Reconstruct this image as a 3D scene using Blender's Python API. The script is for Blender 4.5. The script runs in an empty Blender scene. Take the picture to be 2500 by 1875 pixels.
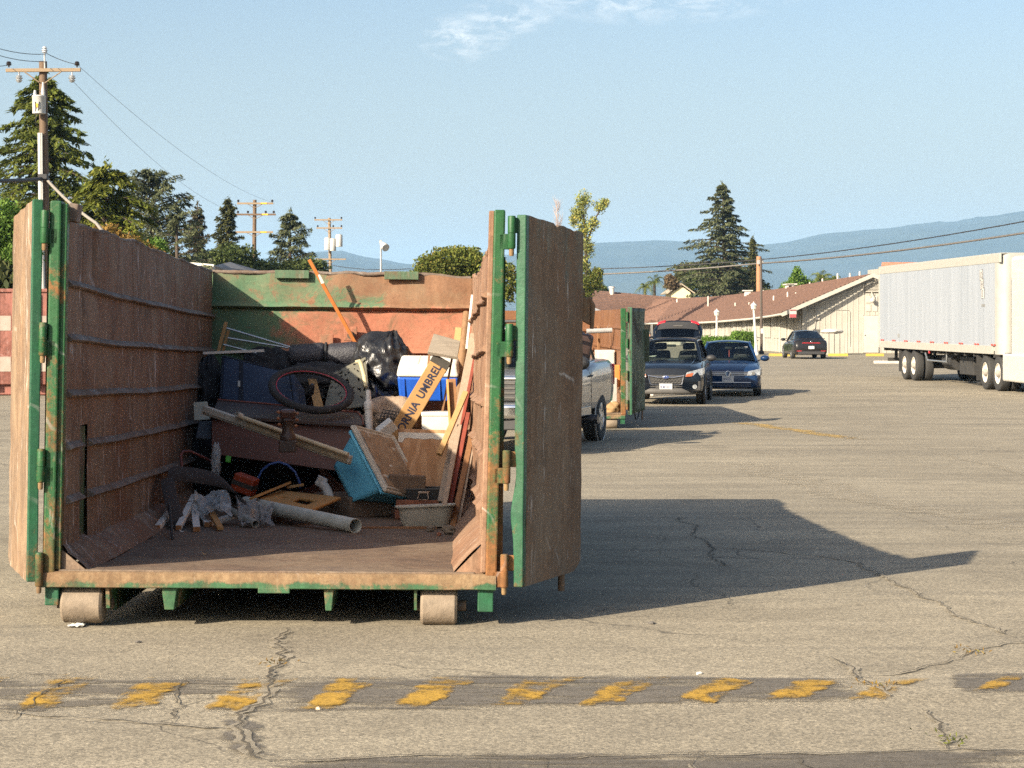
import bpy, bmesh, math, random
import numpy as np
from mathutils import Vector, Matrix, noise as mnoise, Euler
R = math.radians
random.seed(7)
scene = bpy.context.scene
COL = scene.collection

# ------------------------------------------------------------------ camera
F_PX = 4900.0          # focal length in pixels of the 2500 px wide photograph
HOR = 780.0            # horizon row
EYE = 2.05
cam_d = bpy.data.cameras.new('camera')
cam = bpy.data.objects.new('camera', cam_d); COL.objects.link(cam)
cam.location = (0, 0, EYE)
cam.rotation_euler = (R(90), 0, 0)
cam_d.sensor_fit = 'HORIZONTAL'; cam_d.sensor_width = 36.0
cam_d.lens = 36.0 * F_PX / 2500.0
cam_d.shift_y = -(937.5 - HOR) / 2500.0
cam_d.clip_start = 0.1; cam_d.clip_end = 40000
scene.camera = cam

# ------------------------------------------------------------------ sun, sky, exposure
SUN_TRAVEL = Vector((1.0, 1.02, -0.73)).normalized()
to_sun = -SUN_TRAVEL
sun_el = math.asin(to_sun.z)
sun_az = math.atan2(to_sun.x, to_sun.y)          # clockwise from +Y
sl = bpy.data.lights.new('sun', 'SUN'); sl.energy = 5.0; sl.angle = R(0.53); sl.color = (1.0, 0.87, 0.68)
so = bpy.data.objects.new('sun', sl); COL.objects.link(so)
so.rotation_euler = SUN_TRAVEL.to_track_quat('-Z', 'Y').to_euler()
so.location = (-60, -50, 40)

world = bpy.data.worlds.new('World'); scene.world = world; world.use_nodes = True
wn = world.node_tree; wn.nodes.clear()
def wnode(t, **k):
    n = wn.nodes.new(t)
    for a, v in k.items(): setattr(n, a, v)
    return n
w_out = wnode('ShaderNodeOutputWorld'); w_bg = wnode('ShaderNodeBackground')
w_bg.inputs['Strength'].default_value = 0.079
sky = wnode('ShaderNodeTexSky', sky_type='NISHITA', sun_disc=False)
sky.sun_elevation = sun_el; sky.sun_rotation = sun_az
sky.air_density = 1.0; sky.dust_density = 4.0; sky.ozone_density = 1.4; sky.altitude = 50
# thin cirrus: stretched noise over the sky direction, densest high in front
geo = wnode('ShaderNodeTexCoord')
mp = wnode('ShaderNodeMapping'); mp.inputs['Scale'].default_value = (22.0, 22.0, 60.0); mp.inputs['Rotation'].default_value = (0, R(-14), 0)
n1 = wnode('ShaderNodeTexNoise'); n1.inputs['Scale'].default_value = 1.9; n1.inputs['Detail'].default_value = 9; n1.inputs['Roughness'].default_value = 0.72; n1.inputs['Distortion'].default_value = 0.5
wn.links.new(geo.outputs['Generated'], mp.inputs['Vector']); wn.links.new(mp.outputs[0], n1.inputs['Vector'])
def cloud_spot(cx, cy, rx, ry):
    m = wnode('ShaderNodeMapping', vector_type='POINT')
    d = Vector(((cx - 1250) / F_PX, 1.0, (HOR - cy) / F_PX)).normalized()
    sx, sz = F_PX / rx, F_PX / ry
    m.inputs['Scale'].default_value = (sx, 1.5, sz)
    m.inputs['Location'].default_value = (-d.x * sx, -d.y * 1.5, -d.z * sz)
    g = wnode('ShaderNodeTexGradient', gradient_type='SPHERICAL')
    wn.links.new(geo.outputs['Generated'], m.inputs['Vector']); wn.links.new(m.outputs[0], g.inputs['Vector'])
    return g.outputs['Fac']
spots = [cloud_spot(1600, -40, 420, 100), cloud_spot(1130, 92, 120, 62), cloud_spot(1230, 45, 130, 50)]
acc = None
for s in spots:
    if acc is None: acc = s; continue
    mx = wnode('ShaderNodeMath', operation='MAXIMUM'); wn.links.new(acc, mx.inputs[0]); wn.links.new(s, mx.inputs[1]); acc = mx.outputs[0]
cr = wnode('ShaderNodeValToRGB'); cr.color_ramp.elements[0].position = 0.44; cr.color_ramp.elements[1].position = 0.80
wn.links.new(n1.outputs['Fac'], cr.inputs[0])
pw = wnode('ShaderNodeMath', operation='POWER'); pw.inputs[1].default_value = 0.7; wn.links.new(acc, pw.inputs[0])
ml = wnode('ShaderNodeMath', operation='MULTIPLY'); wn.links.new(pw.outputs[0], ml.inputs[0]); wn.links.new(cr.outputs[0], ml.inputs[1])
# thin veil of haze that whitens the sky towards the horizon, the same all round
sepw = wnode('ShaderNodeSeparateXYZ'); wn.links.new(geo.outputs['Generated'], sepw.inputs[0])
veil = wnode('ShaderNodeMapRange', interpolation_type='SMOOTHSTEP'); veil.inputs['From Min'].default_value = -0.02; veil.inputs['From Max'].default_value = 0.20; veil.inputs['To Min'].default_value = 0.80; veil.inputs['To Max'].default_value = 0.0
wn.links.new(sepw.outputs['Z'], veil.inputs[0])
mixv = wnode('ShaderNodeMix', data_type='RGBA'); mixv.inputs['B'].default_value = (3.6, 4.05, 4.2, 1)
wn.links.new(veil.outputs[0], mixv.inputs['Factor']); wn.links.new(sky.outputs[0], mixv.inputs['A'])
mixc = wnode('ShaderNodeMix', data_type='RGBA'); mixc.inputs['B'].default_value = (7.6, 7.4, 7.1, 1)
wn.links.new(ml.outputs[0], mixc.inputs['Factor']); wn.links.new(mixv.outputs['Result'], mixc.inputs['A'])
wn.links.new(mixc.outputs['Result'], w_bg.inputs['Color']); wn.links.new(w_bg.outputs[0], w_out.inputs['Surface'])

scene.view_settings.view_transform = 'Standard'; scene.view_settings.look = 'None'
scene.view_settings.gamma = 1.0; scene.view_settings.use_curve_mapping = False
scene.view_settings.exposure = 1.32
cy = scene.cycles
cy.max_bounces = 6; cy.diffuse_bounces = 3; cy.glossy_bounces = 3; cy.transmission_bounces = 6; cy.transparent_max_bounces = 12; cy.volume_bounces = 1
cy.use_denoising = False          # the leftover grain stands for the film grain of the photograph
cy.caustics_reflective = False; cy.caustics_refractive = False; cy.sample_clamp_indirect = 6.0

# ------------------------------------------------------------------ helpers
def W(px, py, Y):
    """world point that stands Y metres in front of the camera and shows at photo pixel px, py"""
    return Vector(((px - 1250.0) * Y / F_PX, Y, EYE + (HOR - py) * Y / F_PX))
def ppm(Y): return F_PX / Y

def smooth01(t): t = min(1, max(0, t)); return t * t * (3 - 2 * t)
def gz(x, y):
    """height of the asphalt: the lot falls gently away from the camera"""
    z = 0.42 * (1 - smooth01((y - 5.0) / 29.0))
    t = (y - 8.93) / 0.42
    if abs(t) < 1: z += 0.014 * (1 - t * t) ** 2
    return z

class MB:
    """collects shapes for ONE mesh object"""
    def __init__(s): s.v = []; s.f = []
    def add(s, verts, faces):
        o = len(s.v); s.v.extend(tuple(p) for p in verts); s.f.extend(tuple(i + o for i in f) for f in faces); return s
    def box(s, c, size, rot=None):
        hx, hy, hz = size[0] / 2, size[1] / 2, size[2] / 2
        pts = [Vector((x, y, z)) for x in (-hx, hx) for y in (-hy, hy) for z in (-hz, hz)]
        if rot is not None:
            m = rot if isinstance(rot, Matrix) else Euler(rot).to_matrix()
            pts = [m @ p for p in pts]
        c = Vector(c)
        return s.add([p + c for p in pts], [(0, 1, 3, 2), (4, 6, 7, 5), (0, 4, 5, 1), (2, 3, 7, 6), (0, 2, 6, 4), (1, 5, 7, 3)])
    def hexa(s, p):
        """8 corners: bottom 4 (ccw seen from above) then top 4"""
        return s.add(p, [(3, 2, 1, 0), (4, 5, 6, 7), (0, 1, 5, 4), (1, 2, 6, 5), (2, 3, 7, 6), (3, 0, 4, 7)])
    def slab(s, quad, t):
        """quad of 4 points thickened by t along minus its normal"""
        q = [Vector(p) for p in quad]; n = (q[1] - q[0]).cross(q[3] - q[0]).normalized()
        return s.hexa([p - n * t for p in q] + q)
    def prism(s, poly, ext):
        """polygon (list of 3-D points) extruded by vector ext"""
        n = len(poly); e = Vector(ext); a = [Vector(p) for p in poly]
        return s.add(a + [p + e for p in a], [tuple(range(n - 1, -1, -1)), tuple(range(n, 2 * n))] + [(i, (i + 1) % n, n + (i + 1) % n, n + i) for i in range(n)])
    def tube(s, pts, r, n=8, caps=True, squash=None):
        pts = [Vector(p) for p in pts]
        rs = r if isinstance(r, (list, tuple)) else [r] * len(pts)
        o = len(s.v); up = None
        for i, p in enumerate(pts):
            d = (pts[min(i + 1, len(pts) - 1)] - pts[max(i - 1, 0)])
            if d.length < 1e-9: d = Vector((0, 0, 1))
            d.normalize()
            if up is None: up = Vector((0, 0, 1)) if abs(d.z) < 0.9 else Vector((1, 0, 0))
            a = d.cross(up)
            if a.length < 1e-6: a = d.orthogonal()
            a.normalize(); b = a.cross(d).normalized(); up = b
            for k in range(n):
                t = 2 * math.pi * k / n
                s.v.append(tuple(p + a * (math.cos(t) * rs[i]) + b * (math.sin(t) * rs[i] * (squash or 1))))
        for i in range(len(pts) - 1):
            for k in range(n):
                k2 = (k + 1) % n
                s.f.append((o + i * n + k, o + i * n + k2, o + (i + 1) * n + k2, o + (i + 1) * n + k))
        if caps:
            s.f.append(tuple(o + k for k in range(n - 1, -1, -1)))
            s.f.append(tuple(o + (len(pts) - 1) * n + k for k in range(n)))
        return s
    def pipe(s, p0, p1, r, wall, n=20):
        """hollow pipe with open ends"""
        p0, p1 = Vector(p0), Vector(p1); d = (p1 - p0).normalized(); a = d.orthogonal().normalized(); b = d.cross(a)
        o = len(s.v)
        for p, rr in ((p0, r), (p1, r), (p1, r - wall), (p0, r - wall)):
            for k in range(n):
                t = 2 * math.pi * k / n; s.v.append(tuple(p + a * math.cos(t) * rr + b * math.sin(t) * rr))
        for i in range(4):
            j = (i + 1) % 4
            for k in range(n):
                k2 = (k + 1) % n; s.f.append((o + i * n + k, o + i * n + k2, o + j * n + k2, o + j * n + k))
        return s
    def lathe(s, prof, c=(0, 0, 0), n=16, axis='z', caps=True):
        """profile of (radius, height) pairs turned about an axis through c"""
        o = len(s.v); c = Vector(c)
        for r, h in prof:
            for k in range(n):
                t = 2 * math.pi * k / n; x, y = r * math.cos(t), r * math.sin(t)
                p = {'z': (x, y, h), 'x': (h, x, y), 'y': (y, h, x)}[axis]
                s.v.append(tuple(c + Vector(p)))
        m = len(prof)
        for i in range(m - 1):
            for k in range(n):
                k2 = (k + 1) % n; s.f.append((o + i * n + k, o + i * n + k2, o + (i + 1) * n + k2, o + (i + 1) * n + k))
        if caps: s.f.append(tuple(o + k for k in range(n - 1, -1, -1))); s.f.append(tuple(o + (m - 1) * n + k for k in range(n)))
        return s
    def torus(s, c, r, rt, axis=(0, 0, 1), n=40, m=10):
        ax = Vector(axis).normalized(); a = ax.orthogonal().normalized(); b = ax.cross(a); c = Vector(c); o = len(s.v)
        for i in range(n):
            t = 2 * math.pi * i / n; d = a * math.cos(t) + b * math.sin(t)
            for j in range(m):
                u = 2 * math.pi * j / m; s.v.append(tuple(c + d * (r + rt * math.cos(u)) + ax * (rt * math.sin(u))))
        for i in range(n):
            for j in range(m):
                i2, j2 = (i + 1) % n, (j + 1) % m
                s.f.append((o + i * m + j, o + i2 * m + j, o + i2 * m + j2, o + i * m + j2))
        return s
    def grid(s, fn, nu, nv, keep=None):
        o = len(s.v)
        for i in range(nu + 1):
            for j in range(nv + 1): s.v.append(tuple(fn(i / nu, j / nv)))
        for i in range(nu):
            for j in range(nv):
                if keep is None or keep((i + .5) / nu, (j + .5) / nv):
                    a = o + i * (nv + 1) + j; s.f.append((a, a + nv + 1, a + nv + 2, a + 1))
        return s
    def blob(s, c, rad, nz=14, amp=0.12, freq=2.0, seed=0, rot=None, n=20):
        """lumpy ellipsoid"""
        o = len(s.v); c = Vector(c); m = Euler(rot).to_matrix() if rot else Matrix.Identity(3)
        for i in range(nz + 1):
            ph = math.pi * i / nz
            for k in range(n):
                t = 2 * math.pi * k / n
                d = Vector((math.sin(ph) * math.cos(t), math.sin(ph) * math.sin(t), math.cos(ph)))
                q = d * freq + Vector((seed * 3.1, seed * 1.7, seed))
                f = 1 + amp * mnoise.noise(q) * 1.6 + amp * 0.5 * mnoise.noise(q * 2.7)
                s.v.append(tuple(c + m @ Vector((d.x * rad[0] * f, d.y * rad[1] * f, d.z * rad[2] * f))))
        for i in range(nz):
            for k in range(n):
                k2 = (k + 1) % n; s.f.append((o + i * n + k, o + (i + 1) * n + k, o + (i + 1) * n + k2, o + i * n + k2))
        return s
    def obj(s, name, m, parent=None, smooth=None, bevel=0, solid=0, sub=0, segs=2):
        me = bpy.data.meshes.new(name); me.from_pydata(s.v, [], s.f)
        return link(name, me, m, parent, smooth, bevel, solid, sub, segs)

def link(name, me, m, parent=None, smooth=None, bevel=0, solid=0, sub=0, segs=2):
    me.validate(clean_customdata=False)
    bm = bmesh.new(); bm.from_mesh(me); bmesh.ops.recalc_face_normals(bm, faces=bm.faces)
    if smooth is not None:
        for f in bm.faces: f.smooth = True
    bm.to_mesh(me); bm.free()
    if smooth is not None and smooth < 179:
        try: me.set_sharp_from_angle(angle=R(smooth))
        except Exception: pass
    o = bpy.data.objects.new(name, me); COL.objects.link(o)
    if m is not None:
        for mm in (m if isinstance(m, (list, tuple)) else [m]): me.materials.append(mm)
    if solid:
        md = o.modifiers.new('solid', 'SOLIDIFY'); md.thickness = solid; md.offset = 0
    if sub:
        md = o.modifiers.new('sub', 'SUBSURF'); md.levels = sub; md.render_levels = sub
    if bevel:
        md = o.modifiers.new('bevel', 'BEVEL'); md.width = bevel; md.segments = segs; md.limit_method = 'ANGLE'; md.angle_limit = R(40)
    if parent is not None: adopt(o, parent)
    return o

def root_matrix(e):
    return Matrix.LocRotScale(e.location, e.rotation_euler, e.scale)
def world_of(e):
    m = root_matrix(e)
    while e.parent is not None:
        m = e.parent_matrix_world_cache if hasattr(e, 'parent_matrix_world_cache') else world_of(e.parent) @ e.matrix_parent_inverse @ m; break
    return m
def adopt(o, parent):
    """child built in WORLD space keeps its place, unless the parent says its children are local"""
    o.parent = parent
    if not LOCAL.get(parent.name): o.matrix_parent_inverse = world_of(parent).inverted()
    else: LOCAL[o.name] = True
LOCAL = {}
def tag(o, label, cat, group=None):
    o['label'] = label; o['category'] = cat
    if group: o['group'] = group
    return o
def thing(name, label, cat, loc=(0, 0, 0), rot=(0, 0, 0), group=None, local=False):
    o = bpy.data.objects.new(name, None); COL.objects.link(o); o.empty_display_size = 0.2
    o.location = loc; o.rotation_euler = rot
    if local: LOCAL[o.name] = True
    return tag(o, label, cat, group)
def structure(o, kind='structure'): o['kind'] = kind; return o

# ------------------------------------------------------------------ materials
def new_mat(name):
    m = bpy.data.materials.new(name); m.use_nodes = True; nt = m.node_tree; nt.nodes.clear()
    out = nt.nodes.new('ShaderNodeOutputMaterial'); b = nt.nodes.new('ShaderNodeBsdfPrincipled')
    nt.links.new(b.outputs[0], out.inputs['Surface'])
    return m, nt, b, out
def nd(nt, t, **k):
    n = nt.nodes.new(t)
    for a, v in k.items():
        if a.startswith('i_'):
            key = a[2:].replace('_', ' '); n.inputs[key].default_value = v
        else: setattr(n, a, v)
    return n
def c4(c): return (c[0], c[1], c[2], 1)
def tex(nt, scale, detail=5, rough=0.6, stretch=(1, 1, 1), coord='Object', off=(0, 0, 0), dist=0.0):
    tc = nd(nt, 'ShaderNodeTexCoord'); mp = nd(nt, 'ShaderNodeMapping'); mp.inputs['Scale'].default_value = stretch; mp.inputs['Location'].default_value = off
    n = nd(nt, 'ShaderNodeTexNoise'); n.inputs['Scale'].default_value = scale; n.inputs['Detail'].default_value = detail; n.inputs['Roughness'].default_value = rough; n.inputs['Distortion'].default_value = dist
    nt.links.new(tc.outputs[coord], mp.inputs[0]); nt.links.new(mp.outputs[0], n.inputs['Vector'])
    return n.outputs['Fac']
def ramp(nt, fac, p0, p1, c0=(0, 0, 0), c1=(1, 1, 1)):
    r = nd(nt, 'ShaderNodeValToRGB'); e = r.color_ramp.elements
    e[0].position = p0; e[1].position = p1; e[0].color = c4(c0); e[1].color = c4(c1)
    nt.links.new(fac, r.inputs[0]); return r.outputs[0]
def mix(nt, fac, a, b, blend='MIX'):
    n = nd(nt, 'ShaderNodeMix', data_type='RGBA', blend_type=blend)
    for key, v in (('Factor', fac), ('A', a), ('B', b)):
        if isinstance(v, (int, float)): n.inputs[key].default_value = v
        elif isinstance(v, (tuple, list)): n.inputs[key].default_value = c4(v)
        else: nt.links.new(v, n.inputs[key])
    return n.outputs['Result']
def bump(nt, b, h, strength=0.3, dist=0.01):
    n = nd(nt, 'ShaderNodeBump'); n.inputs['Strength'].default_value = strength; n.inputs['Distance'].default_value = dist
    nt.links.new(h, n.inputs['Height']); nt.links.new(n.outputs[0], b.inputs['Normal'])
_M = {}
def pm(name, col, col2=None, scale=6, rough=0.6, metal=0.0, bmp=0.0, bscale=None, stretch=(1, 1, 1), lo=0.35, hi=0.65, spec=0.5, trans=0.0, alpha=1.0, coat=0.0, emit=None):
    """plain procedural material: two tones over noise, fine bump"""
    if name in _M: return _M[name]
    m, nt, b, out = new_mat(name)
    b.inputs['Roughness'].default_value = rough; b.inputs['Metallic'].default_value = metal; b.inputs['Specular IOR Level'].default_value = spec
    b.inputs['Transmission Weight'].default_value = trans; b.inputs['Alpha'].default_value = alpha; b.inputs['Coat Weight'].default_value = coat
    if col2 is None: col2 = tuple(c * 0.8 for c in col)
    f = tex(nt, scale, 6, 0.62, stretch)
    nt.links.new(ramp(nt, f, lo, hi, col, col2), b.inputs['Base Color'])
    if bmp: bump(nt, b, tex(nt, bscale or scale * 6, 5, 0.65, stretch), bmp, 0.01)
    _M[name] = m; return m
def rusty(name, paint, rust, amount=0.5, rust2=None, scale=2.2, streak=0.35, scratch=(0.42, 0.40, 0.38), scr=0.5, rough=0.72, dust=0.0, zgrad=None, bmp=0.35, soft=0.10, grime=0.55, blotch=None, vs=0.6, blotch2=None):
    """painted steel eaten by rust: chipped patches, faint run-down streaks, grime and pale scrapes. zgrad=(z0,z1,shift): more rust towards z1"""
    if name in _M: return _M[name]
    m, nt, b, out = new_mat(name)
    b.inputs['Specular IOR Level'].default_value = 0.25
    if rust2 is None: rust2 = tuple(c * 0.6 for c in rust)
    def mth(op, a, c, d=None):
        n = nd(nt, 'ShaderNodeMath', operation=op)
        for k, v in enumerate((a, c, d)):
            if v is None: continue
            if isinstance(v, (int, float)): n.inputs[k].default_value = v
            else: nt.links.new(v, n.inputs[k])
        return n.outputs[0]
    big = tex(nt, scale, 10, 0.74, (1, 1, 0.8), dist=0.35)
    st = tex(nt, scale * 9, 6, 0.65, (1, 1, 0.05))
    chip = tex(nt, scale * 16, 6, 0.75, off=(5, 2, 7))
    f = mth('MULTIPLY_ADD', st, streak * 0.55, big)
    f = mth('MULTIPLY_ADD', chip, 0.28, f)
    if zgrad:
        tc = nd(nt, 'ShaderNodeTexCoord'); sx = nd(nt, 'ShaderNodeSeparateXYZ'); nt.links.new(tc.outputs['Object'], sx.inputs[0])
        mr = nd(nt, 'ShaderNodeMapRange'); mr.inputs['From Min'].default_value = zgrad[0]; mr.inputs['From Max'].default_value = zgrad[1]; mr.inputs['To Min'].default_value = 0; mr.inputs['To Max'].default_value = zgrad[2]
        nt.links.new(sx.outputs['Z'], mr.inputs[0]); f = mth('ADD', f, mr.outputs[0])
    c = 0.5 + streak * 0.275 + 0.14 - (amount - 0.5) * 0.55
    mask = ramp(nt, f, c - soft * .5, c + soft * .5)
    fine = tex(nt, scale * 11, 8, 0.78)
    rc = mix(nt, ramp(nt, fine, 0.3, 0.7), rust, rust2)
    pc = mix(nt, ramp(nt, tex(nt, scale * 3.3, 8, 0.75, off=(3, 1, 2)), 0.35, 0.75), paint, tuple(x * 0.62 + 0.015 for x in paint))
    colr = mix(nt, mask, pc, rc)
    if blotch: colr = mix(nt, ramp(nt, tex(nt, 1.7, 9, 0.72, (1, 1, 0.7), off=(2, 9, 4), dist=0.8), 0.42, 0.72), colr, blotch)
    if blotch2: colr = mix(nt, ramp(nt, tex(nt, 2.9, 9, 0.75, (1, 1, 0.6), off=(6, 3, 1), dist=1.0), 0.50, 0.70, (0, 0, 0), (.85, .85, .85)), colr, blotch2)
    # grime: fine vertical run-off and speckle that dull everything unevenly
    g1 = ramp(nt, tex(nt, 14, 6, 0.7, (1, 1, 0.10), off=(7, 7, 7)), 0.25, 0.75, (vs,) * 3, (1.25,) * 3)
    g2 = ramp(nt, tex(nt, 30, 8, 0.85, (1, 1, 0.9)), 0.28, 0.72, (0.55,) * 3, (1.35,) * 3)
    colr = mix(nt, grime, colr, g1, 'MULTIPLY'); colr = mix(nt, grime, colr, g2, 'MULTIPLY')
    if scr:
        s1 = ramp(nt, tex(nt, 11, 3, 0.55, (1, 1, 0.16), off=(9, 4, 1), dist=1.4), 0.61, 0.66)
        s3 = ramp(nt, tex(nt, 1.6, 3, 0.6, off=(1, 7, 3)), 0.42, 0.58)
        s4 = ramp(nt, tex(nt, 60, 2, 0.5, (1, 1, 0.3)), 0.40, 0.60)
        mm = mth('MULTIPLY', mth('MULTIPLY', s1, s3), mth('MULTIPLY', s4, scr))
        colr = mix(nt, mm, colr, scratch)
        w1 = nd(nt, 'ShaderNodeTexWave', wave_type='BANDS', bands_direction='DIAGONAL'); w1.inputs['Scale'].default_value = 0.9; w1.inputs['Distortion'].default_value = 16; w1.inputs['Detail'].default_value = 4; w1.inputs['Detail Scale'].default_value = 0.7
        tcw = nd(nt, 'ShaderNodeTexCoord'); nt.links.new(tcw.outputs['Object'], w1.inputs['Vector'])
        sw = ramp(nt, w1.outputs['Fac'], 0.992, 0.999); s5 = ramp(nt, tex(nt, 2.4, 4, 0.6, off=(11, 3, 5)), 0.52, 0.66)
        colr = mix(nt, mth('MULTIPLY', mth('MULTIPLY', sw, s5), scr * 0.8), colr, scratch)
    nt.links.new(colr, b.inputs['Base Color'])
    nt.links.new(ramp(nt, mask, 0, 1, (rough * 0.8,) * 3, (0.92,) * 3), b.inputs['Roughness'])
    dent = tex(nt, 2.3, 2, 0.5, off=(3, 8, 2)); bump(nt, b, mth('MULTIPLY_ADD', dent, 5.0, mth('MULTIPLY_ADD', fine, 0.7, mth('MULTIPLY', mask, 0.35))), bmp, 0.010)
    _M[name] = m; return m
def wood(name, col, col2, scale=3.0, axis=2, rough=0.7, bmp=0.25):
    if name in _M: return _M[name]
    m, nt, b, out = new_mat(name); b.inputs['Roughness'].default_value = rough; b.inputs['Specular IOR Level'].default_value = 0.25
    st = [12, 12, 12]; st[axis] = 0.7
    f = tex(nt, scale, 7, 0.65, tuple(st), dist=0.6)
    nt.links.new(mix(nt, ramp(nt, tex(nt, 3, 4, 0.6), 0.3, 0.8), ramp(nt, f, 0.3, 0.7, col, col2), tuple(0.5 * (a + c) for a, c in zip(col, col2))), b.inputs['Base Color'])
    bump(nt, b, f, bmp, 0.006)
    _M[name] = m; return m
# ------------------------------------------------------------------ ground
def asphalt_mat():
    m, nt, b, out = new_mat('asphalt'); b.inputs['Specular IOR Level'].default_value = 0.25
    big = tex(nt, 0.22, 5, 0.55, (1, 2.2, 1), dist=0.5)
    mid = tex(nt, 1.3, 6, 0.6, (1, 1.6, 1))
    sm = tex(nt, 60, 3, 0.7)
    base = ramp(nt, big, 0.32, 0.68, (0.212, 0.187, 0.143), (0.285, 0.252, 0.192))
    base = mix(nt, ramp(nt, mid, 0.45, 0.80), base, (0.190, 0.168, 0.130))
    # tar-dark worn bands that run across the lot
    band = tex(nt, 0.9, 5, 0.6, (0.16, 2.4, 1), off=(2, 5, 0), dist=0.3)
    base = mix(nt, ramp(nt, band, 0.52, 0.74), base, (0.165, 0.148, 0.120))
    stain = tex(nt, 0.55, 7, 0.65, (1, 1.5, 1), off=(8.3, 1.7, 0), dist=0.6)
    base = mix(nt, ramp(nt, stain, 0.52, 0.80, (0, 0, 0), (.75, .75, .75)), base, (0.120, 0.104, 0.080))
    lt = tex(nt, 0.8, 6, 0.6, (0.25, 2.0, 1), off=(4.1, 9.2, 0), dist=0.4)
    base = mix(nt, ramp(nt, lt, 0.56, 0.78, (0, 0, 0), (.6, .6, .6)), base, (0.36, 0.318, 0.245))
    # stone speckle
    tc = nd(nt, 'ShaderNodeTexCoord'); vo = nd(nt, 'ShaderNodeTexVoronoi'); vo.inputs['Scale'].default_value = 110
    nt.links.new(tc.outputs['Object'], vo.inputs['Vector'])
    sp = nd(nt, 'ShaderNodeSeparateColor'); nt.links.new(vo.outputs['Color'], sp.inputs[0])
    spk = ramp(nt, sp.outputs[0], 0.0, 1.0, (0.50, 0.50, 0.50), (1.45, 1.42, 1.36))
    base = mix(nt, 0.78, base, spk, 'MULTIPLY')
    vo2 = nd(nt, 'ShaderNodeTexVoronoi'); vo2.inputs['Scale'].default_value = 48; nt.links.new(tc.outputs['Object'], vo2.inputs['Vector'])
    sp2 = nd(nt, 'ShaderNodeSeparateColor'); nt.links.new(vo2.outputs['Color'], sp2.inputs[0])
    base = mix(nt, 0.30, base, ramp(nt, sp2.outputs[1], 0.0, 1.0, (0.55,) * 3, (1.45,) * 3), 'MULTIPLY')
    # hairline cracks
    nz = nd(nt, 'ShaderNodeTexNoise'); nz.inputs['Scale'].default_value = 1.5; nz.inputs['Detail'].default_value = 6; nt.links.new(tc.outputs['Object'], nz.inputs['Vector'])
    vm = nd(nt, 'ShaderNodeVectorMath', operation='MULTIPLY_ADD'); vm.inputs[1].default_value = (0.9, 0.9, 0); nt.links.new(nz.outputs['Color'], vm.inputs[0]); nt.links.new(tc.outputs['Object'], vm.inputs[2])
    v3 = nd(nt, 'ShaderNodeTexVoronoi', feature='DISTANCE_TO_EDGE'); v3.inputs['Scale'].default_value = 0.42; nt.links.new(vm.outputs[0], v3.inputs['Vector'])
    crk = ramp(nt, v3.outputs['Distance'], 0.0012, 0.0042, (1, 1, 1), (0, 0, 0))
    part = ramp(nt, tex(nt, 0.35, 3, 0.5, off=(5, 5, 5)), 0.50, 0.58)
    mm = nd(nt, 'ShaderNodeMath', operation='MULTIPLY'); nt.links.new(crk, mm.inputs[0]); nt.links.new(part, mm.inputs[1])
    base = mix(nt, mm.outputs[0], base, (0.055, 0.05, 0.042))
    nt.links.new(base, b.inputs['Base Color']); b.inputs['Roughness'].default_value = 0.93
    hs = nd(nt, 'ShaderNodeMath', operation='ADD'); nt.links.new(sp.outputs[0], hs.inputs[0]); nt.links.new(sm, hs.inputs[1])
    bump(nt, b, hs.outputs[0], 0.55, 0.006)
    return m
M_asphalt = asphalt_mat()
def ground():
    xs = [-9000, -3000, -900, -300, -120, -60] + [float(v) for v in np.arange(-40, 60.1, 4)] + [90, 150, 300, 900, 3000, 9000]
    ys = [-60, -20, 0] + [float(v) for v in np.arange(4, 8.4, 0.5)] + [float(v) for v in np.arange(8.45, 9.5, 0.06)] + [float(v) for v in np.arange(9.6, 30, 0.5)] + [35, 45, 60, 90, 150, 300, 900, 3000, 9500]
    v = [(x, y, gz(x, y)) for y in ys for x in xs]; n = len(xs)
    f = [(j * n + i, j * n + i + 1, (j + 1) * n + i + 1, (j + 1) * n + i) for j in range(len(ys) - 1) for i in range(n - 1)]
    me = bpy.data.meshes.new('ground'); me.from_pydata(v, [], f)
    o = link('ground', me, M_asphalt, smooth=180); structure(o)
    return o
GROUND = ground()
def gpt(px, py):
    """ground point under a photo pixel"""
    Y = 10.0
    for _ in range(60):
        z = gz(0, Y); Y2 = F_PX * (EYE - z) / max(1.0, (py - HOR)); Y = 0.5 * Y + 0.5 * Y2
    return Vector(((px - 1250) * Y / F_PX, Y, gz(0, Y)))
def lay(pts, lift):  return [Vector((p[0], p[1], gz(p[0], p[1]) + lift)) for p in pts]

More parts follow.
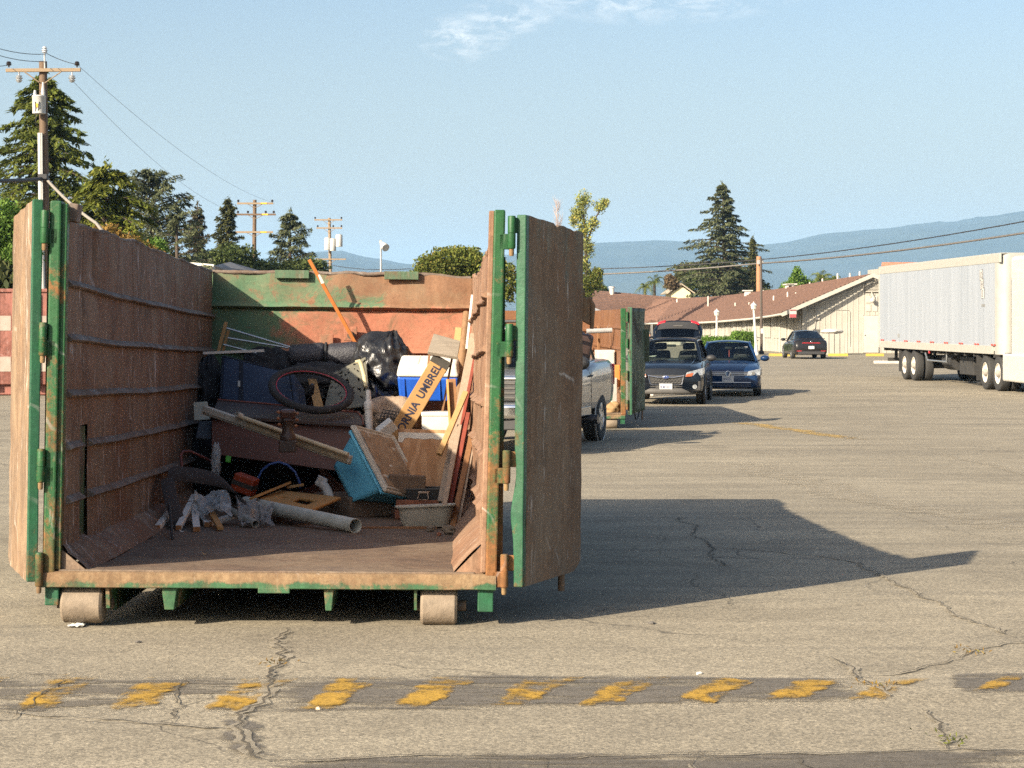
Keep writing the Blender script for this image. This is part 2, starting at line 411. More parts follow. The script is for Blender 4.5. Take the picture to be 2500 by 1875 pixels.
# ------------------------------------------------------------------ far hills
def hills():
    prof = [(-1500, 640), (-400, 655), (300, 650), (600, 642), (760, 622), (835, 618), (880, 632), (935, 640), (985, 650), (1040, 652), (1150, 640), (1300, 618), (1430, 604), (1510, 600), (1600, 596), (1690, 599), (1780, 606), (1850, 607), (1920, 598), (2000, 580), (2100, 569), (2170, 560), (2250, 548), (2330, 541), (2420, 528), (2500, 517), (2800, 500), (3600, 540), (5000, 620)]
    P = np.array(prof, float)
    nx, ny = 420, 26
    Y1, Y0 = 7200.0, 4200.0
    v = []; f = []
    for i in range(nx + 1):
        px = -1500 + 6500 * i / nx
        py = np.interp(px, P[:, 0], P[:, 1])
        ztop = (HOR - py) * Y1 / F_PX + EYE
        x1 = (px - 1250) * Y1 / F_PX
        for j in range(ny + 1):
            t = j / ny
            y = Y0 + (Y1 - Y0) * t
            x = x1 * (0.62 + 0.38 * t)
            s = smooth01(t) ** 1.3
            n = mnoise.fractal(Vector((x / 900, y / 700, 3.3)), 1.0, 2.0, 6)
            z = ztop * s + n * 70 * math.sin(math.pi * min(1, t * 1.02)) 
            if t > 0.93: z += 7 * max(0, mnoise.noise(Vector((x / 26.0, t * 40, 1)))) + 5 * mnoise.noise(Vector((x / 80.0, 4, 1)))
            v.append((x, y, max(-1.5, z)))
    for i in range(nx):
        for j in range(ny):
            a = i * (ny + 1) + j; f.append((a, a + ny + 1, a + ny + 2, a + 1))
    me = bpy.data.meshes.new('hills'); me.from_pydata(v, [], f)
    m = pm('hill_forest', (0.014, 0.024, 0.018), (0.030, 0.040, 0.030), scale=0.006, rough=0.95, lo=0.4, hi=0.6)
    o = link('hills', me, m, smooth=180); structure(o)
hills()

# ------------------------------------------------------------------ haze
def haze():
    b = MB().box((0, 3500, 168), (19000, 12500, 344))
    m = bpy.data.materials.new('haze_air'); m.use_nodes = True; nt = m.node_tree; nt.nodes.clear()
    out = nt.nodes.new('ShaderNodeOutputMaterial'); pv = nt.nodes.new('ShaderNodeVolumePrincipled')
    pv.inputs['Density'].default_value = 0.000085; pv.inputs['Color'].default_value = (0.38, 0.66, 1.0, 1); pv.inputs['Anisotropy'].default_value = 0.0
    nt.links.new(pv.outputs[0], out.inputs['Volume'])
    o = b.obj('haze', m); o['kind'] = 'stuff'
haze()
# ------------------------------------------------------------------ the big open roll-off dumpster (local: x right, y back, z up)
M_green_post = rusty('green_post_paint', (0.017, 0.092, 0.028), (0.26, 0.115, 0.042), 0.36, (0.13, 0.065, 0.03), scale=2.6, scr=0.3, streak=0.25, rough=0.55, zgrad=(1.3, 0.2, 0.14), blotch2=(0.014, 0.060, 0.026), grime=0.7)
M_green_edge = rusty('green_edge_paint', (0.022, 0.102, 0.048), (0.22, 0.10, 0.04), 0.27, scale=2.2, scr=0.35, rough=0.55, blotch2=(0.018, 0.070, 0.040), grime=0.7)
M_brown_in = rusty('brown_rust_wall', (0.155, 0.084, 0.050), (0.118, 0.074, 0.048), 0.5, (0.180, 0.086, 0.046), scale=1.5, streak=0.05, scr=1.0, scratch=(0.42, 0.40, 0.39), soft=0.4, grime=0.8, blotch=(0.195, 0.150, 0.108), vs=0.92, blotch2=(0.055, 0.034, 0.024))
M_brown_right = rusty('brown_rust_wall_sunny', (0.25, 0.135, 0.080), (0.18, 0.098, 0.060), 0.5, (0.27, 0.160, 0.100), scale=1.5, streak=0.5, scr=0.6, scratch=(0.45, 0.40, 0.34), soft=0.25, grime=0.8, blotch=(0.30, 0.20, 0.135), blotch2=(0.125, 0.066, 0.040))  # lighter copy of the wall rust, sunlight put into its colour
M_rib = rusty('skylit_rib', (0.185, 0.150, 0.125), (0.145, 0.098, 0.070), 0.48, scale=3, streak=0.0, scr=0.4, scratch=(0.36, 0.35, 0.35), soft=0.3)  # rib steel made paler: skylight on upward faces is put into the colour
M_floor_rust = rusty('rusty_floor', (0.150, 0.100, 0.070), (0.115, 0.078, 0.057), 0.5, (0.18, 0.125, 0.085), scale=1.6, streak=0.0, scr=0.2, scratch=(0.30, 0.24, 0.18), soft=0.3, grime=0.75, blotch=(0.20, 0.155, 0.112), blotch2=(0.085, 0.060, 0.046))
M_sill = rusty('sill_paint', (0.045, 0.125, 0.058), (0.25, 0.178, 0.105), 0.36, (0.175, 0.108, 0.060), scale=3.2, streak=0.2, scr=0.2, zgrad=(0.225, 0.275, 0.34), grime=0.8, blotch2=(0.14, 0.08, 0.045))
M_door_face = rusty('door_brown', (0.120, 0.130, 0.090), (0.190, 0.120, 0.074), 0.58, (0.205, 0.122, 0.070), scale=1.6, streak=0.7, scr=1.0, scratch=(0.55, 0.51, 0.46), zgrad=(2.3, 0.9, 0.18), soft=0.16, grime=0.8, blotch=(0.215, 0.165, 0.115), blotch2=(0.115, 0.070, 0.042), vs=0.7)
M_door_lit = rusty('door_sunlit', (0.20, 0.140, 0.092), (0.26, 0.165, 0.098), 0.5, (0.17, 0.105, 0.062), scale=1.4, streak=0.6, scr=0.9, scratch=(0.50, 0.44, 0.37), soft=0.25, grime=0.8, blotch=(0.31, 0.22, 0.14), blotch2=(0.14, 0.085, 0.052))  # lit copy of the door rust, its tan tone has sunlight mixed in
M_roller = pm('worn_roller_steel', (0.23, 0.18, 0.13), (0.16, 0.125, 0.09), scale=14, rough=0.75, bmp=0.4, bscale=50)
M_back = None
def back_mat():
    """green over red-lead primer: green on the upper band, primer showing lower and to the right"""
    m, nt, b, out = new_mat('back_wall_paint'); b.inputs['Specular IOR Level'].default_value = 0.3; b.inputs['Roughness'].default_value = 0.75
    tc = nd(nt, 'ShaderNodeTexCoord'); sx = nd(nt, 'ShaderNodeSeparateXYZ'); nt.links.new(tc.outputs['Object'], sx.inputs[0])
    def rng(sock, a, c, lo, hi):
        r = nd(nt, 'ShaderNodeMapRange'); r.inputs['From Min'].default_value = a; r.inputs['From Max'].default_value = c; r.inputs['To Min'].default_value = lo; r.inputs['To Max'].default_value = hi
        nt.links.new(sock, r.inputs[0]); return r.outputs[0]
    def add(a, c, op='ADD'):
        n = nd(nt, 'ShaderNodeMath', operation=op); 
        for k, v in ((0, a), (1, c)):
            if isinstance(v, (int, float)): n.inputs[k].default_value = v
            else: nt.links.new(v, n.inputs[k])
        return n.outputs[0]
    n1 = tex(nt, 1.7, 8, 0.68, dist=0.6); n2 = tex(nt, 3.1, 8, 0.7, off=(4, 2, 8), dist=0.8)
    st = tex(nt, 9, 5, 0.6, (1, 1, 0.12))
    green = mix(nt, ramp(nt, n2, 0.35, 0.7), (0.056, 0.140, 0.076), (0.120, 0.138, 0.078))
    red = mix(nt, ramp(nt, n2, 0.35, 0.75), (0.335, 0.128, 0.078), (0.25, 0.112, 0.068))
    brown = mix(nt, ramp(nt, st, 0.35, 0.7), (0.21, 0.115, 0.065), (0.15, 0.078, 0.044))
    # red below the rib, more to the right
    fr = add(add(n1, rng(sx.outputs['Z'], 1.98, 1.90, 0, 0.30)), rng(sx.outputs['X'], -1.1, 0.3, -0.27, 0.16))
    c = mix(nt, ramp(nt, fr, 0.68, 0.78), green, red)
    # rusted brown in the upper right and along scraped spots
    fb = add(add(n2, rng(sx.outputs['X'], -0.4, 0.5, -0.20, 0.05)), rng(sx.outputs['Z'], 1.90, 1.99, -0.15, 0.08))
    c = mix(nt, ramp(nt, fb, 0.47, 0.53), c, brown)
    c = mix(nt, ramp(nt, tex(nt, 2.4, 10, 0.78, off=(9, 9, 1), dist=1.2), 0.55, 0.62, (0, 0, 0), (.8, .8, .8)), c, (0.17, 0.10, 0.060))
    g2 = ramp(nt, tex(nt, 34, 6, 0.8), 0.28, 0.72, (0.6,) * 3, (1.3,) * 3); c = mix(nt, 0.6, c, g2, 'MULTIPLY')
    dirt = ramp(nt, tex(nt, 5, 7, 0.7, off=(1, 1, 1)), 0.48, 0.75)
    c = mix(nt, add(dirt, 0.6, 'MULTIPLY'), c, (0.20, 0.15, 0.092))
    sc = ramp(nt, tex(nt, 6, 3, 0.5, (1, 1, 0.3), off=(2, 2, 2), dist=1.5), 0.72, 0.75)
    c = mix(nt, add(sc, 0.5, 'MULTIPLY'), c, (0.55, 0.5, 0.42))
    nt.links.new(c, b.inputs['Base Color']); bump(nt, b, n2, 0.5, 0.02)
    return m
M_back = back_mat()

def roll_off():
    D = thing('roll_off_dumpster', 'large rusty green roll-off dumpster standing open with its doors swung back', 'dumpster',
              loc=(-1.335, 10.9, 0.381), rot=(R(-1.46), R(0.62), R(1.6)), local=True)
    L = 6.7; FZ = 0.29
    def nz(a, b, c): return mnoise.fractal(Vector((a, b, c)), 1.0, 2.0, 2)
    # floor
    def ff(u, v):
        x = -1.14 + 2.30 * u; y = 0.06 + (L - 0.06) * v
        return (x, y, FZ + 0.012 * nz(x * 1.3, y * 1.3, 0))
    fl = MB().grid(ff, 24, 50).obj('floor', M_floor_rust, D, smooth=180)
    MB().box((0, 0.10, FZ + 0.004), (2.26, 0.16, 0.012)).obj('threshold_plate', M_floor_rust, D, bevel=0.004)
    # slanted plates where walls meet floor
    for sx, x0 in ((-1, -1.125), (1, 1.165)):
        def cf(u, v, sx=sx, x0=x0):
            y = 0.045 + (L - 0.15) * u; t = v
            x = x0 + sx * 0.03 - sx * 0.19 * t; z = FZ + (0.15 if sx < 0 else 0.19) * (1 - t)
            k = 0.014 * nz(y * 2, t * 3, sx * 5)
            return (x + k, y, z + k + 0.012 * math.sin(t * 3.14))
        MB().grid(cf, 40, 5).obj('corner_plate', M_brown_in if sx < 0 else M_brown_right, D, smooth=180)
        MB().prism([(x0 + sx * 0.03, 0.047, FZ - 0.01), (x0 - sx * 0.158, 0.047, FZ - 0.01), (x0 + sx * 0.03, 0.047, FZ + (0.145 if sx < 0 else .185))], (0, 0.02, 0)).obj('corner_gusset', M_brown_in if sx < 0 else M_brown_right, D)
    # side walls: wavy inner skin + plain outer skin
    def top_left(y):
        base = np.interp(y, [0, 0.12, 0.16, 0.5, 1.2, 2.6, 4.5, 6.7], [2.30, 2.30, 2.235, 2.20, 2.215, 2.235, 2.235, 2.245])
        return float(base) + 0.014 * mnoise.noise(Vector((y * 1.7, 1, 2))) + 0.006 * mnoise.noise(Vector((y * 5.3, 3, 2)))
    def top_right(y):
        base = np.interp(y, [0, 0.08, 0.2, 0.5, 1.2, 3, 5.5, 6.2, 6.7], [2.29, 2.28, 2.16, 2.13, 2.09, 2.08, 2.12, 2.20, 2.23])
        return float(base) + 0.03 * mnoise.noise(Vector((y * 7, 8, 2))) + 0.02 * mnoise.noise(Vector((y * 19, 3, 2)))
    ribs = (1.85, 1.55, 1.245, 0.955, 0.66)
    def wl(u, v):
        y = 0.07 + (L - 0.07) * u; zt = top_left(y); z = FZ + 0.02 + (zt - FZ - 0.02) * v
        x = -1.122 - 0.012 * math.sin(math.pi * u) * v - 0.01 * (z - 1.2) + 0.012 * nz(y * 0.5, z * 0.9, 1)
        d = math.exp(-((y - 1.02) / 0.05) ** 2) * smooth01((z - 1.75) / 0.3)      # long dent that runs down from the rim
        return (x - 0.05 * d, y, z)
    def keep_l(u, v):
        y = 0.07 + (L - 0.07) * u; z = FZ + v * 1.95
        return not (0.56 < y < 0.80 and z < 1.07)
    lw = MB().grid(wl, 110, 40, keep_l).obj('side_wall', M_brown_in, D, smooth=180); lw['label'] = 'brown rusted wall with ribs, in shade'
    MB().box((-1.212, L / 2 + 0.02, 1.22), (0.03, L - 0.1, 1.86)).obj('outer_skin', M_green_post, D)
    MB().box((-1.147, 0.68, 0.69), (0.018, 0.22, 0.74)).obj('exposed_stake', rusty('stake_green', (0.035, 0.085, 0.035), (0.13, 0.075, 0.05), 0.45, scale=3), D, bevel=0.004)
    def wr(u, v):
        y = 0.07 + (L - 0.07) * u; zt = top_right(y); z = FZ + 0.02 + (zt - FZ - 0.02) * v
        x = 1.185 - 0.045 * u + 0.012 * (z - 1.2) + 0.020 * nz(y * 1.1, z * 1.3, 9) + 0.012 * mnoise.noise(Vector((y * 5, z * 6, 4)))
        return (x, y, z)
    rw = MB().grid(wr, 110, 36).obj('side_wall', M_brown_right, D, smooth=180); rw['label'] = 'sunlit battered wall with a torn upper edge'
    MB().box((1.262, L / 2 + 0.02, 1.16), (0.04, L - 0.1, 1.74)).obj('outer_skin', M_green_post, D)
    def rib(sx, zc, y0, y1, mat, amp, seed):
        b = MB(); n = 70
        for i in range(n + 1):
            y = y0 + (y1 - y0) * i / n; u = (y - .07) / (L - .07)
            dz = 0.010 * mnoise.noise(Vector((y * 0.9, seed, 0))) - 0.012 * math.sin(math.pi * u)
            k = (0.036 if sx < 0 else 0.028) * (1 + 0.25 * mnoise.noise(Vector((y * 0.9, seed, 7)))) * (1 + amp * max(0, mnoise.noise(Vector((y * 1.6, seed, 1)))))
            w = wl(u, (zc - FZ) / (top_left(y) - FZ)) if sx < 0 else wr(u, (zc - FZ) / (top_right(y) - FZ))
            x = w[0]
            for (dx, z) in ((-0.02, 0.042), (0.0, 0.032), (0.85, 0.008), (1.0, 0.0), (0.85, -0.008), (0.0, -0.014), (-0.02, -0.022)):
                b.v.append((x - sx * (k * dx if dx > 0 else dx * 1.0), y, zc + dz + z))
        for i in range(n):
            for j in range(6):
                a = i * 7 + j; b.f.append((a, a + 7, a + 8, a + 1))
        b.f.append(tuple(range(7))); b.f.append(tuple(n * 7 + k for k in range(7)))
        b.obj('wall_rib', mat, D, smooth=60)
    for k, z in enumerate(ribs):
        if z < 1.07:
            rib(-1, z, 0.12, 0.55, M_rib, 0.4, k); rib(-1, z, 0.81, L - 0.03, M_rib, 0.4, k)
        else: rib(-1, z, 0.12, L - 0.03, M_rib, 0.4, k)
        rib(1, z - 0.03, 0.16, L - 0.03, M_brown_right, 1.6, k + 20)
    # rolled, crumpled rims
    for side, tp, wf in ((-1, top_left, wl), (1, top_right, wr)):
        pts = []; rr = []
        for i in range(160):
            y = 0.14 + (L - 0.16) * i / 159; u = (y - .07) / (L - .07); w = wf(u, 1.0)
            pts.append((w[0] + side * 0.012 + 0.008 * mnoise.noise(Vector((y * 4, side, 5))), y, w[2] + 0.004 + 0.006 * mnoise.noise(Vector((y * 5, side, 3)))))
            rr.append(0.015 + 0.005 * mnoise.noise(Vector((y * 2.5, side, 8))))
        MB().tube(pts, rr, 7).obj('rolled_rim', M_rib if side < 0 else M_brown_right, D, smooth=60)
    # vertical weld seams on the shaded wall
    for k, y in enumerate((0.62, 2.4, 4.4)):
        b = MB(); pts = []
        for i in range(24):
            v = i / 23; u = (y - .07) / (L - .07); w = wl(u, 0.42 + 0.57 * v if y < 0.7 else 0.1 + 0.89 * v); pts.append((w[0] + 0.001, y, w[2]))
        b.tube(pts, 0.002, 5); b.obj('weld_seam', M_brown_in, D, smooth=180)
    # back wall
    def bw(u, v):
        x = -1.14 + 2.29 * u; zt = 2.245 + 0.010 * mnoise.noise(Vector((x * 6, 0, 0))) - 0.03 * smooth01((x - 0.75) / 0.3); z = FZ + (zt - FZ) * v
        y = L + 0.030 * nz(x * 1.3, z * 1.6, 5) + 0.012 * nz(x * 4, z * 4, 2)
        return (x, y, z)
    MB().grid(bw, 60, 44).obj('back_wall', M_back, D, smooth=180)
    MB().box((0.005, L + 0.09, 1.24), (2.46, 0.05, 1.92)).obj('back_skin', M_green_post, D)
    for zc in (1.955, 1.56, 1.2):
        b = MB(); n = 30
        for i in range(n + 1):
            x = -1.13 + 2.26 * i / n; y = L - 0.006 + 0.02 * nz(x * 1.3, zc * 1.6, 5); dz = 0.008 * mnoise.noise(Vector((x * 4, zc, 0)))
            for (dy, z) in ((0.03, 0.05), (-0.01, 0.035), (-0.05, 0.005), (-0.055, -0.008), (-0.03, -0.025), (0.03, -0.035)): b.v.append((x, y + dy, zc + z + dz))
        for i in range(n):
            for j in range(5): a = i * 6 + j; b.f.append((a, a + 6, a + 7, a + 1))
        b.obj('wall_rib', M_back, D, smooth=50)
    b = MB(); pts = [(-1.13 + 2.27 * i / 60, L + 0.02, bw(i / 60, 1)[2] + 0.002) for i in range(61)]; b.tube(pts, [0.02 + 0.006 * mnoise.noise(Vector((i * .7, 0, 0))) for i in range(61)], 6)
    b.obj('rolled_rim', M_rib, D, smooth=60)
    for x, w in ((-0.43, 0.30), (0.53, 0.30)): MB().box((x, L - 0.028, 2.232), (w, 0.035, 0.072)).obj('lid_bracket', rusty('faded_green_plate', (0.075, 0.135, 0.075), (0.17, 0.11, 0.07), 0.42, scale=4, scr=.3, soft=.2), D, bevel=0.004)
    pl = MB().box((0.09, L - 0.06, 1.715), (0.115, 0.03, 0.125)).obj('hook_plate', M_back, D, bevel=0.005)
    MB().lathe([(0.035, 0), (0.035, 0.05), (0.02, 0.07)], (0.10, L - 0.15, 1.70), 10, 'y').obj('hook_stud', pm('dark_bolt', (0.07, 0.05, 0.04), (0.12, 0.08, 0.05), rough=0.8), pl, smooth=50)
    for x in (-0.12, 0.33): MB().box((x, L - 0.045, 1.665), (0.12, 0.022, 0.09)).obj('patch_plate', M_back, D, bevel=0.005)
    # posts
    def post(xc, top, lean):
        b = MB(); w = 0.062; d = 0.13
        b.hexa([(xc - w / 2 - lean, -0.005, 0.215), (xc + w / 2 - lean, -0.005, 0.215), (xc + w / 2 - lean, d, 0.215), (xc - w / 2 - lean, d, 0.215),
                (xc - w / 2 + lean, -0.005, top), (xc + w / 2 + lean, -0.005, top), (xc + w / 2 + lean, d, top), (xc - w / 2 + lean, d, top)])
        return b
    post(-1.176, 2.305, 0.004).obj('corner_post', M_green_post, D, bevel=0.010)
    post(1.232, 2.285, 0.014).obj('corner_post', M_green_post, D, bevel=0.010)
    MB().hexa([(1.160, 0.01, 0.30), (1.190, 0.01, 0.30), (1.19, 0.10, 0.30), (1.160, 0.10, 0.30), (1.188, 0.01, 2.28), (1.218, 0.01, 2.28), (1.218, 0.10, 2.28), (1.188, 0.10, 2.28)]).obj('post_liner', M_brown_right, D, bevel=0.006)
    MB().hexa([(-1.150, 0.02, 0.30), (-1.120, 0.02, 0.30), (-1.118, 0.09, 0.30), (-1.150, 0.09, 0.30), (-1.150, 0.02, 2.29), (-1.112, 0.02, 2.29), (-1.112, 0.09, 2.29), (-1.150, 0.09, 2.29)]).obj('post_liner', M_green_post, D, bevel=0.006)
    MB().box((-1.10, 0.17, 2.25), (0.05, 0.13, 0.10), (0, R(8), 0)).obj('rim_patch', M_rib, D, bevel=0.006)
    # sill
    def sillf(u, v):
        x = -1.245 + 2.49 * u; a = [(-0.004, 0.205), (-0.012, 0.21), (-0.014, 0.245), (-0.010, 0.283), (0.004, 0.291), (0.10, 0.292)]
        k = v * 5; i = min(4, int(k)); t = k - i
        y = a[i][0] + (a[i + 1][0] - a[i][0]) * t; z = a[i][1] + (a[i + 1][1] - a[i][1]) * t
        return (x, y + 0.006 * mnoise.noise(Vector((x * 3, 0, 1))), z + 0.004 * mnoise.noise(Vector((x * 5, 0, 1))))
    MB().grid(sillf, 80, 10).obj('sill', M_sill, D, smooth=40)
    MB().box((0, 0.20, 0.235), (2.47, 0.38, 0.05)).obj('sill_beam', M_sill, D, bevel=0.006)
    MB().box((0.04, 0.004, 0.198), (0.172, 0.04, 0.03)).obj('sill_lug', M_sill, D, bevel=0.004)
    # understructure
    for x, w in ((-0.53, 0.085), (0.335, 0.055)):
        MB().hexa([(x - w * .3, 0.03, 0.085), (x + w * .3, 0.03, 0.085), (x + w * .3, 6.2, 0.03), (x - w * .3, 6.2, 0.03), (x - w * .5, 0.02, 0.209), (x + w * .5, 0.02, 0.209), (x + w * .5, 6.3, 0.24), (x - w * .5, 6.3, 0.24)]).obj('under_rail', M_sill, D, bevel=0.004)
    for x, w, zb in ((-1.165, 0.075, 0.105), (1.19, 0.085, 0.085)):
        MB().box((x, 0.10, (0.208 + zb) / 2), (w, 0.16, 0.208 - zb)).obj('corner_gusset', M_green_edge, D, bevel=0.006)
    for x in (-0.90, 0.88):
        MB().box((x, 3.4, 0.12), (0.05, 6.0, 0.16)).obj('under_rail', M_sill, D)
    for xc, w in ((-1.01, 0.225), (0.935, 0.20)):
        rl = MB().lathe([(0.06, -w / 2 - .002), (0.095, -w / 2), (0.107, -w / 2 + 0.014), (0.107, w / 2 - 0.014), (0.095, w / 2), (0.06, w / 2 + .002)], (xc, 0.125, 0.108), 36, 'x').obj('roller', M_roller, D, smooth=40)
        MB().lathe([(0.03, -w / 2 - 0.03), (0.03, w / 2 + 0.05)], (xc, 0.125, 0.108), 12, 'x').obj('axle', pm('dark_bolt', (0.1,) * 3), rl, smooth=50)
    MB().hexa([(-0.875, 0.05, 0.09), (-0.855, 0.05, 0.09), (-0.855, 0.25, 0.09), (-0.875, 0.25, 0.09), (-0.875, 0.02, 0.207), (-0.855, 0.02, 0.207), (-0.855, 0.35, 0.207), (-0.875, 0.35, 0.207)]).obj('roller_bracket', M_sill, D)
    MB().hexa([(0.80, 0.05, 0.09), (0.815, 0.05, 0.09), (0.815, 0.25, 0.09), (0.80, 0.25, 0.09), (0.80, 0.02, 0.207), (0.815, 0.02, 0.207), (0.815, 0.35, 0.207), (0.80, 0.35, 0.207)]).obj('roller_bracket', M_sill, D)
    # doors: pivot at hinge, plane runs back and outwards
    def door(sx, hx, ang, z0, z1, width, face, edge, lbl):
        th = 0.055
        d = Vector((sx * math.sin(ang), math.cos(ang), 0)); n = Vector((sx * math.cos(ang), -math.sin(ang), 0))    # n: outward face
        o = Vector((hx, -0.01, 0)); b = MB()
        nu, nv = 16, 40
        def fn(u, v, off):
            p = o + d * (0.045 + (width - 0.045) * u); zt = z1 - 0.025 * u; zb = z0 + (0.055 * max(0, (u - 0.86) / 0.14) ** 1.5)
            z = zb + (zt - zb) * v
            k = 0.010 * nz(u * 3, v * 4, 3 * sx) + 0.004 * mnoise.noise(Vector((u * 9, v * 14, sx)))
            if v > 0.999: z += (0.010 if sx > 0 else 0.003) * mnoise.noise(Vector((u * 9, 3, sx))) - (0.012 if sx > 0 else 0) * (math.exp(-((u - .5) / .03) ** 2) + math.exp(-((u - .82) / .02) ** 2))
            return p + n * (off + (k if off > 0 else 0)) + Vector((0, 0, z))
        b.grid(lambda u, v: fn(u, v, th / 2), nu, nv); m0 = (nu + 1) * (nv + 1)
        b.grid(lambda u, v: fn(u, v, -th / 2), nu, nv)
        ring = [i * (nv + 1) for i in range(nu + 1)] + [nu * (nv + 1) + j for j in range(1, nv + 1)] + [i * (nv + 1) + nv for i in range(nu - 1, -1, -1)] + [j for j in range(nv - 1, 0, -1)]
        for a, c in zip(ring, ring[1:] + ring[:1]): b.f.append((a, c, c + m0, a + m0))
        pan = b.obj('door', face, D, smooth=40); pan['label'] = lbl
        # green hinge stile, bent near its foot on the right door
        st = MB()
        nseg = 40
        for i in range(nseg + 1):
            z = z0 + (z1 - z0) * i / nseg
            wob = 0.004 * mnoise.noise(Vector((z * 3, sx, 0)))
            if sx > 0: wob -= 0.018 * math.exp(-((z - 0.62) / 0.10) ** 2) - 0.008 * math.exp(-((z - 0.85) / 0.08) ** 2)
            for (a, c) in ((0.0, -th * .45), (0.0, th * .55), (0.055, th * .55), (0.055, -th * .45)):
                st.v.append(tuple(o + d * (a + wob * 0.2) + n * (c + (wob if c < 0 else 0)) + Vector((0, 0, z))))
        for i in range(nseg):
            for j in range(4): st.f.append((i * 4 + j, i * 4 + (j + 1) % 4, i * 4 + 4 + (j + 1) % 4, i * 4 + 4 + j))
        st.f.append((0, 1, 2, 3)); st.f.append(tuple(nseg * 4 + k for k in (3, 2, 1, 0)))
        st.obj('hinge_stile', edge, pan, bevel=0.006)
        return pan, o, d, n
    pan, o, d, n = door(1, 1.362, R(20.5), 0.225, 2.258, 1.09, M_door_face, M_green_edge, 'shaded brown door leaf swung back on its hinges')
    q = o + d * 1.10
    MB().hexa([q + Vector((-.005, 0, 1.72)), q + Vector((0.07, 0.02, 1.68)), q + Vector((0.07, 0.05, 1.68)), q + Vector((-.005, 0.03, 1.72)), q + Vector((-.005, 0, 1.86)), q + Vector((0.07, 0.02, 1.845)), q + Vector((0.07, 0.05, 1.845)), q + Vector((-.005, 0.03, 1.86))]).obj('latch_plate', M_door_face, pan, bevel=0.008)
    MB().tube([q + Vector((0.06, 0.03, 1.85)), q + Vector((0.085, 0.03, 1.80)), q + Vector((0.08, 0.03, 1.66))], [0.012, 0.016, 0.012], 8).obj('latch_hook', M_door_face, pan, smooth=50)
    MB().tube([q + Vector((-0.01, -.01, 1.87)), q + Vector((0.03, 0, 1.88))], 0.022, 8).obj('latch_knob', M_door_face, pan, smooth=50)
    e = o + d * 0.80
    MB().tube([e + Vector((0, 0, 0.26)), e + Vector((0.0, 0, 0.125))], 0.020, 8).obj('lock_rod', M_door_face, pan, smooth=50)
    MB().tube([e + Vector((-.13, 0, 0.25)), e + Vector((-.10, 0, 0.205)), e + Vector((-.06, 0, 0.235)), e + Vector((-.02, 0, 0.22))], 0.009, 6).obj('chain_end', M_door_face, pan, smooth=50)
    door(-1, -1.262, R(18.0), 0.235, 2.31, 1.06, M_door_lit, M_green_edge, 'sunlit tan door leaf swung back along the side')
    # hinges
    Mh = M_green_post
    for sx, hx, zs in ((-1, -1.226, (2.155, 1.545, 0.86, 0.30)), (1, 1.300, (2.155, 1.565, 0.875, 0.31))):
        for z in zs:
            lean = 0.012 * (z - 1.2) if sx > 0 else 0.0
            x = hx + lean; y = -0.022
            h = MB().lathe([(0.019, -0.085), (0.022, -0.078), (0.022, -0.002), (0.0195, 0.0), (0.022, 0.002), (0.022, 0.088), (0.019, 0.095)], (x, y, z), 14, 'z').obj('hinge', Mh, D, smooth=40)
            MB().lathe([(0.011, -0.125), (0.014, -0.115), (0.014, -0.085)], (x, y, z), 8, 'z').obj('hinge_pin', pm('rust_pin', (0.22, 0.14, 0.06), (0.13, 0.08, 0.04), rough=0.85), h, smooth=50)
            MB().box((x - sx * 0.035, 0.006, z - 0.045), (0.065, 0.022, 0.085)).obj('knuckle_plate', Mh, h, bevel=0.004)
            MB().box((x + sx * 0.035, 0.008, z + 0.045), (0.065, 0.020, 0.085)).obj('knuckle_plate', Mh, h, bevel=0.004)
    return D
DUMP = roll_off()
DUMP_M = root_matrix(DUMP)
def fl(px, py):
    """point on the dumpster floor under a photo pixel"""
    d = Vector(((px - 1250) / F_PX, 1.0, (HOR - py) / F_PX)); o = Vector((0, 0, EYE))
    n = DUMP_M.to_3x3() @ Vector((0, 0, 1)); p = DUMP_M @ Vector((0, 0, 0.29)); t = (p - o).dot(n) / d.dot(n)
    return o + d * t
# ------------------------------------------------------------------ rubbish in the dumpster
def beam(b, p0, p1, w, t, side=(1, 0, 0)):
    """rectangular stick from p0 to p1; w along `side`, t across it"""
    p0, p1 = Vector(p0), Vector(p1); d = (p1 - p0).normalized(); s = Vector(side); s = (s - d * s.dot(d)).normalized(); n = d.cross(s)
    q = [s * (-w / 2) + n * (-t / 2), s * (w / 2) + n * (-t / 2), s * (w / 2) + n * (t / 2), s * (-w / 2) + n * (t / 2)]
    return b.hexa([p0 + k for k in q] + [p1 + k for k in q])
def frame3(xa, ya):
    x = Vector(xa).normalized(); z = x.cross(Vector(ya)).normalized(); y = z.cross(x)
    return Matrix((x, y, z)).transposed()
def text_on(s, size, origin, xdir, ydir, m, parent, name='lettering', depth=0.0008, bold=0.0, align='LEFT', squeeze=1.0):
    cu = bpy.data.curves.new('txt', 'FONT'); cu.body = s; cu.size = size; cu.extrude = depth; cu.offset = bold; cu.align_x = align; cu.resolution_u = 3
    o = bpy.data.objects.new('txt', cu); COL.objects.link(o)
    dg = bpy.context.evaluated_depsgraph_get(); me = bpy.data.meshes.new_from_object(o.evaluated_get(dg))
    bpy.data.objects.remove(o); bpy.data.curves.remove(cu)
    M = frame3(xdir, ydir); org = Vector(origin)
    for v in me.vertices: v.co = org + M @ Vector((v.co.x * squeeze, v.co.y, v.co.z))
    me.name = name; me.materials.clear()
    return link(name, me, m, parent)
